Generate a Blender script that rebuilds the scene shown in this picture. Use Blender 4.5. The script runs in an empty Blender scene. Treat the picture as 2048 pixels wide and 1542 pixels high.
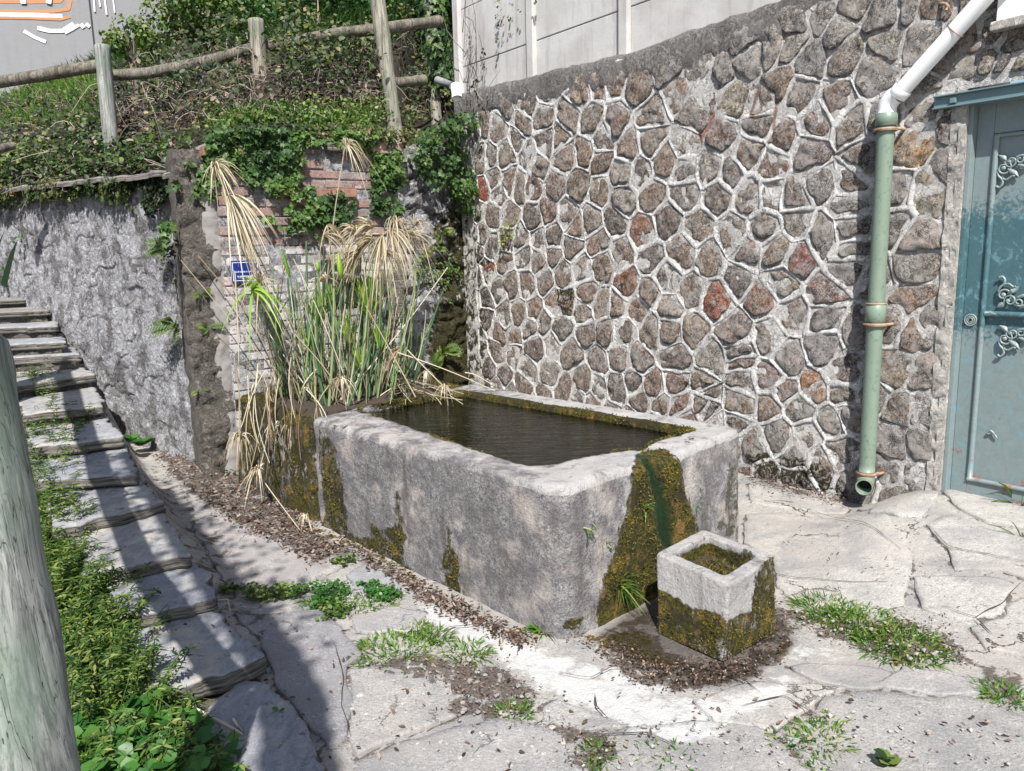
import bpy, bmesh, math, random
import numpy as np
from mathutils import Vector, Matrix
from math import radians, sin, cos, tan, pi, sqrt, atan2
random.seed(7); rng = np.random.default_rng(7)
SC = bpy.context.scene; COL = SC.collection

# ---------------------------------------------------------------- camera, sky, sun, exposure
PITCH, ROLL, FPX = radians(10), radians(1.5), 1540.0
fw = np.array([0, cos(PITCH), -sin(PITCH)]); up0 = np.array([0, sin(PITCH), cos(PITCH)]); r0 = np.array([1.0, 0, 0])
rt = cos(ROLL)*r0 - sin(ROLL)*up0; up = sin(ROLL)*r0 + cos(ROLL)*up0
EYE = np.array([0, 0, 1.6])
cam = bpy.data.objects.new('camera', bpy.data.cameras.new('camera')); COL.objects.link(cam)
cam.data.sensor_width = 36; cam.data.lens = FPX/2048*36; cam.data.clip_start = 0.05; cam.data.clip_end = 500
cam.matrix_world = Matrix(((rt[0], up[0], -fw[0], EYE[0]), (rt[1], up[1], -fw[1], EYE[1]), (rt[2], up[2], -fw[2], EYE[2]), (0, 0, 0, 1)))
SC.camera = cam

SUN_EL = radians(50); SUN_H = (0.05, -1.0)           # horizontal direction towards the sun
w = bpy.data.worlds.new('World'); SC.world = w; w.use_nodes = True
nt = w.node_tree; nt.nodes.clear()
sky = nt.nodes.new('ShaderNodeTexSky'); sky.sky_type = 'NISHITA'; sky.sun_disc = False
sky.sun_elevation = SUN_EL; sky.sun_rotation = atan2(SUN_H[0], SUN_H[1])
sky.air_density = 1.0; sky.dust_density = 1.2
bg = nt.nodes.new('ShaderNodeBackground'); bg.inputs[1].default_value = 0.085
wo = nt.nodes.new('ShaderNodeOutputWorld'); nt.links.new(sky.outputs[0], bg.inputs[0]); nt.links.new(bg.outputs[0], wo.inputs[0])
sl = bpy.data.lights.new('sun', 'SUN'); sl.energy = 5.0; sl.angle = radians(0.5); sl.color = (1, 0.965, 0.91)
sun = bpy.data.objects.new('sun', sl); COL.objects.link(sun)
hn = sqrt(SUN_H[0]**2 + SUN_H[1]**2)
SUNV = Vector((SUN_H[0]/hn*cos(SUN_EL), SUN_H[1]/hn*cos(SUN_EL), sin(SUN_EL)))
sun.rotation_euler = SUNV.to_track_quat('Z', 'Y').to_euler()
SC.view_settings.view_transform = 'Standard'; SC.view_settings.look = 'None'
SC.view_settings.exposure = 0.80; SC.view_settings.gamma = 1

# ---------------------------------------------------------------- measuring helpers
def ray(x, y): return fw + rt*((x-1024)/FPX) - up*((y-771)/FPX)
def gz(x, y, z=0.0):
    d = ray(x, y); return EYE + d*((z-EYE[2])/d[2])
def gY(x, y, Y):
    d = ray(x, y); return EYE + d*(Y/d[1])
class Frame:
    """a vertical plane: a runs right along it, d into it, z up"""
    def __init__(s, org, a):
        s.o = np.array([org[0], org[1], 0.0]); a = np.array([a[0], a[1], 0.0]); s.a = a/np.linalg.norm(a)
        s.d = np.array([-s.a[1], s.a[0], 0.0])
    def P(s, a, z, d=0.0): 
        a = np.asarray(a, float); z = np.asarray(z, float); d = np.asarray(d, float)
        a, z, d = np.broadcast_arrays(a, z, d)
        return s.o + a[..., None]*s.a + d[..., None]*s.d + z[..., None]*np.array([0, 0, 1.0])
    def px(s, x, y, d=0.0):
        r = ray(x, y); t = (d - (EYE-s.o)@s.d)/(r@s.d); p = EYE + r*t
        return float((p-s.o)@s.a), float(p[2])
WF = Frame(gz(1705, 1000), (0.605, -0.796))                 # big stone wall
PF = Frame((-2.02, 5.60), (0.796, 0.605))                   # brick pier front
RF = Frame((-0.34-0.02, 8.18), (0.796, 0.605))              # recessed white rubble wall between pier and stone wall
LF = Frame((-2.30, 5.78), (1.0, -0.80))                     # rubble wall beside the stairs (a negative = left)

def h3(ix, iy, iz, s=0):
    n = (ix.astype(np.int64)*374761393 + iy.astype(np.int64)*668265263 + iz.astype(np.int64)*2147483647 + s*1274126177) & 0xffffffff
    n = ((n ^ (n >> 13))*1274126177) & 0xffffffff
    n = (n ^ (n >> 16)) & 0xffffffff
    return n/4294967295.0
def vnoise(p, s=0):
    p = np.asarray(p, float); i = np.floor(p).astype(np.int64); f = p-i; f = f*f*(3-2*f)
    r = 0
    for dx in (0, 1):
        for dy in (0, 1):
            for dz in (0, 1):
                wgt = (f[..., 0] if dx else 1-f[..., 0])*(f[..., 1] if dy else 1-f[..., 1])*(f[..., 2] if dz else 1-f[..., 2])
                r = r + wgt*h3(i[..., 0]+dx, i[..., 1]+dy, i[..., 2]+dz, s)
    return r*2-1
def fbm(p, sc=1.0, o=4, s=0):
    p = np.asarray(p, float)*sc; r = 0; a = 1; t = 0
    for k in range(o):
        r = r + a*vnoise(p, s+k*17); t += a; a *= 0.5; p = p*2.03+3.1
    return r/t
def worley(u, v, s=0, ridge=None):
    """cells in the plane: F1, F2, random value of the nearest cell"""
    iu, iv = np.floor(u).astype(np.int64), np.floor(v).astype(np.int64); F1 = np.full(u.shape, 9.); F2 = F1.copy(); ID = np.zeros(u.shape); z = iu*0
    for du in (-1, 0, 1):
        for dv in (-1, 0, 1):
            a, b = iu+du, iv+dv; pu = a+.15+.7*h3(a, b, z, s); pv = b+.15+.7*h3(a, b, z+1, s); d = np.hypot(u-pu, v-pv); r = h3(a, b, z+2, s)
            nw = d < F1; F2 = np.where(nw, F1, np.minimum(F2, d)); ID = np.where(nw, r, ID); F1 = np.where(nw, d, F1)
    return F1, F2, ID
def rubble(u, v, P, s=0, amp=1.0):
    """height of coursed, lime smeared rubble"""
    q = np.stack([u, v, 0*u], -1); u2 = u+.25*fbm(q, 3, 3, s); v2 = v+.18*fbm(q, 3, 3, s+2)
    F1, F2, ID = worley(u2*4.2, v2*6.5, s); f1, f2, id2 = worley(u2*13, v2*19, s+5)
    return amp*(.030*(ID-.5)*2+.022*sstep(0, .22, F2-F1)+.012*(id2-.5)*2+.010*sstep(0, .2, f2-f1)+.012*fbm(q, 9, 3, s+9))+.007*np.abs(fbm(q, 16, 3, s+11))+.005*fbm(q, 42, 2, s+12), 1-sstep(0, .09, F2-F1)
def sstep(a, b, x):
    t = np.clip((x-a)/(b-a), 0, 1); return t*t*(3-2*t)

# ---------------------------------------------------------------- object helpers
def mesh(verts, faces, smooth=True):
    """verts (n,3); faces: (m,k) array or list of lists"""
    me = bpy.data.meshes.new('m'); verts = np.asarray(verts, np.float32)
    if isinstance(faces, np.ndarray):
        m, k = faces.shape; me.vertices.add(len(verts)); me.vertices.foreach_set('co', verts.ravel())
        me.loops.add(m*k); me.loops.foreach_set('vertex_index', faces.astype(np.int32).ravel())
        me.polygons.add(m); me.polygons.foreach_set('loop_start', np.arange(m, dtype=np.int32)*k)
        me.polygons.foreach_set('loop_total', np.full(m, k, np.int32)); me.update(calc_edges=True)
    else:
        me.from_pydata(verts.tolist(), [], [list(map(int, f)) for f in faces]); me.update()
    me.polygons.foreach_set('use_smooth', np.full(len(me.polygons), smooth, bool))
    return me
def attr(me, name, vals):
    a = me.attributes.new(name, 'FLOAT', 'POINT'); a.data.foreach_set('value', np.asarray(vals, np.float32))
def attrc(me, name, vals):
    v = np.asarray(vals, np.float32); v = np.concatenate([v, np.ones((len(v), 1), np.float32)], 1)
    a = me.attributes.new(name, 'FLOAT_COLOR', 'POINT'); a.data.foreach_set('color', v.ravel())
def link(name, me, mat=None, parent=None, color=None, kind=None, center=True, label=None):
    o = bpy.data.objects.new(name, me); COL.objects.link(o)
    if me is not None: me.name = name
    if mat is not None and len(me.materials) == 0: me.materials.append(mat)
    if center and me is not None and len(me.vertices):
        co = np.empty(len(me.vertices)*3, np.float32); me.vertices.foreach_get('co', co); co = co.reshape(-1, 3)
        c = (co.min(0)+co.max(0))/2; c[2] = co[:, 2].min(); co -= c; me.vertices.foreach_set('co', co.ravel()); me.update()
        o.location = c.tolist()
    if parent is not None:
        o.parent = parent; pl = parent.matrix_basis.translation if parent.parent is None else (parent.parent.matrix_basis.translation + parent.matrix_basis.translation)
        o.location = Vector(o.location) - pl
    if color is not None: o.color = (color[0], color[1], color[2], 1)
    if kind: o['kind'] = kind
    if label: o['label'] = label
    return o
def tag(o, label, cat, group=None, kind=None):
    o['label'] = label; o['category'] = cat
    if group: o['group'] = group
    if kind: o['kind'] = kind
    return o
def thing(name, label, cat, loc, group=None):
    o = bpy.data.objects.new(name, None); COL.objects.link(o); o.location = tuple(map(float, loc)); o.empty_display_size = 0.1
    return tag(o, label, cat, group)
def join(parts):
    """[(verts, faces-list-of-arrays)] -> merged; faces arrays must share k"""
    V = []; Fc = []; n = 0
    for v, f in parts:
        V.append(v); Fc.append(np.asarray(f)+n); n += len(v)
    return np.concatenate(V), np.concatenate(Fc)
def tube(pts, rad, k=8, cap=True, squash=None, rnd=0.0):
    """quad tube along pts; returns verts, faces(quads, degenerate caps as quads)"""
    pts = np.asarray(pts, float); n = len(pts); rad = np.broadcast_to(np.asarray(rad, float), (n,))
    T = np.gradient(pts, axis=0); T /= np.linalg.norm(T, axis=1)[:, None]+1e-9
    ref = np.array([0, 0, 1.0]) if abs(T[0, 2]) < 0.9 else np.array([1.0, 0, 0])
    V = []; u = np.cross(ref, T[0]); u /= np.linalg.norm(u)
    for i in range(n):
        u = u - T[i]*(u@T[i]); u /= np.linalg.norm(u)+1e-9; v = np.cross(T[i], u)
        an = np.arange(k)*2*pi/k
        r = rad[i]*(1+rnd*(rng.random(k)-.5))
        V.append(pts[i] + (np.cos(an)*r)[:, None]*u + (np.sin(an)*r*(squash or 1))[:, None]*v)
    V = np.concatenate(V); Fc = []
    for i in range(n-1):
        for j in range(k):
            Fc.append((i*k+j, i*k+(j+1) % k, (i+1)*k+(j+1) % k, (i+1)*k+j))
    if cap:
        for e, base in ((0, 0), (1, (n-1)*k)):
            V = np.concatenate([V, pts[[0 if e == 0 else -1]]]); c = len(V)-1
            for j in range(0, k):
                a, b = base+j, base+(j+1) % k
                Fc.append((a, c, c, b) if e == 1 else (b, c, c, a))
        # degenerate quads -> make them triangles by using list faces
    return V, Fc
def clean(Fc):
    out = []
    for f in Fc:
        g = []
        for i in f:
            if i not in g: g.append(int(i))
        if len(g) > 2: out.append(g)
    return out
def tmesh(pts, rad, k=8, smooth=True, **kw):
    v, f = tube(pts, rad, k, **kw); return mesh(v, clean(f), smooth)
def multi(parts, smooth=True):
    V = []; Fc = []; n = 0
    for v, f in parts:
        V.append(np.asarray(v, float)); Fc += [[int(i)+n for i in q] for q in f]; n += len(v)
    return mesh(np.concatenate(V), clean(Fc), smooth)
def boxv(P, a0, a1, z0, z1, d0, d1):
    """box in frame P (a,z,d)"""
    v = [P.P(a, z, d) for a in (a0, a1) for z in (z0, z1) for d in (d0, d1)]
    return np.array(v), [(0, 1, 3, 2), (4, 6, 7, 5), (0, 4, 5, 1), (2, 3, 7, 6), (0, 2, 6, 4), (1, 5, 7, 3)]
def bevel(me, wdt, seg=2):
    bm = bmesh.new(); bm.from_mesh(me); bmesh.ops.recalc_face_normals(bm, faces=bm.faces)
    bmesh.ops.bevel(bm, geom=bm.edges[:], offset=wdt, segments=seg, affect='EDGES', profile=0.6); bm.to_mesh(me); bm.free()
    return me
def recalc(me):
    bm = bmesh.new(); bm.from_mesh(me); bmesh.ops.recalc_face_normals(bm, faces=bm.faces); bm.to_mesh(me); bm.free(); return me
def resample(poly, step, jag=0.0, closed=True, ns=30.0, seed=0):
    """poly (n,2) -> evenly resampled with jagged offset"""
    p = np.asarray(poly, float); q = np.vstack([p, p[:1]]) if closed else p
    L = np.linalg.norm(np.diff(q, axis=0), axis=1); cum = np.concatenate([[0], np.cumsum(L)])
    n = max(6, int(cum[-1]/step)); t = np.linspace(0, cum[-1], n, endpoint=not closed)
    r = np.stack([np.interp(t, cum, q[:, 0]), np.interp(t, cum, q[:, 1])], 1)
    if jag > 0:
        p3 = np.concatenate([r, np.full((len(r), 1), seed*7.7)], 1)
        r = r + jag*np.stack([fbm(p3, ns, 3, 1), fbm(p3, ns, 3, 50)], 1)
    return r
def chaikin(p, it=1, q=0.25):
    for _ in range(it):
        n = np.roll(p, -1, 0); p = np.stack([p*(1-q)+n*q, p*q+n*(1-q)], 1).reshape(-1, 2)
    return p
def inpoly(x, y, poly):
    poly = np.asarray(poly, float); r = np.zeros(np.shape(x), bool); j = len(poly)-1
    for i in range(len(poly)):
        xi, yi = poly[i]; xj, yj = poly[j]
        c = ((yi > y) != (yj > y)) & (x < (xj-xi)*(y-yi)/(yj-yi+1e-12)+xi); r ^= c; j = i
    return r
def pad(out, to3, rings, amp=0.0, nsc=20.0, seed=0, flatc=None):
    """out (n,2) outline; rings [(scale, height)]; to3(a,b,h)->xyz; fan closed"""
    c = out.mean(0) if flatc is None else flatc; n = len(out); V = []
    for k, (s, h) in enumerate(rings):
        q = c+(out-c)*s
        hh = np.full(n, h, float)
        if amp and k > 0: hh = hh + amp*fbm(np.concatenate([q, np.full((n, 1), seed*3.3)], 1), nsc, 3, seed)
        V.append(to3(q[:, 0], q[:, 1], hh))
    hc = rings[-1][1] + (amp*fbm(np.array([[c[0], c[1], seed*3.3]]), nsc, 3, seed)[0] if amp else 0)
    V.append(to3(np.array([c[0]]), np.array([c[1]]), np.array([hc]))); V = np.concatenate(V); Fc = []
    for k in range(len(rings)-1):
        for j in range(n): Fc.append((k*n+j, k*n+(j+1) % n, (k+1)*n+(j+1) % n, (k+1)*n+j))
    b = (len(rings)-1)*n; m = len(rings)*n
    for j in range(n): Fc.append((b+j, b+(j+1) % n, m))
    return V, Fc
# ---------------------------------------------------------------- materials
class NT:
    def __init__(s, name):
        s.m = bpy.data.materials.new(name); s.m.use_nodes = True; s.t = s.m.node_tree; s.t.nodes.clear()
        s.out = s.t.nodes.new('ShaderNodeOutputMaterial'); s._pos = None
    def n(s, ty, **kw):
        x = s.t.nodes.new(ty)
        for k, v in kw.items(): setattr(x, k, v)
        return x
    def L(s, a, b):
        if isinstance(a, (int, float)): b.default_value = a
        elif isinstance(a, (tuple, list)): b.default_value = tuple(a)+((1,) if len(a) == 3 and len(b.default_value) == 4 else ())
        else: s.t.links.new(a, b)
    @property
    def pos(s):
        if s._pos is None: s._pos = s.n('ShaderNodeNewGeometry').outputs['Position']
        return s._pos
    def obj(s): return s.n('ShaderNodeTexCoord').outputs['Object']
    def mapp(s, v, sc=(1, 1, 1), rot=(0, 0, 0)):
        x = s.n('ShaderNodeMapping'); s.L(v, x.inputs[0]); x.inputs['Scale'].default_value = sc; x.inputs['Rotation'].default_value = rot; return x.outputs[0]
    def noise(s, sc, det=4, ro=0.55, v=None, dist=0.0, col=False):
        x = s.n('ShaderNodeTexNoise'); s.L(v if v is not None else s.pos, x.inputs['Vector']); x.inputs['Scale'].default_value = sc
        x.inputs['Detail'].default_value = det; x.inputs['Roughness'].default_value = ro; x.inputs['Distortion'].default_value = dist
        return x.outputs['Color' if col else 'Fac']
    def voro(s, sc, f='F1', v=None, out='Distance'):
        x = s.n('ShaderNodeTexVoronoi', feature=f); s.L(v if v is not None else s.pos, x.inputs['Vector']); x.inputs['Scale'].default_value = sc
        return x.outputs[out]
    def ramp(s, f, st, lin=True):
        x = s.n('ShaderNodeValToRGB'); s.L(f, x.inputs[0]); e = x.color_ramp.elements
        if not lin: x.color_ramp.interpolation = 'EASE'
        while len(e) < len(st): e.new(0.5)
        for i, (p, c) in enumerate(st):
            e[i].position = p; e[i].color = (c, c, c, 1) if isinstance(c, (int, float)) else tuple(c)+(1,)
        return x.outputs[0]
    def mix(s, f, a, b, mode='MIX'):
        x = s.n('ShaderNodeMix', data_type='RGBA', blend_type=mode); s.L(f, x.inputs[0]); s.L(a, x.inputs[6]); s.L(b, x.inputs[7]); return x.outputs[2]
    def math(s, op, a, b=0.0, c=None):
        x = s.n('ShaderNodeMath', operation=op); s.L(a, x.inputs[0]); s.L(b, x.inputs[1])
        if c is not None: s.L(c, x.inputs[2])
        return x.outputs[0]
    def at(s, name, out='Fac'):
        return s.n('ShaderNodeAttribute', attribute_name=name).outputs[out]
    def ocol(s): return s.n('ShaderNodeObjectInfo').outputs['Color']
    def ornd(s): return s.n('ShaderNodeObjectInfo').outputs['Random']
    def sep(s, v): return s.n('ShaderNodeSeparateXYZ') if False else s._sep(v)
    def _sep(s, v):
        x = s.n('ShaderNodeSeparateXYZ'); s.L(v, x.inputs[0]); return x.outputs
    def bump(s, h, st=0.5, d=0.01, nrm=None):
        x = s.n('ShaderNodeBump'); s.L(h, x.inputs['Height']); x.inputs['Strength'].default_value = st; x.inputs['Distance'].default_value = d
        if nrm is not None: s.L(nrm, x.inputs['Normal'])
        return x.outputs[0]
    def bsdf(s, col, rough=0.85, nrm=None, spec=0.3, metal=0.0, **kw):
        b = s.n('ShaderNodeBsdfPrincipled'); s.L(col, b.inputs['Base Color']); s.L(rough, b.inputs['Roughness'])
        s.L(spec, b.inputs['Specular IOR Level']); s.L(metal, b.inputs['Metallic'])
        for k, v in kw.items(): s.L(v, b.inputs[k.replace('_', ' ')])
        if nrm is not None: s.L(nrm, b.inputs['Normal'])
        s.L(b.outputs[0], s.out.inputs[0]); return b
def crisp(t, sc=1.0):
    """high contrast grain used on all old stone"""
    return t.noise(90*sc, 5, 0.72)

def m_stone():
    t = NT('rubble_stone'); c = t.ocol()
    n1 = t.noise(10, 7, 0.72, dist=0.8); n2 = t.noise(38, 7, 0.82); n3 = t.noise(20, 7, 0.78, dist=1.5)
    v = t.mix(t.ramp(n2, [(0.38, 0.0), (0.60, 1.0)]), t.mix(1.0, c, (0.38, 0.36, 0.35), 'MULTIPLY'), t.mix(1.0, c, (1.8, 1.72, 1.66), 'MULTIPLY'))
    lime = t.ramp(t.math('ADD', t.math('ADD', n1, t.at('lime')), t.math('MULTIPLY', t.math('SUBTRACT', n2, 0.5), 0.9)), [(0.50, 0), (0.64, 0.8)])
    v = t.mix(lime, v, t.mix(n3, (0.40, 0.38, 0.365), (0.70, 0.68, 0.66)))
    dark = t.ramp(t.math('ABSOLUTE', t.math('SUBTRACT', n3, 0.5)), [(0.012, 0.95), (0.05, 0)])
    v = t.mix(t.math('MULTIPLY', dark, t.ramp(t.noise(9, 3, 0.5), [(0.38, 0.1), (0.55, 1)])), v, (0.025, 0.022, 0.02))
    v = t.mix(t.ramp(t.noise(33, 5, 0.8), [(0.36, 0.85), (0.42, 0)]), v, (0.035, 0.03, 0.028))
    moss = t.math('MULTIPLY', t.at('moss'), 1.0)
    v = t.mix(t.ramp(t.math('ADD', moss, t.math('MULTIPLY', t.math('SUBTRACT', n3, 0.5), 1.5)), [(0.5, 0), (0.6, 1)]), v, t.mix(n2, (0.012, 0.012, 0.008), (0.06, 0.055, 0.02)))
    rid = t.math('MULTIPLY', t.math('ABSOLUTE', t.math('SUBTRACT', n3, 0.5)), 5.0)
    h = t.math('ADD', t.math('MINIMUM', rid, 0.8), t.math('ADD', t.math('MULTIPLY', t.noise(20, 8, 0.75, dist=0.8), 1.6), t.math('MULTIPLY', n2, 0.6)))
    return t.bsdf(v, 0.9, t.bump(h, 1.0, 0.026)) and t.m
def m_mortar(name, a, b, bsc=30, bd=0.02, dirt=0.5, crk=0.95, dr=(0.45, 0.7), dcol=(0.20, 0.18, 0.17)):
    t = NT(name)
    n = t.noise(6, 6, 0.65); g = t.noise(60, 5, 0.7)
    v = t.mix(t.ramp(g, [(0.3, 0), (0.7, 1)]), a, b)
    v = t.mix(t.math('MULTIPLY', t.ramp(n, [(dr[0], 0), (dr[1], 1)]), dirt), v, t.mix(t.ramp(g, [(0.35, 0), (0.65, 1)]), tuple(q*0.45 for q in dcol), tuple(q*1.3 for q in dcol)))
    nc = t.noise(13, 8, 0.74, dist=1.2)
    v = t.mix(t.math('MULTIPLY', t.ramp(t.math('ABSOLUTE', t.math('SUBTRACT', nc, 0.5)), [(0.006, crk), (0.028, 0)]), t.ramp(t.noise(5, 3, 0.5), [(0.42, 0.15), (0.58, 1)])), v, (0.04, 0.036, 0.034))
    v = t.mix(t.ramp(t.noise(30, 6, 0.78), [(0.35, 0.85), (0.42, 0)]), v, (0.06, 0.055, 0.05))
    v = t.mix(t.math('MULTIPLY', t.at('crev'), 0.8), v, (0.09, 0.08, 0.07))
    moss = t.at('moss')
    v = t.mix(t.ramp(t.math('ADD', moss, t.math('MULTIPLY', t.math('SUBTRACT', t.noise(13, 6, 0.7, dist=0.5), 0.5), 1.3)), [(0.5, 0), (0.6, 1)]), v,
              t.mix(t.ramp(g, [(0.4, 0), (0.6, 1)]), (0.018, 0.018, 0.010), (0.075, 0.065, 0.02)))
    st = t.at('rust')
    v = t.mix(t.ramp(t.math('ADD', st, t.math('MULTIPLY', t.math('SUBTRACT', t.noise(25, 4, 0.6), 0.5), 0.9)), [(0.55, 0), (0.8, 0.8)]), v, (0.22, 0.06, 0.03))
    h = t.math('ADD', t.noise(bsc, 8, 0.75, dist=0.6), t.math('MULTIPLY', t.math('MINIMUM', t.math('ABSOLUTE', t.math('SUBTRACT', nc, 0.5)), 0.1), 6.0))
    t.bsdf(v, 0.92, t.bump(h, 0.9, bd)); return t.m
def m_trough():
    t = NT('trough_stone'); z = t.sep(t.pos)[2]
    g = t.noise(130, 4, 0.7); n = t.noise(9, 6, 0.65, dist=0.4)
    v = t.mix(t.ramp(t.math('ADD', t.math('MULTIPLY', g, 0.6), t.math('MULTIPLY', t.noise(38, 6, 0.75), 0.4)), [(0.38, 0), (0.62, 1)]), (0.06, 0.056, 0.06), (0.37, 0.355, 0.35))
    v = t.mix(t.ramp(n, [(0.38, 0.75), (0.58, 0)]), v, (0.125, 0.115, 0.125))
    v = t.mix(t.ramp(t.noise(4, 5, 0.6), [(0.52, 0), (0.66, 0.75)]), v, (0.50, 0.44, 0.40))
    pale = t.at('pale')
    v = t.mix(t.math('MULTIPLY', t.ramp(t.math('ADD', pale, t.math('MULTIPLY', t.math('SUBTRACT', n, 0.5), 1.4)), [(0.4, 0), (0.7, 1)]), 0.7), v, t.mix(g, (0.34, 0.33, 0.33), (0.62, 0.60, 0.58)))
    vs = t.mapp(t.pos, (9, 9, 1.6))
    streak = t.ramp(t.noise(1.0, 5, 0.65, v=vs), [(0.56, 0), (0.66, 0.55)])
    v = t.mix(streak, v, (0.09, 0.075, 0.06))
    pit = t.ramp(t.noise(36, 5, 0.75), [(0.30, 1), (0.37, 0)])
    v = t.mix(t.math('MULTIPLY', pit, 0.8), v, (0.05, 0.045, 0.04))
    bk = t.at('dark')
    v = t.mix(t.ramp(t.math('ADD', bk, t.math('MULTIPLY', t.math('SUBTRACT', t.noise(15, 6, 0.75, dist=0.5), 0.5), 1.2)), [(0.5, 0), (0.58, 0.9)]), v, t.mix(g, (0.03, 0.028, 0.02), (0.09, 0.085, 0.05)))
    vs2 = t.noise(1.0, 6, 0.75, v=t.mapp(t.pos, (26, 26, 5)))
    ms = t.ramp(t.math('ADD', t.at('moss'), t.math('ADD', t.math('MULTIPLY', t.math('SUBTRACT', t.noise(15, 7, 0.78, dist=0.5), 0.5), 1.4), t.math('MULTIPLY', t.math('SUBTRACT', vs2, 0.5), 0.9))), [(0.46, 0), (0.60, 1)])
    mc = t.mix(t.ramp(t.noise(55, 6, 0.78), [(0.40, 0), (0.64, 1)]), (0.016, 0.016, 0.005), (0.17, 0.145, 0.014))
    mc = t.mix(t.ramp(t.noise(6, 5, 0.7), [(0.44, 0.85), (0.56, 0)]), mc, t.mix(g, (0.014, 0.012, 0.008), (0.06, 0.05, 0.02)))
    mc = t.mix(t.ramp(t.noise(11, 3, 0.6), [(0.55, 0), (0.66, 0.85)]), mc, t.mix(t.ramp(g, [(0.35, 0), (0.65, 1)]), (0.09, 0.05, 0.015), (0.46, 0.29, 0.07)))
    v = t.mix(ms, v, mc)
    wet = t.at('wet')
    v = t.mix(wet, v, t.mix(t.noise(40, 4, 0.7), (0.004, 0.02, 0.008), (0.02, 0.06, 0.02)))
    h = t.math('ADD', t.noise(70, 6, 0.75), t.math('MULTIPLY', t.noise(14, 4, 0.6), 1.5))
    h = t.math('ADD', h, t.math('MULTIPLY', ms, t.math('ADD', 0.5, t.math('MULTIPLY', t.noise(60, 4, 0.8), 2.5))))
    rough = t.mix(wet, (0.88, 0.88, 0.88), (0.12, 0.12, 0.12))
    t.bsdf(v, rough, t.bump(h, 1.0, 0.016)); return t.m
def m_ground():
    t = NT('old_cement_paving'); c = t.ocol()
    g = t.noise(140, 4, 0.7); n = t.noise(3.2, 7, 0.62, dist=0.3)
    v = t.mix(t.ramp(g, [(0.32, 0), (0.70, 1)]), (0.25, 0.24, 0.23), (0.52, 0.505, 0.48))
    v = t.mix(1.0, v, c, 'MULTIPLY')
    sp = t.noise(34, 7, 0.8, dist=0.4); v = t.mix(t.ramp(sp, [(0.36, 0.8), (0.44, 0)]), v, (0.13, 0.125, 0.12)); v = t.mix(t.ramp(sp, [(0.56, 0), (0.66, 0.55)]), v, (0.62, 0.61, 0.60))
    v = t.mix(t.ramp(n, [(0.40, 0.75), (0.54, 0)]), v, t.mix(g, (0.17, 0.165, 0.168), (0.29, 0.285, 0.285)))
    v = t.mix(t.ramp(t.noise(1.7, 4, 0.5), [(0.5, 0), (0.62, 0.4)]), v, (0.40, 0.355, 0.325))
    peb = t.ramp(t.noise(260, 2, 0.5), [(0.66, 0), (0.72, 0.8)]); v = t.mix(peb, v, (0.6, 0.58, 0.55))
    wh = t.ramp(t.math('ADD', t.at('white'), t.math('MULTIPLY', t.math('SUBTRACT', t.noise(12, 7, 0.7), 0.5), 1.6)), [(0.42, 0), (0.62, 0.9)])
    v = t.mix(wh, v, t.mix(g, (0.42, 0.415, 0.405), (0.60, 0.595, 0.585)))
    dn = t.noise(10, 7, 0.74, dist=0.6)
    di = t.ramp(t.math('ADD', t.at('dirt'), t.math('MULTIPLY', t.math('SUBTRACT', dn, 0.5), 1.7)), [(0.48, 0), (0.60, 1)])
    dc = t.mix(t.ramp(t.noise(80, 5, 0.75), [(0.35, 0), (0.65, 1)]), (0.04, 0.03, 0.024), (0.17, 0.135, 0.11))
    v = t.mix(t.math('MULTIPLY', di, 0.9), v, dc)
    ms = t.ramp(t.math('ADD', t.at('moss'), t.math('MULTIPLY', t.math('SUBTRACT', t.noise(20, 6, 0.7), 0.5), 1.2)), [(0.5, 0), (0.58, 1)])
    v = t.mix(ms, v, t.mix(t.ramp(g, [(0.4, 0), (0.6, 1)]), (0.035, 0.03, 0.008), (0.15, 0.11, 0.015)))
    cr = t.voro(2.1, 'DISTANCE_TO_EDGE', t.mix(0.12, t.pos, t.noise(5, 5, 0.7, col=True), 'LINEAR_LIGHT'))
    crm = t.math('MULTIPLY', t.ramp(cr, [(0.004, 1), (0.012, 0)]), t.ramp(t.noise(1.6, 2, 0.5), [(0.57, 0), (0.62, 1)]))
    v = t.mix(t.math('MULTIPLY', crm, 0.9), v, (0.05, 0.04, 0.035))
    wet = t.at('wet')
    v = t.mix(wet, v, t.mix(1.0, v, (0.25, 0.22, 0.2), 'MULTIPLY'))
    h = t.math('ADD', t.math('MULTIPLY', t.noise(90, 5, 0.75), 0.6), t.noise(9, 5, 0.6))
    h = t.math('ADD', h, t.math('MULTIPLY', di, t.math('MULTIPLY', t.noise(70, 4, 0.8), 1.2)))
    h = t.math('SUBTRACT', h, t.math('MULTIPLY', crm, 1.2))
    rg = t.mix(wet, (0.9, 0.9, 0.9), (0.22, 0.22, 0.22))
    t.bsdf(v, rg, t.bump(t.math('ADD', h, t.math('MULTIPLY', sp, 1.0)), 0.8, 0.012)); return t.m
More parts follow.
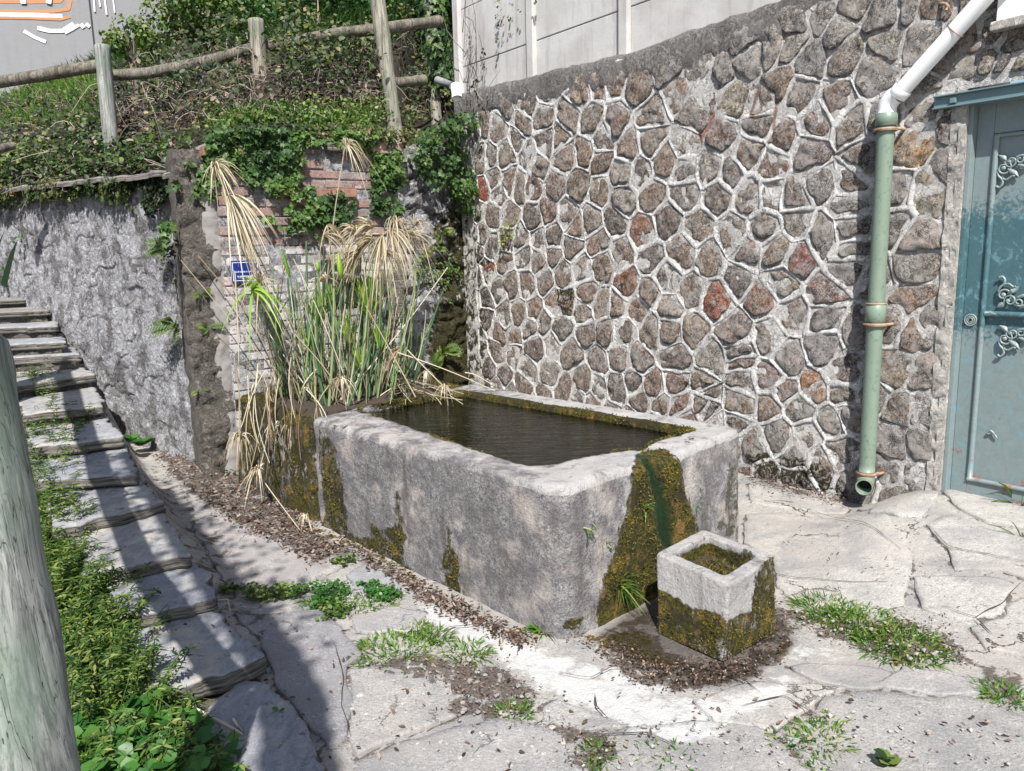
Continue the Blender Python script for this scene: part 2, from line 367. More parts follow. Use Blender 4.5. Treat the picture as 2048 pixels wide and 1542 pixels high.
def m_slate():
    t = NT('grey_schist_slab'); c = t.ocol()
    s = t.mapp(t.pos, (30, 12, 60), (0, 0, 0.6)); n = t.noise(1.0, 6, 0.7, v=s); g = t.noise(110, 4, 0.7)
    v = t.mix(t.ramp(n, [(0.3, 0), (0.7, 1)]), (0.15, 0.155, 0.17), (0.30, 0.30, 0.305))
    v = t.mix(1.0, v, c, 'MULTIPLY')
    v = t.mix(t.math('MULTIPLY', t.ramp(g, [(0.55, 0), (0.7, 1)]), 0.5), v, (0.50, 0.49, 0.47))
    v = t.mix(t.ramp(t.noise(5, 4, 0.6), [(0.54, 0), (0.66, 0.6)]), v, (0.40, 0.37, 0.32))
    v = t.mix(t.ramp(t.noise(16, 6, 0.75), [(0.33, 0.8), (0.41, 0)]), v, (0.07, 0.06, 0.05))
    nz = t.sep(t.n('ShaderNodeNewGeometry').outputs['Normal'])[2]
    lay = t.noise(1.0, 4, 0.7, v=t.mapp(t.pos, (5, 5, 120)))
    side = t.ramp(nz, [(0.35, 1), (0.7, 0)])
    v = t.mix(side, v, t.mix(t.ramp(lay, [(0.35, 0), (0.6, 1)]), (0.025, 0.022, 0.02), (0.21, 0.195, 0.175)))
    h = t.math('ADD', n, t.math('ADD', t.math('MULTIPLY', g, 0.5), t.math('MULTIPLY', side, t.math('MULTIPLY', lay, 2))))
    t.bsdf(v, 0.82, t.bump(h, 0.7, 0.010)); return t.m
def m_brick():
    t = NT('weathered_brick'); c = t.ocol(); z = t.sep(t.pos)[2]
    g = t.noise(80, 5, 0.7); v = t.mix(t.ramp(g, [(0.3, 0), (0.7, 1)]), t.mix(1.0, c, (0.5, 0.45, 0.45), 'MULTIPLY'), t.mix(1.0, c, (1.25, 1.2, 1.2), 'MULTIPLY'))
    n = t.noise(7, 6, 0.68, dist=0.5)
    lo = t.math('MULTIPLY', t.math('SUBTRACT', 1.72, z), 1.3)
    wm = t.ramp(t.math('ADD', n, t.math('MULTIPLY', t.math('MINIMUM', t.math('MAXIMUM', lo, -0.25), 0.42), 0.42)), [(0.50, 0), (0.58, 0.9)])
    v = t.mix(wm, v, t.mix(n, (0.24, 0.235, 0.24), (0.66, 0.65, 0.65)))
    v = t.mix(t.ramp(t.noise(24, 6, 0.75), [(0.36, 0.85), (0.44, 0)]), v, (0.06, 0.05, 0.045))
    v = t.mix(t.ramp(t.noise(4.5, 4, 0.6), [(0.5, 0), (0.6, 0.55)]), v, (0.13, 0.12, 0.11))
    h = t.math('ADD', t.noise(50, 6, 0.75), t.noise(12, 3, 0.6)); t.bsdf(v, 0.9, t.bump(h, 0.8, 0.010)); return t.m
def m_concrete(name, a, b, stain=0.4, bd=0.002):
    t = NT(name); g = t.noise(170, 4, 0.7); v = t.mix(g, a, b)
    n = t.noise(2.2, 6, 0.62); v = t.mix(t.math('MULTIPLY', t.ramp(n, [(0.4, 1), (0.62, 0)]), stain), v, (0.22, 0.20, 0.185))
    st = t.noise(1.0, 5, 0.7, v=t.mapp(t.pos, (11, 11, 1.1))); v = t.mix(t.math('MULTIPLY', t.ramp(st, [(0.52, 0), (0.66, 1)]), stain), v, (0.17, 0.15, 0.14))
    v = t.mix(t.ramp(t.noise(60, 4, 0.8), [(0.30, 0.6), (0.36, 0)]), v, (0.10, 0.09, 0.085))
    h = t.math('ADD', t.noise(220, 3, 0.7), t.math('MULTIPLY', t.noise(14, 5, 0.6), 1.5)); t.bsdf(v, 0.85, t.bump(h, 0.5, bd*2)); return t.m
def m_wood(name, a, b, green=0.5, axis_rot=(0, 0, 0), long=(26, 26, 1.6)):
    t = NT(name); o = t.obj(); v0 = t.mapp(o, long, axis_rot)
    n = t.noise(1.0, 6, 0.65, v=v0, dist=0.5); v = t.mix(t.ramp(n, [(0.36, 0), (0.60, 1)]), a, b)
    fg = t.noise(1.0, 4, 0.7, v=t.mapp(o, (long[0]*5, long[1]*5, long[2]*3), axis_rot)); v = t.mix(t.ramp(fg, [(0.40, 0.7), (0.52, 0)]), v, tuple(q*0.45 for q in a))
    v = t.mix(t.math('MULTIPLY', t.ramp(t.noise(5, 4, 0.6), [(0.42, 0), (0.62, 1)]), green), v, (0.12, 0.17, 0.13))
    ck = t.noise(1.0, 3, 0.5, v=t.mapp(o, (long[0]*1.6, long[1]*1.6, long[2]*0.22), axis_rot), dist=0.2)
    crk = t.ramp(t.math('ABSOLUTE', t.math('SUBTRACT', ck, 0.5)), [(0.002, 1), (0.007, 0)])
    v = t.mix(t.math('MULTIPLY', crk, 0.85), v, (0.025, 0.022, 0.018))
    kn = t.voro(4.0, v=t.mapp(o, (1, 1, 0.75))); ring = t.ramp(kn, [(0.02, 0.8), (0.06, 0.15), (0.09, 0.5), (0.13, 0)]); v = t.mix(ring, v, (0.06, 0.05, 0.035))
    v = t.mix(t.ramp(t.noise(30, 5, 0.7), [(0.30, 0.6), (0.4, 0)]), v, (0.07, 0.07, 0.055))
    t.bsdf(v, 0.8, t.bump(t.math('SUBTRACT', n, crk), 0.6, 0.006)); return t.m
def m_door():
    t = NT('door_paint'); z = t.sep(t.pos)[2]
    n = t.noise(2.6, 5, 0.6); n2 = t.noise(22, 4, 0.62, dist=1.5)
    teal = t.mix(n2, (0.03, 0.085, 0.10), (0.075, 0.145, 0.165)); pale = t.mix(n2, (0.13, 0.175, 0.18), (0.22, 0.265, 0.268))
    x = t.math('ADD', t.math('MULTIPLY', t.math('ABSOLUTE', t.math('SUBTRACT', z, 1.42)), 1.7), t.math('MULTIPLY', t.math('SUBTRACT', n2, 0.5), 1.3))
    x = t.math('ADD', x, t.math('MULTIPLY', t.math('SUBTRACT', n, 0.5), 0.8))
    v = t.mix(t.ramp(x, [(0.42, 0), (0.62, 1)]), teal, pale)
    v = t.mix(t.ramp(t.noise(9, 5, 0.7, dist=1.0), [(0.57, 0), (0.62, 0.6)]), v, (0.14, 0.27, 0.32))
    lowz = t.math('MULTIPLY', t.math('SUBTRACT', 0.55, z), 0.45)
    ru = t.ramp(t.math('ADD', t.noise(16, 6, 0.7), t.math('MAXIMUM', lowz, -0.1)), [(0.70, 0), (0.74, 1)])
    v = t.mix(ru, v, t.mix(n2, (0.16, 0.06, 0.035), (0.36, 0.17, 0.10)))
    v = t.mix(t.ramp(t.noise(40, 4, 0.7), [(0.28, 0.6), (0.34, 0)]), v, (0.06, 0.1, 0.12))
    t.bsdf(v, 0.42, t.bump(t.math('ADD', t.noise(60, 4, 0.6), t.math('MULTIPLY', ru, 2)), 0.25, 0.003), spec=0.5); return t.m
def m_paint(name, col, spots=0.5, rough=0.4, rust=0.0, top=None):
    t = NT(name); n = t.noise(45, 5, 0.75); v = t.mix(t.noise(6, 4, 0.6), tuple(c*0.8 for c in col), tuple(min(1, c*1.15) for c in col))
    v = t.mix(t.math('MULTIPLY', t.ramp(n, [(0.36, 1), (0.43, 0)]), spots), v, (0.07, 0.13, 0.09))
    if rust: v = t.mix(t.ramp(t.noise(18, 5, 0.7), [(0.5-0.1*rust, 0), (0.6, rust)]), v, (0.26, 0.12, 0.07))
    t.bsdf(v, rough, t.bump(n, 0.25, 0.003), spec=0.45); return t.m
def m_plain(name, col, rough=0.6, n=0.25, sc=40, metal=0.0, spec=0.3):
    t = NT(name); v = t.mix(t.noise(sc, 4, 0.6), tuple(c*(1-n) for c in col), tuple(min(1, c*(1+n)) for c in col)); t.bsdf(v, rough, spec=spec, metal=metal); return t.m
def m_leaf(name, cols, rough=0.5, trans=0.3, sc=9):
    """cols: ramp colours picked by the per-leaf random attribute 'tint'"""
    t = NT(name); k = t.at('tint'); n = len(cols); v = t.ramp(k, [(i/(n-1), c) for i, c in enumerate(cols)])
    v = t.mix(t.math('MULTIPLY', t.noise(sc*10, 3, 0.6), 0.35), v, t.mix(1.0, v, (0.5, 0.55, 0.5), 'MULTIPLY'))
    b = t.bsdf(v, rough, spec=0.35); tr = t.n('ShaderNodeBsdfTranslucent'); t.L(t.mix(1.0, v, (1.2, 1.4, 0.7), 'MULTIPLY'), tr.inputs[0])
    mx = t.n('ShaderNodeMixShader'); mx.inputs[0].default_value = trans; t.L(b.outputs[0], mx.inputs[1]); t.L(tr.outputs[0], mx.inputs[2]); t.L(mx.outputs[0], t.out.inputs[0]); return t.m
def m_water():
    t = NT('trough_water'); v = t.mapp(t.pos, (5, 22, 1), (0, 0, -0.15))
    h = t.math('ADD', t.noise(1.0, 4, 0.6, v=v, dist=0.4), t.math('MULTIPLY', t.noise(5, 2, 0.5), 0.5)); nr = t.bump(h, 0.42, 0.02)
    fr = t.n('ShaderNodeFresnel'); fr.inputs[0].default_value = 1.33; t.L(nr, fr.inputs['Normal'])
    tr = t.n('ShaderNodeBsdfTransparent'); tr.inputs[0].default_value = (0.05, 0.12, 0.045, 1)
    gl = t.n('ShaderNodeBsdfGlossy'); gl.inputs['Roughness'].default_value = 0.03; t.L(nr, gl.inputs['Normal'])
    mx = t.n('ShaderNodeMixShader'); t.L(t.math('MULTIPLY', fr.outputs[0], 1.35), mx.inputs[0]); t.L(tr.outputs[0], mx.inputs[1]); t.L(gl.outputs[0], mx.inputs[2]); t.L(mx.outputs[0], t.out.inputs[0]); return t.m
M = dict(stone=m_stone(),
    mortar=m_mortar('wall_mortar', (0.50, 0.48, 0.46), (0.82, 0.80, 0.78), dirt=0.5, dr=(.53, .64), dcol=(.30, .26, .23)),
    joint=m_mortar('raised_mortar_joint', (0.60, 0.585, 0.57), (0.86, 0.845, 0.83), bsc=40, bd=0.012, dirt=0.5),
    lime=m_mortar('limewashed_rubble', (0.30, 0.30, 0.325), (0.62, 0.62, 0.65), bsc=20, bd=0.022, dirt=0.85, dr=(0.49, 0.58), dcol=(0.185, 0.175, 0.175)),
    roughgrey=m_mortar('shade_toned_rubble', (0.07, 0.063, 0.055), (0.27, 0.24, 0.21), bsc=24, bd=0.025, dirt=0.4),  # dark tone carries the shade of the buttress return
    stucco=m_mortar('white_stucco', (0.46, 0.43, 0.39), (0.74, 0.71, 0.67), bsc=22, bd=0.020, dirt=0.35, crk=0.4),
    trough=m_trough(), ground=m_ground(), slate=m_slate(), brick=m_brick(),
    panel=m_concrete('precast_concrete', (0.45, 0.44, 0.43), (0.58, 0.565, 0.555), 0.3),
    post=m_concrete('concrete_post', (0.44, 0.43, 0.42), (0.60, 0.59, 0.58), 0.3),
    capstone=m_mortar('rough_cement_capping', (0.15, 0.14, 0.135), (0.40, 0.385, 0.37), bsc=24, bd=0.03, dirt=0.5),
    darkwood=m_wood('dark_weathered_wood', (0.06, 0.052, 0.042), (0.21, 0.185, 0.15), 0.15, (0, 1.5708, 0)),
    cap=m_concrete('cement_capping', (0.17, 0.16, 0.155), (0.36, 0.345, 0.335), 0.5, 0.008),
    wallgrey=m_concrete('shaded_grey_render', (0.19, 0.195, 0.21), (0.26, 0.265, 0.28), 0.2),  # grey lowered to put the far wall's shade into its colour
    wood=m_wood('weathered_wood', (0.12, 0.11, 0.09), (0.34, 0.31, 0.255), 0.35),
    greenwood=m_wood('greened_wood', (0.12, 0.13, 0.12), (0.36, 0.36, 0.34), 0.6),
    door=m_door(), pvc=m_plain('white_plastic', (0.78, 0.79, 0.80), 0.3, 0.04, 12, spec=0.5),
    greenpipe=m_paint('green_pipe_paint', (0.17, 0.225, 0.175), 0.9), rust=m_paint('rusty_iron', (0.33, 0.25, 0.17), 0.3, 0.8, 0.9),
    steel=m_paint('blue_grey_steel', (0.13, 0.20, 0.215), 0.2, 0.45), orn=m_paint('ornament_paint', (0.20, 0.25, 0.25), 0.15, 0.4),
    black=m_plain('black_iron', (0.02, 0.021, 0.024), 0.35, 0.3, spec=0.5), hole=m_plain('painted_hole_shade', (0.01, 0.01, 0.01), 0.9),  # the near-black hole colour stands in for shade inside openings
    signblue=m_plain('blue_enamel', (0.004, 0.02, 0.16), 0.3, 0.12, 20, spec=0.5), signwhite=m_plain('white_enamel', (0.75, 0.78, 0.82), 0.4, 0.05),
    white=m_plain('white_paint', (0.8, 0.8, 0.79), 0.5, 0.05), orange=m_plain('orange_spray', (0.42, 0.20, 0.10), 0.7, 0.1), spray=m_plain('pale_spray', (0.62, 0.64, 0.68), 0.7, 0.1),
    soil=m_plain('dark_soil', (0.045, 0.034, 0.026), 0.95, 0.6, 60), hill=m_plain('hill_soil', (0.024, 0.02, 0.013), 0.95, 0.5, 30),
    ivy=m_leaf('ivy_leaf', [(0.010, 0.028, 0.010), (0.022, 0.058, 0.015), (0.05, 0.11, 0.022), (0.12, 0.19, 0.04)], 0.5, 0.2),
    bramble=m_leaf('bramble_leaf', [(0.018, 0.012, 0.008), (0.014, 0.024, 0.008), (0.028, 0.050, 0.014), (0.08, 0.12, 0.025), (0.26, 0.17, 0.09)], 0.5, 0.25),  # leaves kept dark, tree shade on the bank put into their colour
    grass=m_leaf('grass_blade', [(0.03, 0.09, 0.015), (0.06, 0.16, 0.02), (0.12, 0.24, 0.03), (0.30, 0.30, 0.10)], 0.5, 0.35),
    hillgrass=m_leaf('shaded_hill_grass', [(0.012, 0.035, 0.008), (0.028, 0.075, 0.012), (0.06, 0.13, 0.02)], 0.55, 0.3),  # darker than the other grass to carry the slope's tree shade
    herb=m_leaf('soft_herb', [(0.018, 0.045, 0.012), (0.05, 0.105, 0.02), (0.12, 0.19, 0.035), (0.28, 0.29, 0.10)], 0.5, 0.35),
    bigleaf=m_leaf('broad_leaf', [(0.02, 0.08, 0.015), (0.04, 0.13, 0.022), (0.07, 0.18, 0.03)], 0.42, 0.25),
    litter=m_leaf('dead_leaves', [(0.035, 0.018, 0.012), (0.08, 0.045, 0.03), (0.15, 0.09, 0.065), (0.36, 0.28, 0.22)], 0.8, 0.1),
    dry=m_leaf('dry_reed', [(0.13, 0.095, 0.06), (0.32, 0.25, 0.16), (0.50, 0.43, 0.31), (0.62, 0.57, 0.46)], 0.6, 0.15),
    reed=m_leaf('green_reed', [(0.05, 0.11, 0.06), (0.11, 0.20, 0.10), (0.20, 0.28, 0.12), (0.38, 0.38, 0.18)], 0.5, 0.15),
    fresh=m_leaf('fresh_reed', [(0.12, 0.28, 0.03), (0.25, 0.42, 0.05), (0.38, 0.50, 0.08)], 0.45, 0.35),
    twig=m_leaf('twig_bark', [(0.05, 0.035, 0.03), (0.17, 0.13, 0.11), (0.42, 0.36, 0.31)], 0.8, 0.0),
    mossgeo=m_leaf('moss', [(0.02, 0.022, 0.006), (0.06, 0.055, 0.008), (0.11, 0.10, 0.014), (0.18, 0.13, 0.025)], 0.9, 0.1),
    water=m_water(), water_sparkle=m_plain('painted_sparkle', (0.75, 0.80, 0.80), 0.08, 0.1, 60, spec=0.8))
# ---------------------------------------------------------------- stairs data (pixel of front right / front left / back right / back left corner, height)
STEPS = [  # FR, FL, BR, BL, z, thickness
 ((522,1312),(285,1400),(432,1222),(262,1262),.10,.075), ((432,1192),(240,1238),(380,1118),(200,1150),.16,.06),
 ((382,1106),(170,1146),(320,1022),(140,1060),.225,.065), ((327,1003),(105,1062),(288,950),(95,985),.29,.065),
 ((278,945),(70,962),(248,880),(65,900),.372,.065), ((246,872),(60,893),(208,820),(50,838),.465,.075), ((210,810),(45,828),(182,765),(40,778),.57,.065),
 ((183,748),(30,770),(155,716),(25,725),.68,.07), ((158,708),(10,715),(130,684),(5,692),.81,.07), ((130,682),(-10,688),(116,656),(-15,660),.92,.06),
 ((118,650),(-20,655),(100,622),(-25,626),1.03,.06), ((100,618),(-30,624),(62,599),(-35,602),1.15,.06), ((64,596),(-40,600),(44,576),(-45,580),1.24,.055),
 ((46,573),(-50,576),(32,556),(-55,558),1.34,.055), ((32,552),(-60,555),(20,538),(-65,540),1.44,.05)]
SP = np.array([gz(*s[0], s[4]) for s in STEPS])          # front right corners in space
SD = SP[10]-SP[0]; SD = SD[:2]/np.linalg.norm(SD[:2]); SN = np.array([SD[1], -SD[0]])   # along, right-hand side
ss = (SP[:, :2]-SP[0, :2])@SD
lat0 = (SP[:, :2]-SP[0, :2])@SN
DOORA, DOORZ = WF.px(1897, 988)
def ground_z(x, y):
    x = np.asarray(x, float); y = np.asarray(y, float); q = np.stack([x, y], -1)-SP[0, :2]
    s = q@SD; d = q@SN - np.interp(s, ss, lat0)
    hs = np.interp(s, np.concatenate([[-1.0], ss+.40]), np.concatenate([[0.0], SP[:, 2]-0.10]))
    wd = 0.22+0.10*np.clip(hs, 0, 1)
    z = hs*(1-sstep(-0.02, 1, d/wd))
    left = sstep(0.75, 1.3, -d); z = z+left*0.10+left*0.3*sstep(0.9, 3.0, -d)
    # apron rising to the door
    a = (np.stack([x, y, 0*x], -1)-WF.o)@WF.a; dd = -((np.stack([x, y, 0*x], -1)-WF.o)@WF.d)
    z = z + DOORZ*sstep(0.02, 0.52, a + 0.0*dd)*(1-sstep(0.05, 1.5, dd))
    return z
gps = lambda x, y: gz(x, y)[:2]
def hit_ground(px, py, z0=0.0):
    z = z0
    for _ in range(12):
        p = gz(px, py, z); z = 0.5*z+0.5*float(ground_z(p[0], p[1]))
    return gz(px, py, z)
# ---- masks on the paving, given as image polygons of stains, patches and one painted shadow
DIRT = [[(300,890),(470,900),(520,960),(640,1060),(780,1130),(900,1200),(1080,1290),(1020,1290),(840,1200),(700,1110),(620,1130),(560,1090),(480,1060),(380,990),(320,930)],
 [(720,1330),(860,1300),(1000,1330),(1090,1390),(1060,1430),(1010,1440),(900,1430),(880,1370),(740,1345)], [(1130,1270),(1220,1290),(1330,1330),(1500,1320),(1540,1350),(1450,1370),(1350,1390),(1270,1370),(1180,1300)],
 [(1560,1210),(1620,1230),(1760,1230),(1890,1250),(1940,1320),(1960,1340),(1870,1320),(1800,1330),(1620,1270)], [(1940,1330),(2048,1330),(2048,1430),(1990,1400)],
 [(1490,945),(1700,1000),(1690,1012),(1490,965)], [(1500,985),(1600,1005),(1650,1020),(1600,1018),(1500,995)], [(1545,1200),(1600,1250),(1580,1330),(1480,1330)], [(1110,1440),(1250,1480),(1220,1542),(1130,1542)]]
WHITE = [[(800,1205),(900,1215),(1050,1275),(1110,1300),(1250,1340),(1400,1395),(1600,1350),(1600,1390),(1480,1440),(1400,1500),(1250,1470),(1180,1430),(1090,1390),(1010,1340),(950,1300),(860,1265)], [(1560,1280),(1700,1300),(1740,1320),(1640,1320),(1560,1310)], [(1510,1330),(1620,1330),(1640,1345),(1540,1350)]]
MOSSP = [[(1200,1262),(1300,1255),(1320,1300),(1380,1330),(1330,1345),(1230,1300)], [(1560,1275),(1600,1280),(1560,1320),(1530,1310)], [(1130,1270),(1210,1260),(1330,1300),(1340,1330),(1260,1320)], [(500,985),(640,1050),(800,1120),(900,1190),(880,1195),(700,1100),(600,1060)], [(1740,1290),(1830,1320),(1780,1350)]]
DAMP = [[(1195,1262),(1310,1200),(1330,1290),(1440,1335),(1540,1280),(1590,1245),(1585,1300),(1530,1340),(1450,1366),(1340,1372),(1240,1322)]]
WET_SHADOWP = [[(1200,1262),(1300,1200),(1560,1230),(1590,1290),(1530,1335),(1440,1365),(1320,1360),(1230,1310)], [(1180,1262),(1320,1290),(1470,1335),(1540,1345),(1450,1372),(1340,1375),(1230,1300)], [(1300,1180),(1320,1180),(1330,1290),(1290,1290)]]  # wet areas; the last narrow strip paints the planter's shadow beside the trough
def project(P):
    q = P-EYE; wd = q@fw; return FPX*(q@rt)/wd+1024, 771-FPX*(q@up)/wd, wd
def blurmask(x, y, polys, f=14):
    r = np.zeros(x.shape)
    for dx, dy in ((0, 0), (f, 0), (-f, 0), (0, f*.6), (0, -f*.6), (f*.7, f*.4), (-f*.7, -f*.4), (f*.7, -f*.4), (-f*.7, f*.4)):
        m = np.zeros(x.shape, bool)
        for p in polys: m |= inpoly(x+dx, y+dy, p)
        r += m
    return r/9
def floor_attrs(me, P, extra=0.0):
    x, y, wd = project(P); ok = wd > 0.5; x = np.where(ok, x, -999); y = np.where(ok, y, -999)
    q2 = P[:, :2]-SP[0, :2]; s2 = q2@SD; d2 = q2@SN-np.interp(s2, ss, lat0); under = sstep(.03, -.03, d2)*sstep(-1.0, -.7, s2); bank = sstep(-.02, .02, d2)*sstep(.5, .25, d2)*sstep(.1, .5, s2)*.42; attr(me, 'dirt', np.maximum(np.maximum(np.maximum(blurmask(x, y, DIRT)*0.62, extra), bank), np.maximum(under*.9, blurmask(x, y, DAMP, 16)*.60))); attr(me, 'white', blurmask(x, y, WHITE, 26)*0.66); attr(me, 'moss', blurmask(x, y, MOSSP)*0.6); attr(me, 'wet', np.clip(blurmask(x, y, WET_SHADOWP, 10), 0, 1)*0.85)
# ---- the ground sheet: fine near, coarse far
gx = np.concatenate([np.linspace(-40, -5, 12), np.linspace(-4.9, 4.2, 365), np.linspace(4.4, 40, 12)])
gy = np.concatenate([np.linspace(-30, 0.2, 12), np.linspace(0.4, 8.6, 330), [8.8]])
X, Y = np.meshgrid(gx, gy, indexing='ij'); Z = ground_z(X, Y)
P3 = np.stack([X, Y, Z], -1).reshape(-1, 3)
P3[:, 2] += 0.010*fbm(P3, 1.6, 4, 3) + 0.006*fbm(P3, 9, 3, 9) - 0.006
ni, nj = X.shape; I = np.arange(ni*nj).reshape(ni, nj)
Fq = np.stack([I[:-1, :-1], I[1:, :-1], I[1:, 1:], I[:-1, 1:]], -1).reshape(-1, 4)

# ---- paving pieces of cracked cement and flat stone lying in the ground
SLABS = [  # image outline, tint
 ([(388,1000),(450,985),(560,1045),(650,1080),(705,1115),(690,1135),(620,1160),(520,1178),(455,1180),(425,1130),(395,1075)], (.80,.78,.80)),
 ([(690,1150),(735,1128),(790,1142),(820,1178),(775,1200),(705,1188)], (.75,.80,.86)),
 ([(470,1235),(560,1228),(640,1222),(672,1250),(700,1290),(722,1310),(688,1335),(700,1400),(695,1470),(660,1500),(600,1440),(560,1380),(530,1310),(510,1270)], (.66,.66,.72)),
 ([(705,1232),(790,1215),(850,1225),(830,1265),(745,1270),(712,1262)], (.84,.84,.87)),
 ([(733,1335),(800,1325),(890,1330),(985,1370),(930,1425),(860,1455),(790,1485),(712,1512),(704,1440),(698,1345)], (.9,.88,.87)),
 ([(715,1530),(800,1490),(900,1462),(985,1440),(1075,1450),(1172,1478),(1180,1560),(1150,1700),(660,1700)], (.80,.81,.84)),
 ([(1200,1470),(1350,1448),(1520,1440),(1560,1480),(1610,1542),(1640,1700),(1180,1700)], (.82,.82,.83)),
 ([(1650,1400),(1720,1385),(1860,1392),(1970,1400),(2048,1440),(2200,1500),(2200,1700),(1680,1700),(1625,1540),(1560,1470)], (.83,.83,.83)),
 ([(1380,1405),(1480,1372),(1600,1368),(1700,1376),(1640,1395),(1550,1462),(1430,1440)], (1,.98,.96)),
 ([(1580,1335),(1700,1330),(1775,1345),(1790,1362),(1730,1380),(1620,1362)], (.88,.89,.90)),
 ([(1805,1338),(1960,1360),(1975,1390),(1860,1386),(1760,1376)], (.86,.87,.90)),
 ([(1490,1030),(1560,1025),(1690,1045),(1765,1075),(1812,1110),(1822,1160),(1812,1215),(1740,1228),(1640,1215),(1562,1190),(1546,1120),(1488,1085)], (1,.985,.965)),
 ([(1500,968),(1600,985),(1700,1016),(1690,1030),(1620,1022),(1500,1005)], (.95,.94,.93)),
 ([(1712,1030),(1840,1010),(1872,1050),(1845,1088),(1790,1080),(1745,1060)], (1.02,1.01,1.0)),
 ([(1885,1040),(1960,1035),(2048,1050),(2200,1080),(2200,1150),(2048,1125),(1960,1100),(1900,1070)], (1.03,1.01,.98)),
 ([(1850,1098),(1895,1085),(1960,1112),(2048,1137),(2200,1165),(2200,1230),(2048,1200),(1990,1180),(1905,1170),(1888,1140)], (1,.99,.975)),
 ([(1828,1175),(1900,1182),(1985,1192),(2035,1212),(1990,1245),(1925,1252),(1850,1230)], (1.03,1.02,1.0)),
 ([(1930,1262),(1992,1252),(2040,1224),(2200,1250),(2200,1400),(2048,1320),(1975,1300)], (.98,.97,.96)),
 ([(1110,1400),(1190,1430),(1260,1455),(1160,1465),(1080,1440),(1085,1410)], (.9,.9,.9))]
GP = P3; outl = np.concatenate([resample(np.array([gps(x, y) for x, y in pl]), 0.03, 0.035, ns=9, seed=k) for k, (pl, _) in enumerate(SLABS)])
seam = np.zeros(len(GP)); nearv = np.where((GP[:, 0] > -3) & (GP[:, 0] < 4) & (GP[:, 1] > 1) & (GP[:, 1] < 6))[0]
for c0 in range(0, len(nearv), 4000):
    ii = nearv[c0:c0+4000]; dd = ((GP[ii, None, :2]-outl[None])**2).sum(-1).min(1)**.5; seam[ii] = .56*(1-sstep(.010, .032, dd))
me = mesh(GP, Fq); floor_attrs(me, GP, seam)
ground = link('ground', me, M['ground'], kind='structure', color=(0.90, 0.885, 0.86), center=False)
for k, (pl, tint) in enumerate(SLABS):
    w2 = np.array([gps(x, y) for x, y in pl]); w2 = resample(w2, 0.03, 0.035, ns=9, seed=k); c = w2.mean(0); lift = (0.008 if k < 6 or k == 18 else 0.004)+0.0015*(k % 3)
    to3 = lambda a, b, h: np.stack([a, b, ground_z(a, b)+h+0.006*fbm(np.stack([a, b, 0*a], -1), 3, 3, 5)], -1)
    v, f = pad(w2, to3, [(1.0, -0.03), (1.0, lift-.005), (0.985, lift), (.9, lift+.001), (.78, lift), (.6, lift+.001), (.4, lift), (.2, lift)], 0.004, 6, k)
    me = mesh(v, clean(f)); floor_attrs(me, v)
    link('paving_slab', me, M['ground'], ground, color=tint)

# ---- stairs
stairs = thing('stone_staircase', 'flight of rough grey schist slabs climbing beside the rubble wall', 'stairs', (SP[0][0]-.3, SP[0][1], 0))
s0 = ([(425,1398),(500,1352),(540,1368),(580,1405),(612,1450),(642,1502),(650,1545),(660,1620),(420,1700),(330,1600),(360,1480)], .045, .06)
def slab(w2, z, th, seed, tint, parent=stairs, jag=0.048):
    w2 = resample(w2, 0.025, jag, ns=11, seed=seed); n = len(w2); c = w2.mean(0)
    rl = [(1.0, -th), (1.012, -th*.75), (0.985, -th*.55), (1.01, -th*.3), (0.993, -0.006), (.975, 0), (.9, .001), (.75, 0), (.5, 0), (.25, 0)]
    V = []
    for k, (s, h) in enumerate(rl):
        q = c+(w2-c)*s
        nn = fbm(np.concatenate([q, np.full((n, 1), seed+k*2.1)], 1), 22, 3, 4)
        if k < 5: q = q + (q-c)/np.linalg.norm(q-c, axis=1)[:, None]*(0.014*nn)[:, None]
        hh = h + 0.006*fbm(np.concatenate([q, np.full((n, 1), seed*3.)], 1), 5, 3, 8) + (0 if k > 4 else .004*nn)
        V.append(np.concatenate([q, (z+hh)[:, None]], 1))
    V.append(np.array([[c[0], c[1], z]])); V = np.concatenate(V); Fc = []
    for k in range(len(rl)-1):
        for j in range(n): Fc.append((k*n+j, k*n+(j+1) % n, (k+1)*n+(j+1) % n, (k+1)*n+j))
    b = (len(rl)-1)*n
    for j in range(n): Fc.append((b+j, b+(j+1) % n, len(V)-1))
    Fc.append(tuple(range(n-1, -1, -1)))
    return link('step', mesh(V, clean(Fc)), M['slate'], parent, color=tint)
slab(np.array([gz(x, y, s0[1])[:2] for x, y in s0[0]]), s0[1], s0[2], 1, (.95, .96, 1.02))
TI = [(.95,.97,1.0),(.93,.95,1.0),(1.1,1.07,1.02),(1.05,1.04,1.03),(.95,.97,1.02),(1.05,1.06,1.08),(1.12,1.1,1.05),(1.1,1.05,.98),(.9,.93,.98),(.95,.98,1.02),(1,1,1.02),(.75,.7,.62),(.7,.66,.6),(.72,.68,.62),(.7,.66,.6)]
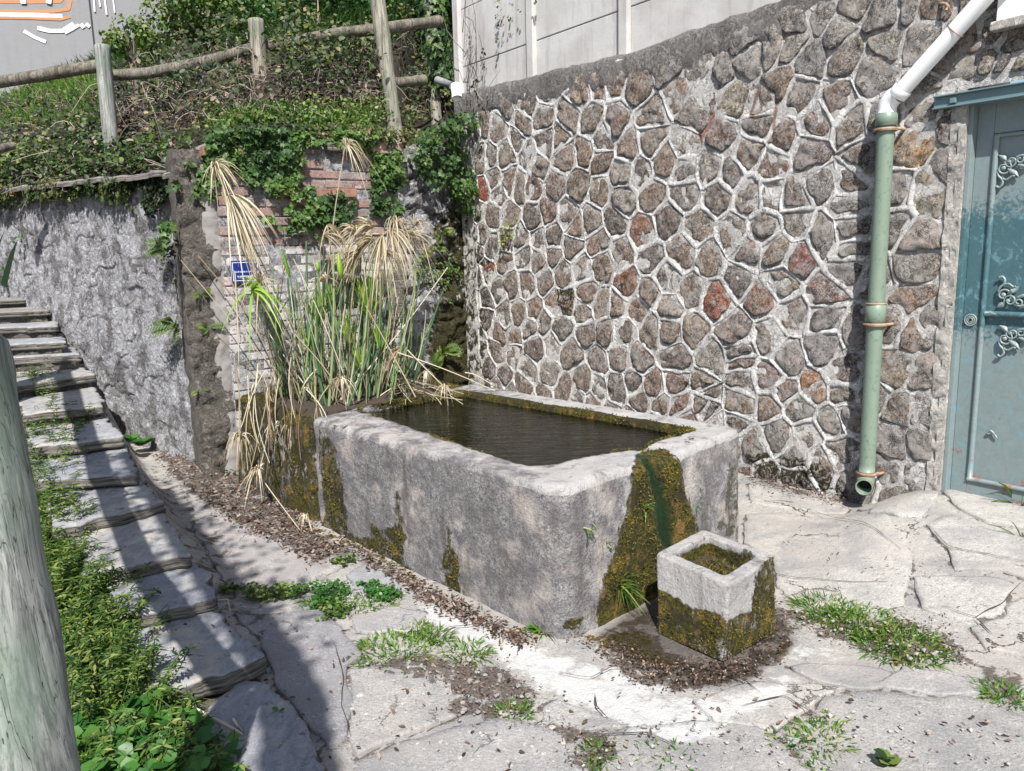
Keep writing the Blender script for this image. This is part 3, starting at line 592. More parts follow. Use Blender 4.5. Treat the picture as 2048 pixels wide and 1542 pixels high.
for k, (FR, FL, BR, BL, z, th) in enumerate(STEPS):
    fr, fl, br, bl = [gz(*p, z)[:2] for p in (FR, FL, BR, BL)]
    fr2, fl2 = fr, fl
    back = (br-fr); back = back/np.linalg.norm(back)*0.13                       # the back runs under the next slab
    mid = (fr+br)/2 + SN*random.uniform(-.02, .03)
    slab(np.array([fl, (fl+fr)/2+SD*random.uniform(-.02, .02), fr, mid, br+back, (br+bl)/2+back, bl+back]), z, th, 10+k, TI[k])
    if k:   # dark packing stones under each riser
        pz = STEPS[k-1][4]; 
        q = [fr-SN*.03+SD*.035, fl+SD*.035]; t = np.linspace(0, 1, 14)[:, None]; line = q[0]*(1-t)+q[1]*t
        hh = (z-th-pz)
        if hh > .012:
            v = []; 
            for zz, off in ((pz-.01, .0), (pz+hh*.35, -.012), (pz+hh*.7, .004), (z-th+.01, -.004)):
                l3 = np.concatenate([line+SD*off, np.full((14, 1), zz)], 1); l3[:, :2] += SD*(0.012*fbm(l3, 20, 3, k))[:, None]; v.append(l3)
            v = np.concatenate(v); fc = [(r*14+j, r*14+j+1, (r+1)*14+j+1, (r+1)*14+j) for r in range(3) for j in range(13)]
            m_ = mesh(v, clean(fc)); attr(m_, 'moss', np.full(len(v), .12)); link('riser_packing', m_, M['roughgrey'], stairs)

for k, pl in enumerate([[(1560,1008),(1640,1030),(1735,1052),(1772,1080),(1800,1100)], [(1890,1218),(1950,1240),(2005,1212),(2048,1165)], [(1950,1240),(1985,1275)], [(668,1290),(690,1352),(684,1420),(700,1482)], [(1120,1352),(1180,1362),(1222,1340),(1290,1335)], [(1190,1395),(1196,1420),(1218,1446)], [(1360,1330),(1480,1362),(1530,1402)], [(1500,1140),(1580,1160),(1700,1170),(1790,1168)], [(1860,1060),(1900,1100),(2048,1130)], [(850,1290),(900,1262),(980,1250)], [(1480,1420),(1570,1400),(1640,1440)], [(430,1160),(520,1190),(600,1180)], [(1180,1480),(1290,1470),(1350,1500)]]):
    w2 = np.array([hit_ground(x, y)[:2] for x, y in pl]); w2 = resample(w2, .02, .014, closed=False, ns=7, seed=k); tg = np.gradient(w2, axis=0); tg /= np.linalg.norm(tg, axis=1)[:, None]; nn = np.stack([-tg[:, 1], tg[:, 0]], 1)
    wd_ = .0022*(1+.9*fbm(np.concatenate([w2, 0*w2[:, :1]], 1), 18, 2, k))*np.sin(np.linspace(.05, pi-.05, len(w2)))**.5; n = len(w2); c3 = lambda q: np.concatenate([q, (ground_z(q[:, 0], q[:, 1])+.017)[:, None]], 1)
    v = np.concatenate([c3(w2+nn*wd_[:, None]), c3(w2-nn*wd_[:, None])]); link('crack', mesh(v, [(j, j+1, n+j+1, n+j) for j in range(n-1)]), M['soil'], ground)

# ---------------------------------------------------------------- big stone wall
WA = lambda x, y: WF.px(x, y)
cornerA = WF.px(962, 700)[0]; capL = WF.px(955, 185); capR = WF.px(1560, 12)
CAPZ = (capL[1]+capR[1])/2
doorL = WF.px(1907, 620)[0]+.02; RE = 4.6     # right end of the wall, off frame
LINT = WF.px(1868, 195)
E6 = [(290,30),(470,90),(320,120),(710,80),(870,80),(1010,120),(1190,160),(1370,140),(1600,110),(215,110),(195,255),(275,280),(400,290),(570,280),(790,260),(960,330),(1120,330),(1310,370),(1480,310),(1680,370),(1930,400),(280,480),(470,450),(700,420),(610,450),(845,470),(1010,470),(1150,540),(1370,590),(1570,540),(1760,560),(2020,530),(370,590),(500,570),(590,590),(700,550),(910,640),(760,670),(1190,730),(1470,710),(1040,620),(640,730),(510,750),(420,760),(310,800),(250,650),(790,870),(935,810),(1040,890),(1270,920),(1490,910),(1650,790),(1800,840),(1960,690),(370,960),(460,940),(570,920),(900,930),(640,1020),(430,1090),(540,1060),(760,1060),(930,1090),(1180,1090),(1370,1080),(1650,1070),(1940,1060),(330,1210),(430,1230),(570,1180),(700,1150),(370,1370),(530,1330),(680,1360),(830,1230),(1010,1270),(1150,1240),(1280,1260),(1520,1270),(1790,1270),(1980,1230),(900,1420),(1130,1460),(1250,1430),(1400,1440),(1760,1470),(2000,1400),(860,380),(1060,1080)]
E2 = [(1000,740),(1120,820),(1050,900),(1170,900),(1260,670),(1410,690),(1540,710),(1690,720),(1910,660),(1760,860),(1900,810),(1280,820),(1390,900),(1510,870),(1600,930),(1240,970),(1730,1000),(1830,1010),(1980,940)]
E3 = [(110,660),(340,590),(500,600),(280,790),(500,720),(620,790),(730,560),(940,590),(830,690),(1040,730),(420,910),(560,980),(800,900),(200,980),(430,1150),(700,1150),(1000,1060),(1000,1200),(510,1340),(700,1300),(860,1370),(1020,1330),(1040,1470),(1100,900),(60,840),(60,1000),(1480,20),(1700,230),(1850,180),(1960,200),(1700,420),(1820,400),(1910,400),(2000,400),(1440,500),(1420,650),(1390,850),(1460,1130),(1290,1130),(1400,1370),(1560,330),(1290,1300)]
E4 = [(610,200),(720,50),(1030,90),(500,290),(870,260),(680,370),(870,390),(1070,470),(560,510),(880,580),(390,640),(540,740),(800,800),(990,700),(190,800),(180,920),(370,880),(560,910),(720,920),(350,1020),(600,1070),(450,1140),(900,1010),(1000,850),(950,1180),(850,1230),(700,1190),(1020,960),(1380,100),(1370,290),(1370,500),(1250,450),(1290,690),(1440,730),(1320,910),(1450,920),(1290,1130),(1440,1140),(1250,1290),(1400,1330),(1480,420),(1300,1430),(640,830)]
E5 = [(1100,290),(1230,300),(1500,350),(1330,330),(1380,420),(1560,440)]
BLOCKS = [(130,400,0),(395,240,0),(410,340,0),(680,150,0),(850,80,0),(950,190,0),(660,265,0),(590,255,0),(790,360,0),(1000,330,0),(1040,30,0),(1240,100,0),(1350,60,0),(1420,230,0),(1240,250,0),(120,250,0),(1160,410,0)]
seeds = [(900+x/3.413, 350+y/3.413) for x, y in E6]+[(650+x/2.91, y/2.91) for x, y in E2]+[(1348+x/2.91, y/2.91) for x, y in E3]+[(1348+x/2.91, 500+y/2.91) for x, y in E4]+[(900+x/2.91, 700+y/2.91) for x, y in E5]+[(1348+x/2.91, y/2.91) for x, y, _ in BLOCKS]
SDS = [WF.px(x, y, -0.012) for x, y in seeds]
REDS = {(1800,840):(.34,.15,.10),(1190,730):(.33,.19,.14),(790,870):(.30,.19,.12),(470,90):(.27,.22,.19),(1310,370):(.30,.18,.14),(250,650):(.36,.14,.09),(215,110):(.38,.13,.09),(1010,1270):(.25,.2,.18)}
REDS4 = {(870,260):(.36,.17,.13),(720,50):(.28,.15,.13),(540,740):(.31,.20,.17),(800,800):(.50,.25,.12),(500,290):(.30,.19,.14),(1370,290):(.46,.29,.19),(1370,500):(.34,.23,.15),(1440,730):(.48,.32,.24),(1290,690):(.38,.31,.24),(1290,1130):(.26,.20,.19),(880,580):(.26,.22,.23)}
REDS3 = {(1390,850):(.50,.34,.18),(1420,650):(.40,.34,.28),(1460,1130):(.42,.36,.25),(340,590):(.36,.33,.27),(1820,400):(.52,.43,.29),(2000,400):(.40,.35,.22),(1910,400):(.25,.24,.24),(1400,1370):(.46,.36,.29),(1040,730):(.33,.28,.24),(1440,500):(.40,.37,.33),(1420,230):(.44,.33,.25),(1700,420):(.48,.42,.32)}
colr = {}
for i, (x, y) in enumerate(E6):
    if (x, y) in REDS: colr[i] = REDS[(x, y)]
o2 = len(E6)+len(E2)
for i, (x, y) in enumerate(E3):
    if (x, y) in REDS3: colr[o2+i] = REDS3[(x, y)]
o3 = o2+len(E3)
for i, (x, y) in enumerate(E4):
    if (x, y) in REDS4: colr[o3+i] = REDS4[(x, y)]
nblk0 = len(SDS)-len(BLOCKS)
for i in range(nblk0, len(SDS)): colr[i] = random.choice([(.36,.34,.31),(.42,.39,.34),(.30,.29,.28),(.40,.36,.31)])
# fill the parts hidden behind trough / off frame
gr = random.Random(3)
for _ in range(5000):
    a, z = gr.uniform(cornerA-.1, RE), gr.uniform(-.05, CAPZ+1.0)
    if all((a-p[0])**2+(z-p[1])**2 > 0.165**2 for p in SDS): SDS.append((a, z))
SDS = np.array(SDS)
def capline(a): return np.interp(a, [capL[0], WF.px(1250, 92)[0], capR[0], capR[0]+.5, RE], [capL[1]-.02, WF.px(1250, 112)[1]-.03, capR[1]-.02, capR[1]+.25, 4.4])
def clip(poly, n, c):
    out = []; m = len(poly)
    for i in range(m):
        p, q = poly[i], poly[(i+1) % m]; dp, dq = p@n-c, q@n-c
        if dp <= 0: out.append(p)
        if dp*dq < 0: out.append(p+(q-p)*(dp/(dp-dq)))
    return np.array(out)
def cell(i, P, R=0.6, lim=None):
    p = P[i]; poly = p+np.array([(-R, -R), (R, -R), (R, R), (-R, R)]); d = ((P-p)**2).sum(1)
    for j in np.argsort(d)[1:22]:
        if d[j] < 1e-9: continue
        n = P[j]-p; poly = clip(poly, n, (P[j]@P[j]-p@p)/2)
        if len(poly) < 3: return poly
    for n, c in (lim or []): poly = clip(poly, np.array(n), c)
    return poly
wall = thing('stone_wall', 'tall wall of brown and grey rubble stones with raised white joints', 'wall', WF.P(0.0, -0.05, 0.1))
def mossw(px, py):
    """growth and soot on the big wall: strong along its foot and in the damp left corner"""
    m = 0.40*sstep(1030, 960, px)*sstep(330, 420, py) + 0.15*sstep(1120, 960, px)*sstep(380, 520, py)
    m = m + 0.6*blurmask(px, py, [[(1480,905),(1560,900),(1600,930),(1700,965),(1700,1010),(1490,950)], [(1100,575),(1150,570),(1160,640),(1110,620)], [(1350,760),(1400,755),(1390,800)], [(1560,940),(1600,905),(1700,960),(1690,1000)], [(1230,565),(1260,560),(1250,620)]], 9)
    return m
def edge_lims(left=True): return [((-1, 0), -(cornerA-.02)), ((0, -1), .12)]
openA0, openZ1 = doorL-0.02, WF.px(1868, 192)[1]; STU = WF.px(1889, 620)[0]
edges = {}
def warp(q):
    q = np.asarray(q, float); p3 = np.concatenate([q, np.zeros((len(q), 1))], 1); return q+.034*np.stack([fbm(p3, 4.2, 3, 201), fbm(p3, 4.2, 3, 233)], 1)
for i in range(len(SDS)):
    a, z = SDS[i]
    if a > openA0-.02 and z < openZ1-.02: continue
    if z > capline(a)-.05: continue
    lim = edge_lims()
    if z < openZ1 and a < openA0: lim = lim+[((1, 0), STU)]
    if a > openA0-.25 and z >= openZ1-.02: lim = lim+[((0, -1), -(openZ1+.03))]
    po = cell(i, SDS, lim=lim)
    if len(po) < 3: continue
    # clip under the sloping capping
    s0_, s1_ = capline(a-.2), capline(a+.2); n = np.array([-(s1_-s0_)/.4, 1.0]); po = clip(po, n, n@np.array([a, capline(a)]))
    if len(po) < 3: continue
    px, py, _ = project(WF.P([a], [z])); vis = -60 < px[0] < 2120 and py[0] > -60
    blk = z > capline(a)-0.62 and a > WF.px(1330, 300)[0] or (nblk0 <= i < nblk0+len(BLOCKS)) or a > WF.px(1800, 500)[0]
    gap = 0.010 if blk else 0.020
    c = po.mean(0)
    # inset every edge by the joint half width, then round the corners
    q = po.copy(); m = len(q)
    for k in range(m):
        e = po[(k+1) % m]-po[k]; L = np.linalg.norm(e)
        if L < 1e-6: continue
        nn = np.array([e[1], -e[0]])/L
        if nn@(c-po[k]) > 0: nn = -nn
        q = clip(q, nn, nn@po[k]-gap)
        if len(q) < 3: break
        if not blk and vis and L > .03:
            key = tuple(np.round(sorted([tuple(np.round(po[k], 3)), tuple(np.round(po[(k+1) % m], 3))]), 3).ravel()); edges[key] = (po[k], po[(k+1) % m])
    if len(q) < 3: continue
    area = 0.5*abs(np.dot(q[:, 0], np.roll(q[:, 1], -1))-np.dot(q[:, 1], np.roll(q[:, 0], -1)))
    if area < 0.0012: continue
    q = chaikin(q, 2, 0.2 if not blk else 0.13); st = 0.02 if vis else 0.07
    q = resample(q, st, 0.034 if not blk else .020, ns=14, seed=i)
    q = warp(q); base = colr.get(i)
    if base is None:
        k_ = gr.random(); base = (.27,.215,.175) if k_ < .35 else (.21,.18,.165) if k_ < .6 else (.31,.25,.20) if k_ < .8 else (.26,.185,.155) if k_ < .92 else (.34,.31,.28)
        if px[0] > 1330: base = tuple(b*1.08 for b in base)
    k2 = gr.uniform(.85, 1.15); base = tuple(b*k2*gr.uniform(.98, 1.02) for b in base)
    pr = gr.uniform(.002, .018); base = tuple(b*1.25 for b in base)
    T3 = lambda a_, b_, h: WF.P(a_, b_, -h)
    rings = [(1.02, -.012), (1.0, pr*.35), (.965, pr*.8), (.88, pr*1.0), (.74, pr*1.1), (.56, pr*1.15), (.36, pr*1.2), (.18, pr*1.1)] if vis else [(1., -.01), (.95, pr), (.5, pr)]
    v, f = pad(q, T3, rings, 0.020, 15, i)
    me = mesh(v, clean(f)); xx, yy, _ = project(v); attr(me, 'moss', mossw(xx, yy)); attr(me, 'lime', +.02+.10*sstep(1300, 1750, xx)*sstep(60, 260, yy)+.05*sstep(250, 120, yy)+.10*(gr.random()-.4))
    link('stone', me, M['stone'], wall, color=base)
# the mortar bed between them (a deep body with the opening for the door left out)
def grid(P, a0, a1, z0, z1, st, amp, d0=0.0, mask=None, nsc=9, seed=0, rub=0, topline=None):
    na, nz = max(2, int((a1-a0)/st)), max(2, int((z1-z0)/st)); A, Zz = np.meshgrid(np.linspace(a0, a1, na), np.linspace(z0, z1, nz), indexing='ij'); Zz = Zz+(topline(A)*sstep(z0, z1, Zz) if topline else 0)
    pts = P.P(A, Zz, 0*A).reshape(-1, 3); dd = (d0-amp*fbm(pts, nsc, 4, seed)).reshape(A.shape); grid.crev = np.zeros(A.size)
    if rub: hh, cv = rubble(A, Zz, pts, seed, rub); dd = dd-hh; grid.crev = cv.ravel()
    pts = P.P(A, Zz, dd).reshape(-1, 3); I = np.arange(na*nz).reshape(na, nz)
    Fq = np.stack([I[:-1, :-1], I[1:, :-1], I[1:, 1:], I[:-1, 1:]], -1)
    if mask is not None:
        ca = (A[:-1, :-1]+A[1:, 1:])/2; cz = (Zz[:-1, :-1]+Zz[1:, 1:])/2; Fq = Fq[mask(ca, cz)]
    return pts, Fq.reshape(-1, 4)
pts, Fq = grid(WF, cornerA-.25, RE, -.15, 4.4, .020, .011, -0.002, lambda a, z: (z < capline(a)) & ~((a > openA0) & (z < openZ1)))
me = mesh(pts, Fq); xx, yy, _ = project(pts); attr(me, 'moss', mossw(xx, yy))
attr(me, 'rust', blurmask(xx, yy, [[(1425,180),(1432,230),(1415,262),(1400,300),(1395,270),(1420,225)], [(1515,165),(1525,165),(1500,260),(1495,240)], [(1555,165),(1568,170),(1548,260),(1538,290),(1545,230)]], 4))
link('mortar_bed', me, M['mortar'], wall)
v, f = boxv(WF, cornerA-.25, openA0, -.15, CAPZ-.1, .03, .5); link('wall_core', mesh(v, clean(f), False), M['mortar'], wall)
# raised pointing: rounded ribbons along every joint, joined into one part
RV = []; RFc = []; nv = 0
for kk, (p, q) in enumerate(edges.values()):
    if gr.random() < .03: continue
    kw_ = gr.uniform(.7, 1.35)
    L = np.linalg.norm(q-p); n = max(3, int(L/.028)); t = np.linspace(-.03, 1.03, n)[:, None]; line = p*(1-t)+q*t
    e = (q-p)/L; nn = np.array([-e[1], e[0]]); l3 = np.concatenate([line, np.full((n, 1), 0.)], 1)
    line = warp(line); tg = np.gradient(line, axis=0); tg /= np.linalg.norm(tg, axis=1)[:, None]; nn = np.stack([-tg[:, 1], tg[:, 0]], 1)
    wv = 0.0155*kw_*(1+1.1*fbm(l3, 9, 3, 77)); hv = 0.0065+0.009*fbm(l3, 9, 2, 99)
    prof = [(-1, -.5), (-.8, .35), (-.45, .85), (0, 1.0), (.45, .85), (.8, .35), (1, -.5)]
    for s, h in prof:
        cc = line+nn*(wv*s)[:, None]; RV.append(WF.P(cc[:, 0], cc[:, 1], -(hv*h+.003+.0025*fbm(np.concatenate([cc, np.full((n, 1), 3.)], 1), 40, 2, 5))))
    for r in range(6):
        for j in range(n-1): RFc.append((nv+r*n+j, nv+(r+1)*n+j, nv+(r+1)*n+j+1, nv+r*n+j+1))
    nv += n*7
RV = np.concatenate(RV); me = mesh(RV, np.array(RFc)); xx, yy, _ = project(RV); attr(me, 'moss', mossw(xx, yy)*.8)
attr(me, 'rust', blurmask(xx, yy, [[(1425,180),(1436,230),(1420,262),(1400,300),(1393,270),(1418,225)], [(1513,165),(1528,165),(1505,265),(1492,250)], [(1553,165),(1570,170),(1552,260),(1538,290),(1543,230)]], 6))
link('raised_joints', me, M['joint'], wall, kind='stuff')
# cement capping that slopes up to the panel fence
n = 420; aa = np.linspace(cornerA-.3, RE, n); P_ = []
prof = [(.012, -.20), (-.010, -.15), (-.016, -.10), (-.018, -.05), (-.020, -.0), (-.015, .035), (.005, .05), (.03, .055), (.2, .06)]
for d, h in prof:
    zz = capline(aa)+h; q = WF.P(aa, zz, d); q += WF.d*(0.022*fbm(q, 14, 4, 3))[:, None]; q[:, 2] += .025*fbm(q, 7, 4, 12); P_.append(q)
V = np.concatenate(P_); Fc = [(r*n+j, r*n+j+1, (r+1)*n+j+1, (r+1)*n+j) for r in range(len(prof)-1) for j in range(n-1)]
me = recalc(mesh(V, clean(Fc))); link('cement_capping', me, M['capstone'], wall)

# precast panel fence on top
fence = thing('concrete_panel_fence', 'pale precast concrete panel fence standing on top of the stone wall', 'fence', WF.P(0, CAPZ-.3, .1))
PD = 0.07
posts = [WF.px(1066, 60, PD)[0], WF.px(1253, 40, PD)[0]]; gapP = posts[1]-posts[0]
posts = [posts[0]-gapP*1.02]+posts+[posts[1]+gapP*1.35, posts[1]+gapP*2.7]
for k, a in enumerate(posts):
    v, f = boxv(WF, a-.045, a+.045, CAPZ-.35, CAPZ+2.2, PD-.045, PD+.05); link('post', bevel(mesh(v, clean(f), False), .006, 2), M['post'], fence)
    if k < len(posts)-1:
        for r in range(3):
            base = CAPZ-.30+[-.0, .62, 1.15][r] if k else CAPZ-.30+[0, .62, 1.15][r]
            v, f = boxv(WF, a+.047, posts[k+1]-.047, base+.003, base+[.615, .525, .6][r], PD-.002*(r % 2), PD+.035)
            link('panel', bevel(mesh(v, clean(f), False), .005, 2), M['panel'], fence)

# ---------------------------------------------------------------- brick pier with the blue sign
pier = thing('brick_pier', 'ivy topped brick pier with limewashed lower half behind the reeds', 'brick wall', PF.P(.7, 0, .2))
pA0, pA1 = PF.px(452, 600)[0], PF.px(806, 600)[0]; PT = PF.px(600, 283)[1]
core_v, core_f = boxv(PF, pA0+.004, pA1-.004, -.05, PT-.03, .012, .9)
me = mesh(core_v, clean(core_f), False)
pts, Fq = grid(PF, pA0, pA1, -.05, PT-.02, .02, .009, -.003)
link('pier_core', me, M['mortar'], pier); me = mesh(pts, Fq); attr(me, 'moss', np.where(pts[:, 2] < .85, .55-.4*(pts[:, 2]-.6), .1)); link('mortar_face', me, M['lime'], pier)
bh, bl_ = .070, .235; row = 0; z = .35
while z < PT-.06:
    a = pA0+(-.12 if row % 2 else 0.0)
    while a < pA1-.03:
        a0, a1 = max(a, pA0), min(a+bl_-.012, pA1)
        if a1-a0 > .04:
            proud = (.012 if z > 1.75 else .005)+random.uniform(-.003, .005); 
            zt = random.uniform(-.004, .004)
            missing = random.random() < .05
            if not missing:
                v, f = boxv(PF, a0, a1, z+zt, z+bh-.013+zt+random.uniform(-.003, .003), -proud, .05)
                me = bevel(mesh(v, clean(f), False), .005, 2)
                redk = (a0 < pA0+.05 and .95 < z < 1.60)
                if redk:
                    v2, f2 = boxv(PF, a0+.085, a1, z+.001, z+bh-.013, -proud+.001, .05); link('brick', bevel(mesh(v2, clean(f2), False), .005, 2), M['brick'], pier, color=(.36, .31, .31)); v, f = boxv(PF, a0, a0+.078, z+zt, z+bh-.013, -proud, .05); me = bevel(mesh(v, clean(f), False), .005, 2)
                c = random.choice([(.27,.18,.155),(.30,.21,.185),(.24,.18,.165),(.32,.25,.225),(.22,.185,.175),(.30,.265,.25)]) if not redk else (.50, .12, .07)
                if not redk and z < 1.5: c = tuple(.5*x+.15 for x in c)
                o = link('brick', me, M['brick'], pier, color=c)
        a += bl_
    z += bh; row += 1
# oversailing courses
def course(x0, x1, y0, z_h, proud, cols, jit=.004):
    a0, z0 = PF.px(x0, y0, -proud); a1 = PF.px(x1, y0, -proud)[0]; a = a0
    while a < a1-.05:
        e = min(a+.19+random.uniform(-.02, .03), a1); v, f = boxv(PF, a, e-.01, z0-z_h+random.uniform(-jit, jit), z0+random.uniform(-jit, jit), -proud+random.uniform(-.01, .01), .04)
        link('brick', bevel(mesh(v, clean(f), False), .006, 2), M['brick'], pier, color=random.choice(cols)); a = e
course(405, 492, 291, .062, .05, [(.40,.16,.10),(.36,.17,.12)])
course(566, 716, 374, .062, .075, [(.42,.17,.11),(.36,.18,.13),(.45,.2,.13)])
course(585, 714, 392, .062, .05, [(.34,.16,.12),(.30,.15,.12)])
course(740, 808, 283, .085, .06, [(.42,.27,.23),(.45,.30,.26)])
v, f = boxv(PF, *[PF.px(585, 290)[0], PF.px(640, 290)[0]], PT-.09, PT-.02, -.03, .05); link('flat_stone', bevel(mesh(v, clean(f), False), .012, 2), M['slate'], pier, color=(.8, .77, .73))
v, f = boxv(PF, *[PF.px(648, 290)[0], PF.px(705, 290)[0]], PT-.06, PT-.0, -.07, .1); link('flat_stone', bevel(mesh(v, clean(f), False), .012, 2), M['slate'], pier, color=(.75, .72, .68))
# dark niche with an iron spout
nb = [PF.px(648, 555), PF.px(705, 610)]

# rough buttress strip at the left of the pier
BF = Frame((-2.35, 5.50), (0.88, 0.475))
def rough_column(name, P, a0, a1, z0, z1, st, amp, mat, parent, moss=0.0, nsc=7, seed=0, depth=.5, lean=0.0):
    na, nz = int((a1-a0)/st)+6, int((z1-z0)/st); t = np.linspace(0, 1, na)
    prof_a = a0+(a1-a0)*np.clip((t-.1)/.8, 0, 1); prof_d = np.where(t < .1, depth*(1-t/.1), np.where(t > .9, depth*(t-.9)/.1, 0)); 
    A = prof_a[:, None]+0*np.linspace(z0, z1, nz)[None]; Zz = np.linspace(z0, z1, nz)[None]+0*A; D = prof_d[:, None]+0*A
    D = D - .03*np.sin(np.clip((t-.1)/.8, 0, 1)*pi)[:, None]; hh, cv = rubble(A*1.3, Zz*.9, None, seed, amp*11); D = D-hh
    A = A + lean*(Zz-z0)
    pts = P.P(A, Zz, D).reshape(-1, 3); nn = fbm(pts, nsc, 5, seed).reshape(A.shape); pts = P.P(A+.4*amp*fbm(pts, nsc*1.7, 3, seed+5).reshape(A.shape), Zz, D-amp*nn).reshape(-1, 3)
    I = np.arange(na*nz).reshape(na, nz); Fq = np.stack([I[:-1, :-1], I[1:, :-1], I[1:, 1:], I[:-1, 1:]], -1).reshape(-1, 4)
    me = mesh(pts, Fq); attr(me, 'moss', np.full(len(pts), moss)); attr(me, 'crev', cv.ravel()*.6); return link(name, me, mat, parent)
butt = thing('rubble_buttress', 'narrow buttress of crumbling rubble at the left edge of the brick pier, its shade put into the colour', 'buttress', BF.P(.15, 0, .1))
b0, bt = BF.px(400, 880)[0], BF.px(478, 880)[0]; t0, t1 = BF.px(352, 400)[0], BF.px(436, 400)[0]
# two faces: the rubble return on the left, coloured dark for its shade, and the mortar covered strip on the right
lean = (t0-b0)/(BF.px(352, 400)[1]-0.0)
rough_column('rubble_face', BF, b0, bt+.01, -.05, BF.px(400, 300)[1], .018, .05, M['roughgrey'], butt, .18, 8, 3, .5, lean)
BF2 = Frame(BF.P(0, 0, -.02), BF.a[:2])
rough_column('mortar_edge', BF2, bt-.13, bt+.03, -.05, BF.px(400, 330)[1], .018, .02, M['cap'], butt, 0.0, 6, 4, .3, lean)

# white rubble at the back of the recess
rec = thing('recessed_wall', 'limewashed rubble wall streaked with moss, set back between pier and stone wall', 'wall', RF.P(-.5, 0, .1))
rl = LFa = RF.px(795, 500)[0]
pts, Fq = grid(RF, rl-.3, .12, -.1, RF.px(880, 292)[1], .018, .04, 0, None, 3, 21, 1.1); me = mesh(pts, Fq); attr(me, 'crev', grid.crev*.7); xx, yy, _ = project(pts)
mz = .15+.50*sstep(820, 900, xx)*sstep(360, 440, yy) + .2*sstep(560, 700, yy); attr(me, 'moss', mz); link('rubble_face', me, M['lime'], rec)

# rubble wall beside the stairs
lw = thing('limewashed_wall', 'flaking limewashed rubble retaining wall at the left behind the stairs', 'wall', LF.P(-1, 0, .1))
l0, l1 = -4.6, .25; LT = 2.18
pts, Fq = grid(LF, l0, l1, -.15, LT, .010, .035, 0.02, None, 2.5, 31, .22, lambda a: -.028*np.minimum(a, 0)); crv = grid.crev
me = mesh(pts, Fq); xx, yy, _ = project(pts); attr(me, 'moss', .10+.45*sstep(290, 370, xx)*sstep(380, 460, yy)*(1-sstep(560, 760, yy))); attr(me, 'rust', 0*xx)
attr(me, 'crev', crv*.7); link('rubble_face', me, M['lime'], lw)
a = l0
k = 0
while a < -.02:
    L = min(random.uniform(.28, .55), .12-a); n = 4
    o = np.array([(a, -.09), (a+L-.012, -.09+random.uniform(-.02, .02)), (a+L-.012, .25), (a, .25)]); q = resample(o, .03, .03, ns=9, seed=k)
    zb = LT-.028*min(a, 0)+.005*math.sin(k)+random.uniform(-.008, .008)
    v, f = pad(q, lambda A, D, H: LF.P(A, zb+H, D), [(1, 0), (1.01, .018), (.99, .035), (.94, .045), (.7, .045), (.4, .045)], .006, 12, k)
    link('coping_stone', mesh(v, clean(f)), M['slate'], lw, color=random.choice([(.75,.7,.62),(.85,.8,.75),(.6,.56,.5)])); a += L; k += 1

# ---------------------------------------------------------------- hillside behind the walls
LINEX = np.array([-9, -5.0, -2.35, -2.02, -1.10, -1.12, -.3, 0.6]); LINEZ = np.array([10.0, 7.55, 5.95, 5.85, 6.58, 7.62, 8.25, 9.2]); LINEY = np.array([11.3, 8.05, 5.95, 5.85, 6.58, 7.62, 8.25, 9.2])
def hill_z(x, y):
    d = y-np.interp(x, LINEX, LINEZ)
    base = 2.17+.30*sstep(-2.6, -1.9, x)*(1-sstep(.1, 1.0, d)*.6)+.35*sstep(-1.0, -.5, x)
    return base+.72*np.clip(d, 0, 1)+.5*np.clip(d-1, 0, 20)+.5*np.clip(d-6.5, 0, 20)+1.6*sstep(-4.2, -2.5, x)*sstep(2.0, 6.0, d)
hx = np.linspace(-16, 3.5, 330); hy = np.linspace(5.85, 24, 300); X, Y = np.meshgrid(hx, hy, indexing='ij'); Z = hill_z(X, Y)
P3 = np.stack([X, Y, Z], -1).reshape(-1, 3); P3[:, 2] += .05*fbm(P3, 1.5, 4, 2)+.015*fbm(P3, 8, 2, 3)
dl = (Y-np.interp(X, LINEX, LINEY)); wallside = (P3-WF.o)@WF.d
I = np.arange(X.size).reshape(X.shape); Fq = np.stack([I[:-1, :-1], I[1:, :-1], I[1:, 1:], I[:-1, 1:]], -1)
ap_ = ((P3-WF.o)@WF.a).reshape(X.shape); ok = (dl > -.02)[:-1, :-1] & ((wallside.reshape(X.shape) < .12) | (ap_ < cornerA+.03))[1:, :-1]; Fq = Fq[ok].reshape(-1, 4)
sx = np.linspace(-9, .6, 200); sy = np.interp(sx, LINEX, LINEY)+.02; n0 = len(P3); P3 = np.concatenate([P3, np.stack([sx, sy+.10, hill_z(sx, sy+.10)+.03], 1), np.stack([sx, sy, hill_z(sx, sy)*.985-.02], 1), np.stack([sx, sy, 0*sx], 1)]); j = np.arange(199)
Fq = np.concatenate([Fq, np.stack([n0+j, n0+200+j, n0+201+j, n0+1+j], 1), np.stack([n0+200+j, n0+400+j, n0+401+j, n0+201+j], 1)])
hill = link('hillside', mesh(P3, Fq), M['hill'], kind='structure', center=False)
def hitz(px, py, zf, y0=5.5, y1=22, n=400):
    """first point along the pixel ray that meets the height field zf"""
    for Yv in np.linspace(y0, y1, n):
        p = gY(px, py, Yv)
        if p[2] <= zf(p[0], p[1]): return p
    return gY(px, py, y1)
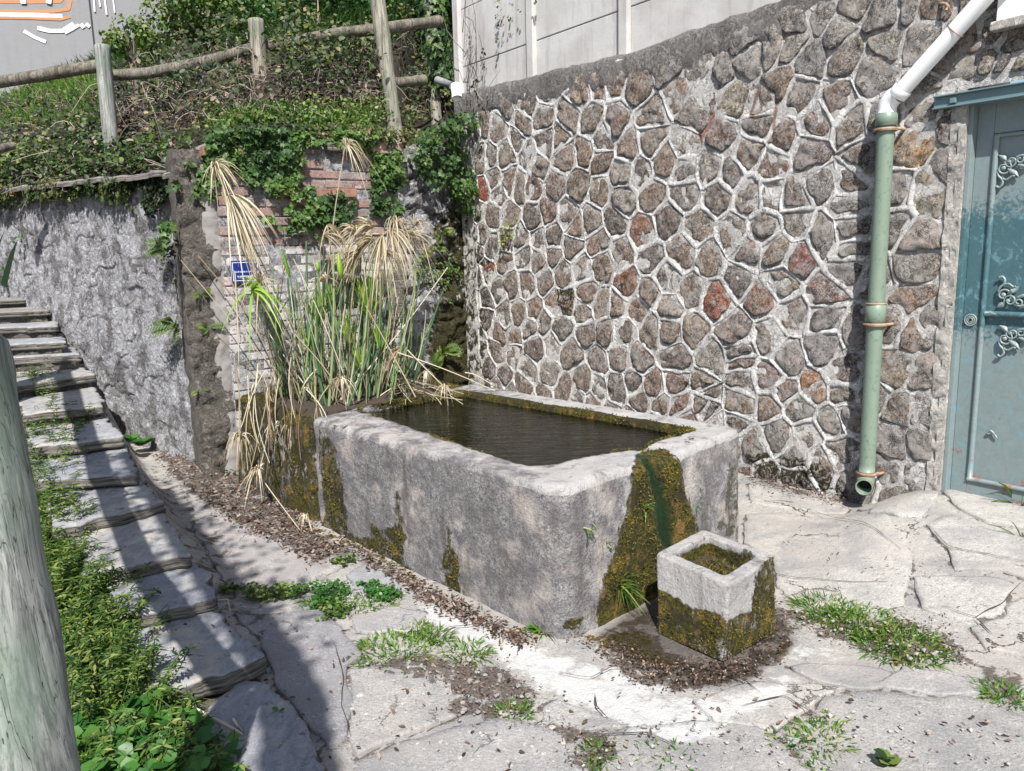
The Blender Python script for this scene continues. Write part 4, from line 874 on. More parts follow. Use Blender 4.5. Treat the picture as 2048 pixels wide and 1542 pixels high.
# ---------------------------------------------------------------- door
v, f = boxv(WF, STU-.015, openA0, -.1, openZ1-.0, -.012, .03)
pts, Fq = grid(WF, STU-.03, openA0, -.1, openZ1+.0, .010, .024, -.012, None, 16, 5); me = mesh(pts, Fq); link('stucco_edge', me, M['stucco'], wall)
v, f = boxv(WF, openA0-.035, openA0-.001, -.1, openZ1-.002, -.012, .5); link('stucco_reveal', mesh(v, clean(f), False), M['stucco'], wall)
DD = 0.10
door = thing('metal_door', 'pale blue green metal door with scroll ornaments and rust at its foot', 'door', WF.P(openA0+.4, DOORZ, DD))
dA0 = openA0+.0; dA1 = openA0+1.15; dz0 = WF.px(1900, 985, DD-.03)[1]; dz1 = openZ1
def dbox(name, a0, a1, z0, z1, d0, d1, mat, parent, bv=.003, **k):
    v, f = boxv(WF, a0, a1, z0, z1, d0, d1); return link(name, bevel(mesh(v, clean(f), False), bv, 2), mat, parent, **k)
dbox('frame', dA0, dA0+.022, dz0, dz1, DD-.085, DD+.03, M['door'], door)
bA = WF.px(1958, 720, DD-.03)[0]; mz = WF.px(1990, 628, DD-.03)[1]; tz = WF.px(1990, 272, DD-.03)[1]; bz = WF.px(1965, 963, DD-.03)[1]
dbox('stile', dA0+.023, bA-.016, dz0, dz1, DD-.03, DD+.02, M['door'], door)
dbox('stile', dA1-.16, dA1, dz0, dz1, DD-.03, DD+.02, M['door'], door)
dbox('rail', bA-.0155, dA1-.161, dz0, bz-.012, DD-.029, DD+.02, M['door'], door)
dbox('rail', bA-.0155, dA1-.161, tz+.012, dz1, DD-.029, DD+.02, M['door'], door)
dbox('panel', bA-.016, dA1-.16, mz+.011, tz+.011, DD-.018, DD+.01, M['door'], door)
dbox('panel', bA-.016, dA1-.16, bz-.011, mz+.010, DD-.018, DD+.01, M['door'], door)
for p, q, r in (((bA, bz), (bA, tz), .015), ((bA+.012, mz), (dA1-.16, mz), .016), ((bA-.01, bz), (dA1-.16, bz), .014), ((bA-.01, tz), (dA1-.16, tz), .010)):
    t = np.linspace(0, 1, 20); pts = WF.P(p[0]+(q[0]-p[0])*t, p[1]+(q[1]-p[1])*t, DD-.030+0*t); link('bead', tmesh(pts, r, 10), M['door'], door)
def rings_mesh(P, a, z, d, radii, tr):
    parts = []
    for R_ in radii:
        an = np.linspace(0, 2*pi, 29); parts.append(tube(P.P(a+R_*np.cos(an), z+R_*np.sin(an), d+0*an), tr, 6, cap=False))
    return parts
lk = WF.px(1941, 640, DD-.035); parts = rings_mesh(WF, lk[0], lk[1], DD-.036, (.030, .020, .011), .0045); link('lock_rosette', multi(parts), M['orn'], door)
k_ = tube(WF.P([lk[0], lk[0]], [lk[1], lk[1]], [DD-.03, DD-.042]), .006, 8); link('keyhole', multi([k_]), M['hole'], door)
def ornament(cx, cz, sc, fx, fz, small=False):
    """cast scroll: spirals, two bosses, leaf and tails"""
    d0 = DD-.026; parts = []
    def pt(u, v, h=0): return WF.P(np.asarray(cx+fx*np.asarray(u)*sc), np.asarray(cz+fz*np.asarray(v)*sc), d0-np.asarray(h)*sc)
    def path(uv, r, h=.06, k=7):
        uv = np.array(uv, float); t = np.linspace(0, len(uv)-1, 22); i = np.arange(len(uv))
        # smooth catmull via repeated averaging
        U = np.interp(t, i, uv[:, 0]); V_ = np.interp(t, i, uv[:, 1])
        for _ in range(3): U[1:-1] = (U[:-2]+2*U[1:-1]+U[2:])/4; V_[1:-1] = (V_[:-2]+2*V_[1:-1]+V_[2:])/4
        r = np.interp(np.linspace(0, 1, 22), np.linspace(0, 1, len(r)), r)*sc if hasattr(r, '__len__') else np.full(22, r*sc)
        parts.append(tube(pt(U, V_, h+0*U), r, k))
    def spiral(u, v, r0_, r1_, a0, turns, w_):
        t = np.linspace(0, 1, 26); R_ = r0_+(r1_-r0_)*t; an = a0+turns*2*pi*t; parts.append(tube(pt(u+R_*np.cos(an), v+R_*np.sin(an), .05+.04*t), sc*np.interp(t, [0, .5, 1], [w_*.5, w_, w_*.7]), 6))
    def boss(u, v, r):
        n = 6; V = []; 
        for i in range(n):
            b = i/(n-1)*pi/2; an = np.arange(12)*2*pi/12; V.append(pt(u+r*cos(b)*np.cos(an), v+r*cos(b)*np.sin(an), .04+r*sin(b)*.8+0*an))
        V = np.concatenate(V); parts.append((V, [(i*12+j, i*12+(j+1) % 12, (i+1)*12+(j+1) % 12, (i+1)*12+j) for i in range(n-1) for j in range(12)]))
    def leafp(u, v, ang, L, W_):
        t = np.linspace(0, 1, 7); wv = W_*np.sin(pi*np.clip(t, 0.03, 1)**.8); c_, s_ = cos(ang), sin(ang); V = []
        for s in (-1, -.5, 0, .5, 1):
            uu = u+c_*L*t-s_*wv*s; vv = v+s_*L*t+c_*wv*s; V.append(pt(uu, vv, .02+.09*(1-abs(s))+.0*t))
        V = np.concatenate(V); parts.append((V, [(i*7+j, i*7+j+1, (i+1)*7+j+1, (i+1)*7+j) for i in range(4) for j in range(6)]))
    if small:
        path([(-.3, .1), (-.1, .25), (.1, .1), (.3, -.2)], [.05, .10, .08, .03]); spiral(-.2, .05, .16, .04, 0, 1.2, .05); leafp(.1, 0, -.7, .4, .08)
    else:
        leafp(-.10, .40, 2.5, .42, .13); boss(.02, .32, .105); boss(-.18, .05, .115)
        spiral(-.16, .05, .33, .14, 1.4, -1.0, .055); spiral(.12, .30, .27, .13, 2.6, 1.0, .05); spiral(.46, .36, .22, .05, 3.4, -1.4, .05)
        path([(-.42, -.05), (-.36, -.30), (-.20, -.42), (-.14, -.62), (-.28, -.82), (-.42, -.72)], [.03, .06, .05, .06, .05, .06])
        path([(-.20, -.42), (0, -.48), (.10, -.40), (.24, -.30), (.30, -.36)], [.04, .05, .05, .05, .07])
        path([(.0, .0), (.18, -.14), (.36, -.28)], [.05, .12, .03], .05, 8); leafp(.05, -.02, -.7, .55, .12)
        path([(.30, .45), (.55, .55), (.8, .45), (1.0, .5)], [.04, .06, .05, .03]); path([(.4, .15), (.65, .05), (.95, .12)], [.06, .09, .03]); leafp(-.15, -.35, -1.7, .3, .06)
    link('ornament', recalc(multi(parts)), M['orn'], door)
for (x, y, s, fx, fz) in ((2016, 338, .115, 1, 1), (2016, 588, .115, 1, -1), (2018, 680, .115, 1, 1)):
    a, z = WF.px(x, y, DD-.03); ornament(a, z, s, fx, fz)
a, z = WF.px(1984, 868, DD-.03); ornament(a, z, .07, 1, 1, True)
# steel lintel
ls = WF.px(1866, 193, -.05); le = WF.px(1868, 219, -.05)[1]
lint = thing('steel_lintel', 'painted steel channel lintel over the blue green door', 'lintel', WF.P(ls[0]+.4, le, 0))
zt, zb = ls[1], le
dbox('web', ls[0], RE, zb+.008, zt-.008, -.035, -.028, M['steel'], lint, .002)
dbox('flange', ls[0], RE, zt-.0075, zt, -.055, .10, M['steel'], lint, .002)
dbox('flange', ls[0], RE, zb, zb+.0075, -.055, .10, M['steel'], lint, .002)
b_ = WF.px(1906, 201, -.05); dbox('bolt', b_[0]-.014, b_[0]+.014, b_[1]-.013, b_[1]+.013, -.058, -.0352, M['steel'], lint, .003)
# white box corner high on the right
wb = WF.px(1992, 43, -.05); bx_ = thing('white_shutter_box', 'corner of a white painted window board at the top right of the wall', 'window board', WF.P(wb[0], wb[1], 0))
dbox('board', wb[0], wb[0]+1.2, wb[1], wb[1]+.9, -.05, -.003, M['white'], bx_, .004); dbox('sill', wb[0]-.02, wb[0]+1.2, wb[1]-.045, wb[1]-.001, -.07, .0, M['stucco'], bx_, .006)

# ---------------------------------------------------------------- downpipe
PO = -.075
pipe = thing('downpipe', 'rain downpipe, white plastic above and flaking green iron below, left of the door', 'downpipe', WF.P(.1, 0, PO))
def pp(x, y, d=PO): a, z = WF.px(x, y, d); return WF.P(a, z, d)
pt_, pb_ = pp(1767, 232), pp(1739, 946); pa = (WF.px(1767, 232, PO)[0]+WF.px(1739, 946, PO)[0])/2
zT, zB = pt_[2], pb_[2]; Rp = .046
vp = lambda z: WF.P(pa, z, PO)
zc = pp(1754, 628)[2]
link('green_pipe', tmesh([vp(z) for z in np.linspace(zB, zT, 40)], Rp, 24), M['greenpipe'], pipe)
def collar(name, z0, z1, r, mat, n=24):
    V = [(z0, r-.006), (z0+.004, r), (z1-.004, r), (z1, r-.006)]; return link(name, tmesh([vp(z) for z, _ in V], [q for _, q in V], n), mat, pipe)
collar('socket', zT-.055, zT+.012, Rp+.012, M['greenpipe']); collar('clamp', zT-.085, zT-.068, Rp+.020, M['rust'])
collar('socket', zc-.055, zc+.065, Rp+.010, M['greenpipe']); collar('clamp', zc-.068, zc-.050, Rp+.022, M['rust']); collar('clamp', zc+.055, zc+.068, Rp+.014, M['rust'])
collar('clamp', zB-.012, zB+.008, Rp+.014, M['rust'])
for z in (zT-.076, zc-.06, zB): link('bracket', tmesh(WF.P([pa+.04, pa+.065, pa+.07], [z, z, z], [PO, PO+.03, .02]), .009, 8), M['rust'], pipe)
# outlet elbow
oc = pp(1728, 975, -.16); t = np.linspace(0, 1, 14); c0 = vp(zB); c1 = WF.P(pa, zB-.075, PO-.005)
bz_ = (1-t)[:, None]**2*c0+2*((1-t)*t)[:, None]*c1+(t**2)[:, None]*oc
v, f = tube(bz_, Rp+.003, 24, cap=False); n0 = len(v); v2, f2 = tube(bz_, Rp-.004, 24, cap=False)
f = list(f)+[tuple(i+n0 for i in q[::-1]) for q in f2]+[(13*24+j, 13*24+(j+1) % 24, n0+13*24+(j+1) % 24, n0+13*24+j) for j in range(24)]
link('outlet', mesh(np.concatenate([v, v2]), clean(f)), M['greenpipe'], pipe)
link('outlet_shade_plug', tmesh(bz_[1:9], Rp-.006, 20), M['hole'], pipe)  # black plug in place of the shade inside the outlet
tng = bz_[-1]-bz_[-2]; tng /= np.linalg.norm(tng); link('outlet_lip', tmesh([bz_[-1]-tng*.014, bz_[-1]-tng*.010, bz_[-1]-tng*.002], [Rp+.003, Rp+.007, Rp+.006], 24, cap=False), M['rust'], pipe)
# white slanted part
e0 = vp(zT-.02); e1 = WF.P(pa, zT+.03, PO); a2, z2 = WF.px(1806, 178, PO-.01); e2 = WF.P(a2, z2, PO-.01); a3, z3 = WF.px(1985, -22, PO-.02); e3 = WF.P(a3, z3, PO-.02)
u_ = (e3-e2)/np.linalg.norm(e3-e2); L_ = e2-u_*.12
t = np.linspace(0, 1, 14)[:, None]; bend = (1-t)**2*e1+2*(1-t)*t*WF.P(pa, zT+.085, PO)+t**2*(e2-u_*.03)
link('white_elbow', tmesh(np.vstack([[e0], bend]), Rp+.004, 24), M['pvc'], pipe)
link('white_pipe', tmesh([e2-u_*.035, e2, e2+u_*.4, e3, e3+u_*.8], Rp-.002, 24), M['pvc'], pipe)
link('white_sleeve', tmesh([e2-u_*.045, e2-u_*.04, e2+u_*.005, e2+u_*.01], [Rp+.002, Rp+.006, Rp+.006, Rp+.002], 24), M['pvc'], pipe)
# wire tie holding the slanted pipe to a rusty hook
wa = pp(1912, 62, PO-.015); nn = u_; s1 = np.cross(nn, WF.d); s1 /= np.linalg.norm(s1); s2 = np.cross(nn, s1)
an = np.linspace(0, 2*pi, 33); loop = wa+(Rp+.001)*(np.cos(an)[:, None]*s1+np.sin(an)[:, None]*s2)
hk = pp(1897, 12, -.03); link('wire_tie', multi([tube(loop, .0028, 5, False), tube([wa+s1*-.0+np.array([0, 0, Rp]), hk+np.array([0, 0, 0.0])], .0025, 5)]), M['rust'], pipe)
link('hook', tmesh([pp(1878, 6, .01), pp(1892, 8, -.04), hk, pp(1893, 20, -.03)], .008, 6), M['rust'], pipe)

# ---------------------------------------------------------------- trough bodies
def roundquad(c, r, ns, na):
    """c 4 corners in order; returns points with the same count per side for any quad"""
    c = np.asarray(c, float); out = []
    for i in range(4):
        p, q, n_ = c[i-1], c[i], c[(i+1) % 4]; e1_ = (p-q)/np.linalg.norm(p-q); e2_ = (n_-q)/np.linalg.norm(n_-q); rr = r[i]
        A, B = q+e1_*rr, q+e2_*rr; t = np.linspace(0, 1, na)[:, None]; out.append((1-t)**2*A+2*(1-t)*t*q+t**2*B)
        n2 = c[(i+2) % 4]; e3_ = (q-n_)/np.linalg.norm(q-n_); C_ = n_+e3_*r[(i+1) % 4]; t = np.linspace(0, 1, ns+2)[1:-1, None]; out.append(B*(1-t)+C_*t)
    return np.concatenate(out)
def ringbody(ob, ot, it, ib, zt, zbot, rr, ro, ri, ns=90, na=12, ztop=None, rows_o=22, seed=0, amp=.008, z0=-.04):
    OB, OT = roundquad(ob, ro, ns, na), roundquad(ot, ro, ns, na); IT, IB = roundquad(it, ri, ns, na), roundquad(ib, ri, ns, na); n = len(OT)
    zt_ = np.full(n, zt) if ztop is None else ztop(OT, IT); R = []; sid = []
    inn = (IT-OT); W_ = np.linalg.norm(inn, axis=1)[:, None]; inn = inn/W_
    for k in range(rows_o):
        s = k/(rows_o-1); R.append(np.concatenate([OB*(1-s)+OT*s, (z0+(zt_-rr-z0)*s)[:, None]], 1)); sid.append(np.full(n, 0.))
    for k in range(1, 7):
        a = k/6*pi/2; R.append(np.concatenate([OT+inn*rr*(1-cos(a)), (zt_-rr+rr*sin(a))[:, None]], 1)); sid.append(np.full(n, .5))
    m = 9; ri_ = rr*.7
    for k in range(1, m):
        s = k/m; R.append(np.concatenate([OT+inn*(rr+(W_-rr-ri_)*s), zt_[:, None]], 1)); sid.append(np.full(n, 1.))
    for k in range(0, 6):
        a = k/5*pi/2; R.append(np.concatenate([IT-inn*ri_*(1-sin(a)), (zt_-ri_+ri_*cos(a))[:, None]], 1)); sid.append(np.full(n, 1.5))
    for k in range(1, 9):
        s = k/8; R.append(np.concatenate([IT*(1-s)+IB*s, (zt_-ri_)[:, None]*(1-s)+zbot*s], 1)); sid.append(np.full(n, 2.))
    V = np.concatenate(R); sid = np.concatenate(sid); nr = len(R)
    c = IB.mean(0); V = np.vstack([V, [[c[0], c[1], zbot]]]); sid = np.append(sid, 2.)
    I = np.arange(nr*n).reshape(nr, n); J = np.roll(I, -1, 1)
    Fc = np.stack([I[:-1], J[:-1], J[1:], I[1:]], -1).reshape(-1, 4).tolist()+[[int(I[-1, j]), int(J[-1, j]), len(V)-1] for j in range(n)]
    V = V+amp*np.stack([fbm(V, 6, 4, seed), fbm(V, 6, 4, seed+3), fbm(V, 7, 4, seed+6)], 1)+.35*amp*np.stack([fbm(V, 30, 3, seed+9), fbm(V, 30, 3, seed+11), fbm(V, 30, 3, seed+13)], 1)
    return V, Fc, sid
cN, cR, cF, cL = gz(1128, 1290)[:2], gz(1488, 1090)[:2], np.array([-.27, 5.52]), gz(636, 1046)[:2]
tN = gz(1118, 978, .65)[:2]; tR = cR+np.array([-.03, -.03])*.5; tL = gz(622, 838, .65)[:2]; tF = gz(948, 768, .65)[:2]
iN, iR, iF, iL = gz(1062, 946, .62)[:2], gz(1392, 872, .62)[:2], gz(920, 790, .62)[:2], gz(712, 826, .62)[:2]
NP = gz(1296, 912, .60)[:2]; NPi = gz(1262, 905, .60)[:2]
def ztop(OT, IT):
    mid = (OT*.5+IT*.5); d = np.linalg.norm(mid-(NP+NPi)/2, axis=1)
    z = .652-.045*np.exp(-(d/.085)**2)-.012*np.exp(-(d/.25)**2)
    dn = np.linalg.norm(mid-iN, axis=1); return z-.006*np.exp(-(dn/.5)**2)
WZ = .612
trough = thing('stone_trough', 'long grey stone water trough with a mossy spout notch, full of water', 'trough', (0, 4.2, 0))
V, Fc, sid = ringbody([cN, cR, cF, cL], [tN, tR, tF, tL], [iN, iR, iF, iL], [iN+(iF-iN)*.06, iR+(iL-iR)*.06, iF+(iN-iF)*.05, iL+(iR-iL)*.06], .65, .16, .042, (.13, .10, .05, .05), (.16, .10, .10, .10), ns=130, na=22, ztop=ztop, rows_o=40, seed=5, amp=.011)
XX, YY, _ = project(V); endn = (cR-cN)/np.linalg.norm(cR-cN); outn = np.array([endn[1], -endn[0]])
facee = (sid < 1.2)
ENDM = [[(1262,925),(1285,900),(1335,898),(1360,925),(1368,985),(1392,1045),(1398,1085),(1320,1100),(1312,1280),(1195,1280),(1190,1215),(1205,1150),(1235,1080),(1250,1010),(1262,960)]]
SIDEM = [[(636,850),(668,880),(690,960),(705,1085),(660,1060),(640,1000)], [(785,965),(800,985),(812,1060),(818,1150),(735,1095),(735,1030),(760,1055),(790,1050)], [(893,1040),(905,1045),(905,1090),(922,1110),(930,1200),(882,1180),(878,1120),(890,1080)], [(640,1030),(700,1060),(830,1140),(815,1165),(640,1065)], [(1125,1240),(1175,1225),(1165,1260),(1120,1260)]]
wi = (sid > 1.6); rim0 = (sid > .4)*(sid < 1.6)
mo = blurmask(XX, YY, ENDM, 10)*facee*.85+blurmask(XX, YY, SIDEM, 9)*(sid < .3)*.62
# growth on the inner walls just above the water and over the divider side
dLine = (V[:, :2]-iL)@((iF-iL)/np.linalg.norm(iF-iL)); nearL = np.abs((V[:, :2]-iL)@np.array([(iF-iL)[1], -(iF-iL)[0]])/np.linalg.norm(iF-iL))
mo = mo+wi*.85+(sid > .9)*(sid < 1.6)*.55*np.exp(-((XX-830)/70.)**2-((YY-800)/22.)**2)+(sid > 1.3)*(sid < 1.7)*.25
mo = mo+.5*np.exp(-((XX-1375)/22.)**2-((YY-880)/14.)**2)+.75*(sid > 1.35)*(sid < 1.9)*(XX > 860)*(YY < 905)+.30*rim0*sstep(900, 700, XX)
dk = blurmask(XX, YY, [[(1450,915),(1478,925),(1492,990),(1492,1085),(1440,1078),(1425,1060),(1445,1010)], [(1395,970),(1418,975),(1410,1010),(1390,1000)], [(795,1010),(812,1000),(815,1040)], [(700,960),(715,975),(712,1010)]], 8)*facee*.55+.0
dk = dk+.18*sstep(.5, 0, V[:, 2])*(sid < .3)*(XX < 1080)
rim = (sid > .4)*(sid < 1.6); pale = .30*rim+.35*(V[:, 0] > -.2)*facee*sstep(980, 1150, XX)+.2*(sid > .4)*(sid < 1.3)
wet = blurmask(XX, YY, [[(1272,908),(1296,914),(1316,950),(1330,1000),(1345,1095),(1322,1105),(1312,1050),(1303,985),(1292,940)]], 5)*facee
wet = np.clip(wet*1.2, 0, 1)*.95
# body of growth standing out from the stone round the spout, a groove where the water runs
bul = .018*np.clip(mo, 0, 1)*(sid < 1)*(XX > 1180)-.022*wet
V[:, 0] += outn[0]*bul; V[:, 1] += outn[1]*bul
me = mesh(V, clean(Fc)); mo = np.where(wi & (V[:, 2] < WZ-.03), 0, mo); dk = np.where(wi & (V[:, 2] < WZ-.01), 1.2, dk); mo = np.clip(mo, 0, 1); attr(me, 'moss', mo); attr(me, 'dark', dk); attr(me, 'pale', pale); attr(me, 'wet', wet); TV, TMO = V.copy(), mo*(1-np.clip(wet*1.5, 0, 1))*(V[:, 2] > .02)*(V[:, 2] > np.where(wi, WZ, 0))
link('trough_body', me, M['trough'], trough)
# water
WZ = .612
def fillpoly(c, zf, r, step=.03, amp=0):
    q = roundquad(c, r, 30, 8); m = q.mean(0); V = [np.concatenate([m+(q-m)*s, np.full((len(q), 1), zf)], 1) for s in np.linspace(1, .04, 18)]; n = len(q); V = np.concatenate(V); I = np.arange(18*n).reshape(18, n); J = np.roll(I, -1, 1)
    V[:, 2] += amp*fbm(V, 12, 3, 2) if amp else 0
    return V, np.stack([I[:-1], J[:-1], J[1:], I[1:]], -1).reshape(-1, 4).tolist()+[list(map(int, I[-1]))]
ex = lambda c, k: [np.array(p)+(np.array(p)-np.mean(c, 0))*k for p in c]
V, Fc = fillpoly(ex([iN, iR, iF, iL], .02), WZ, (.16, .1, .1, .1)); water = link('water', mesh(V, clean(Fc)), M['water'], kind='structure')
# stream over the notch
st = []
for j in range(5):
    off = (j-2)*.006; dirn = endn
    key = [(1278,908,.618,0), (1296,915,.612,.0), (1308,935,.58,.012), (1318,965,.52,.016), (1328,1010,.43,.018), (1338,1055,.34,.02), (1346,1092,.26,.022)]
    P_ = []
    base2 = NP+outn*.0
    for (x, y, z, o_) in key:
        r_ = ray(x, y); pl = (tN+tR)/2; n3 = np.array([outn[0], outn[1], 0]); tt = (np.array([tN[0], tN[1], 0])-EYE)@n3/(r_@n3); p = EYE+r_*tt
        if z > .6: p = np.append(gz(x, y, z+.004)[:2], z+.004)
        P_.append(p+np.append(dirn*off, 0)+n3*(o_*.3-.004))
    P_ = np.array(P_); t = np.linspace(0, len(P_)-1, 60); P_ = np.stack([np.interp(t, np.arange(len(P_)), P_[:, i]) for i in range(3)], 1)
    P_ += .004*np.stack([fbm(P_+j, 25, 2, 1), fbm(P_+j, 25, 2, 2), 0*P_[:, 0]], 1)
    st.append(tube(P_, .0035+.002*np.abs(fbm(P_+j, 30, 2, 3)), 6))
link('running_water', multi(st), None, water, label='thin stream of water running down the mossy spout'); stream = bpy.data.objects['running_water']
fo = []  # whitish strands painted in as sparkle on the running water
for j in range(9):
    a0 = rng.uniform(.15, .8); t = np.linspace(a0, a0+rng.uniform(.06, .2), 12); q = np.stack([np.interp(t*59, np.arange(60), P_[:, i]) for i in range(3)], 1)+np.append(endn*rng.uniform(-.012, .012), 0)+np.array([outn[0], outn[1], 0])*.010; q[:, :2] += (.004*fbm(q*3, 20, 2, j))[:, None]*endn; fo.append(tube(q, np.full(12, .0026), 5))
link('water_sparkle', multi(fo), M['water_sparkle'], water)

# ---- mossy basin that holds the reeds
basin = thing('mossy_basin', 'moss covered stone basin holding the papyrus at the head of the trough', 'basin', (-1.3, 5.4, 0))
q0, q1 = cL+np.array([-.02, .02]), gz(474, 962)[:2]; dv = (tF-tL); k0, k1 = gz(618, 846, .63)[:2]+np.array([-.01, .015]), gz(478, 790, .63)[:2]
f0, f1 = tF+np.array([-.02, .02]), k1+dv*1.0
inr = .11
def shrink(c, k): m = np.mean(c, 0); return [p+(m-p)/np.linalg.norm(m-p)*k*1.35 for p in c]
OTc = [k0, f0, f1, k1]; OBc = [q0, f0, f1, q1]; ITc = shrink(OTc, inr)
V, Fc, sid = ringbody(OBc, OTc, ITc, ITc, .625, .45, .035, (.04, .04, .04, .04), (.05, .05, .05, .05), ns=70, na=8, rows_o=36, seed=15, amp=.016)
XX, YY, _ = project(V); me = mesh(V, clean(Fc)); attr(me, 'moss', .60+.25*(sid > .3)+.25*fbm(V*[1, 1, .35], 8, 3, 14)); attr(me, 'dark', .50+.45*fbm(V, 5, 3, 4)); attr(me, 'pale', 0*XX); attr(me, 'wet', 0*XX); BV = V.copy(); link('basin_body', me, M['trough'], basin)
V, Fc = fillpoly(ITc, .585, (.05, .05, .05, .05), amp=.03); link('soil', mesh(V, clean(Fc)), M['soil'], basin)

# ---- small square planter
pb = [gz(1446, 1326)[:2], gz(1553, 1264)[:2], None, gz(1314, 1266)[:2]]; pb[2] = pb[1]+pb[3]-pb[0]
def solve_z(p, y):
    lo, hi = 0, 1
    for _ in range(30):
        m = (lo+hi)/2; yy = project(np.array([[p[0], p[1], m]]))[1][0]
        if yy > y: lo = m
        else: hi = m
    return lo
PZ = solve_z(pb[0], 1170)
cpt = np.mean(pb, 0); ptp = [gz(x, y, PZ)[:2] for x, y in ((1459, 1170), (1551, 1110))]+[None]+[gz(1311, 1106, PZ)[:2]]; ptp[2] = ptp[1]+ptp[3]-ptp[0]
pin = [np.mean(ptp, 0)+(p-np.mean(ptp, 0))*.70 for p in ptp]
planter = thing('concrete_planter', 'square white concrete planter box with mossy sides standing at the foot of the trough', 'planter', (cpt[0], cpt[1], 0))
V, Fc, sid = ringbody(pb, ptp, pin, [cpt+(p-cpt)*.86 for p in pin], PZ, .05, .014, (.02,)*4, (.025,)*4, ns=60, na=6, rows_o=34, seed=25, amp=.0045, z0=.004)
XX, YY, _ = project(V)
me = mesh(V, clean(Fc)); mo = blurmask(XX, YY, [[(1300,1170),(1340,1185),(1380,1210),(1440,1225),(1452,1250),(1450,1340),(1300,1290)], [(1452,1240),(1480,1225),(1498,1220),(1508,1150),(1535,1110),(1570,1110),(1570,1280),(1452,1340)]], 7)*.66*(sid < .6)+(sid > 1.8)*.9
attr(me, 'moss', mo); attr(me, 'dark', (sid > 1.4)*.45+.15*(V[:, 2] < .1)); attr(me, 'pale', .75*(sid < 1.6)); attr(me, 'wet', 0*XX); PV, PMO = V.copy(), mo*(V[:, 2] > .01); link('box', me, M['trough'], planter)
V, Fc = fillpoly([cpt+(p-cpt)*.9 for p in pin], PZ-.075, (.02,)*4, amp=.02); link('soil', mesh(V, clean(Fc)), M['soil'], planter)

# ---------------------------------------------------------------- sign
sgn = [PF.px(458, 523, -.03), PF.px(516, 519, -.03), PF.px(521, 563, -.03), PF.px(465, 566, -.03)]
sa0, sa1 = (sgn[0][0]+sgn[3][0])/2, (sgn[1][0]+sgn[2][0])/2; sz1, sz0 = (sgn[0][1]+sgn[1][1])/2, (sgn[2][1]+sgn[3][1])/2
sign = thing('blue_sign', 'small blue enamel notice with white lettering about unmonitored spring water, screwed to the brick pier', 'sign', PF.P((sa0+sa1)/2, sz0, -.03))
SGN = Frame(PF.o, PF.a[:2])
v, f = boxv(PF, sa0, sa1, sz0, sz1, -.036, -.028); link('plate', bevel(mesh(v, clean(f), False), .002, 2), M['signblue'], sign)
b = .012; wln = .0035
parts = [boxv(PF, sa0+b, sa1-b, sz1-b-wln, sz1-b, -.0375, -.0362), boxv(PF, sa0+b, sa1-b, sz0+b, sz0+b+wln, -.0375, -.0362), boxv(PF, sa0+b, sa0+b+wln, sz0+b+wln, sz1-b-wln, -.0375, -.0362), boxv(PF, sa1-b-wln, sa1-b, sz0+b+wln, sz1-b-wln, -.0375, -.0362)]
link('border', multi(parts, False), M['signwhite'], sign)
def text(name, body, P, a, z, d, size, mat, parent, maxw=None):
    cu = bpy.data.curves.new(name, 'FONT'); cu.body = body; cu.size = size; cu.align_x = 'CENTER'; cu.extrude = .0004; cu.offset = .0
    ob = bpy.data.objects.new(name, cu); COL.objects.link(ob); bpy.context.view_layer.update(); dg = bpy.context.evaluated_depsgraph_get(); me = bpy.data.meshes.new_from_object(ob.evaluated_get(dg)); bpy.data.objects.remove(ob)
    co = np.empty(len(me.vertices)*3, np.float32); me.vertices.foreach_get('co', co); co = co.reshape(-1, 3)
    if maxw: co[:, 0] *= maxw/(co[:, 0].max()-co[:, 0].min())
    wv = P.P(a+co[:, 0], z+co[:, 1], d-co[:, 2]); me.vertices.foreach_set('co', wv.astype(np.float32).ravel()); me.update(); me.materials.clear(); return link(name, me, mat, parent)
text('lettering', 'Eau de source non surveillée', PF, (sa0+sa1)/2, sz1-.085, -.0370, .022, M['signwhite'], sign, (sa1-sa0)-.045)
text('lettering', 'ne pas consommer !', PF, (sa0+sa1)/2, sz1-.118, -.0370, .022, M['signwhite'], sign, (sa1-sa0)*.60)

# ---------------------------------------------------------------- posts and rails
def post_mesh(b, t, r0_, r1_, k=18, rings=40, seed=0, dome=.02):
    b, t = np.asarray(b), np.asarray(t); s = np.linspace(0, 1, rings)[:, None]; P_ = b*(1-s)+t*s
    rad = np.linspace(r0_, r1_, rings); ax = (t-b)/np.linalg.norm(t-b)
    P_ = np.vstack([P_, t+ax*dome*.55, t+ax*dome*.9]); rad = np.concatenate([rad, [r1_*.86, r1_*.55]])
    v, f = tube(P_, rad, k); v = v+.012*r0_/.07*np.stack([fbm(v*[1, 1, .35], 9, 3, seed), fbm(v*[1, 1, .35], 9, 3, seed+4), 0*v[:, 0]], 1); return mesh(v, clean(f))
def gYz(x, y, Y): return gY(x, y, Y)
# near post at the left edge of the view
nb_, nt_ = gYz(36, 1542, 1.22), gYz(-98, 690, 1.30); ax = (nt_-nb_)/np.linalg.norm(nt_-nb_); nbase = nb_-ax*((nb_[2]-.0)/ax[2])
npost = thing('near_fence_post', 'large greenish weathered wooden fence post close by at the left edge', 'fence post', nbase)
link('post', post_mesh(nbase-ax*.1, nt_, .098, .083, 32, 90, 3, .03), M['greenwood'], npost)
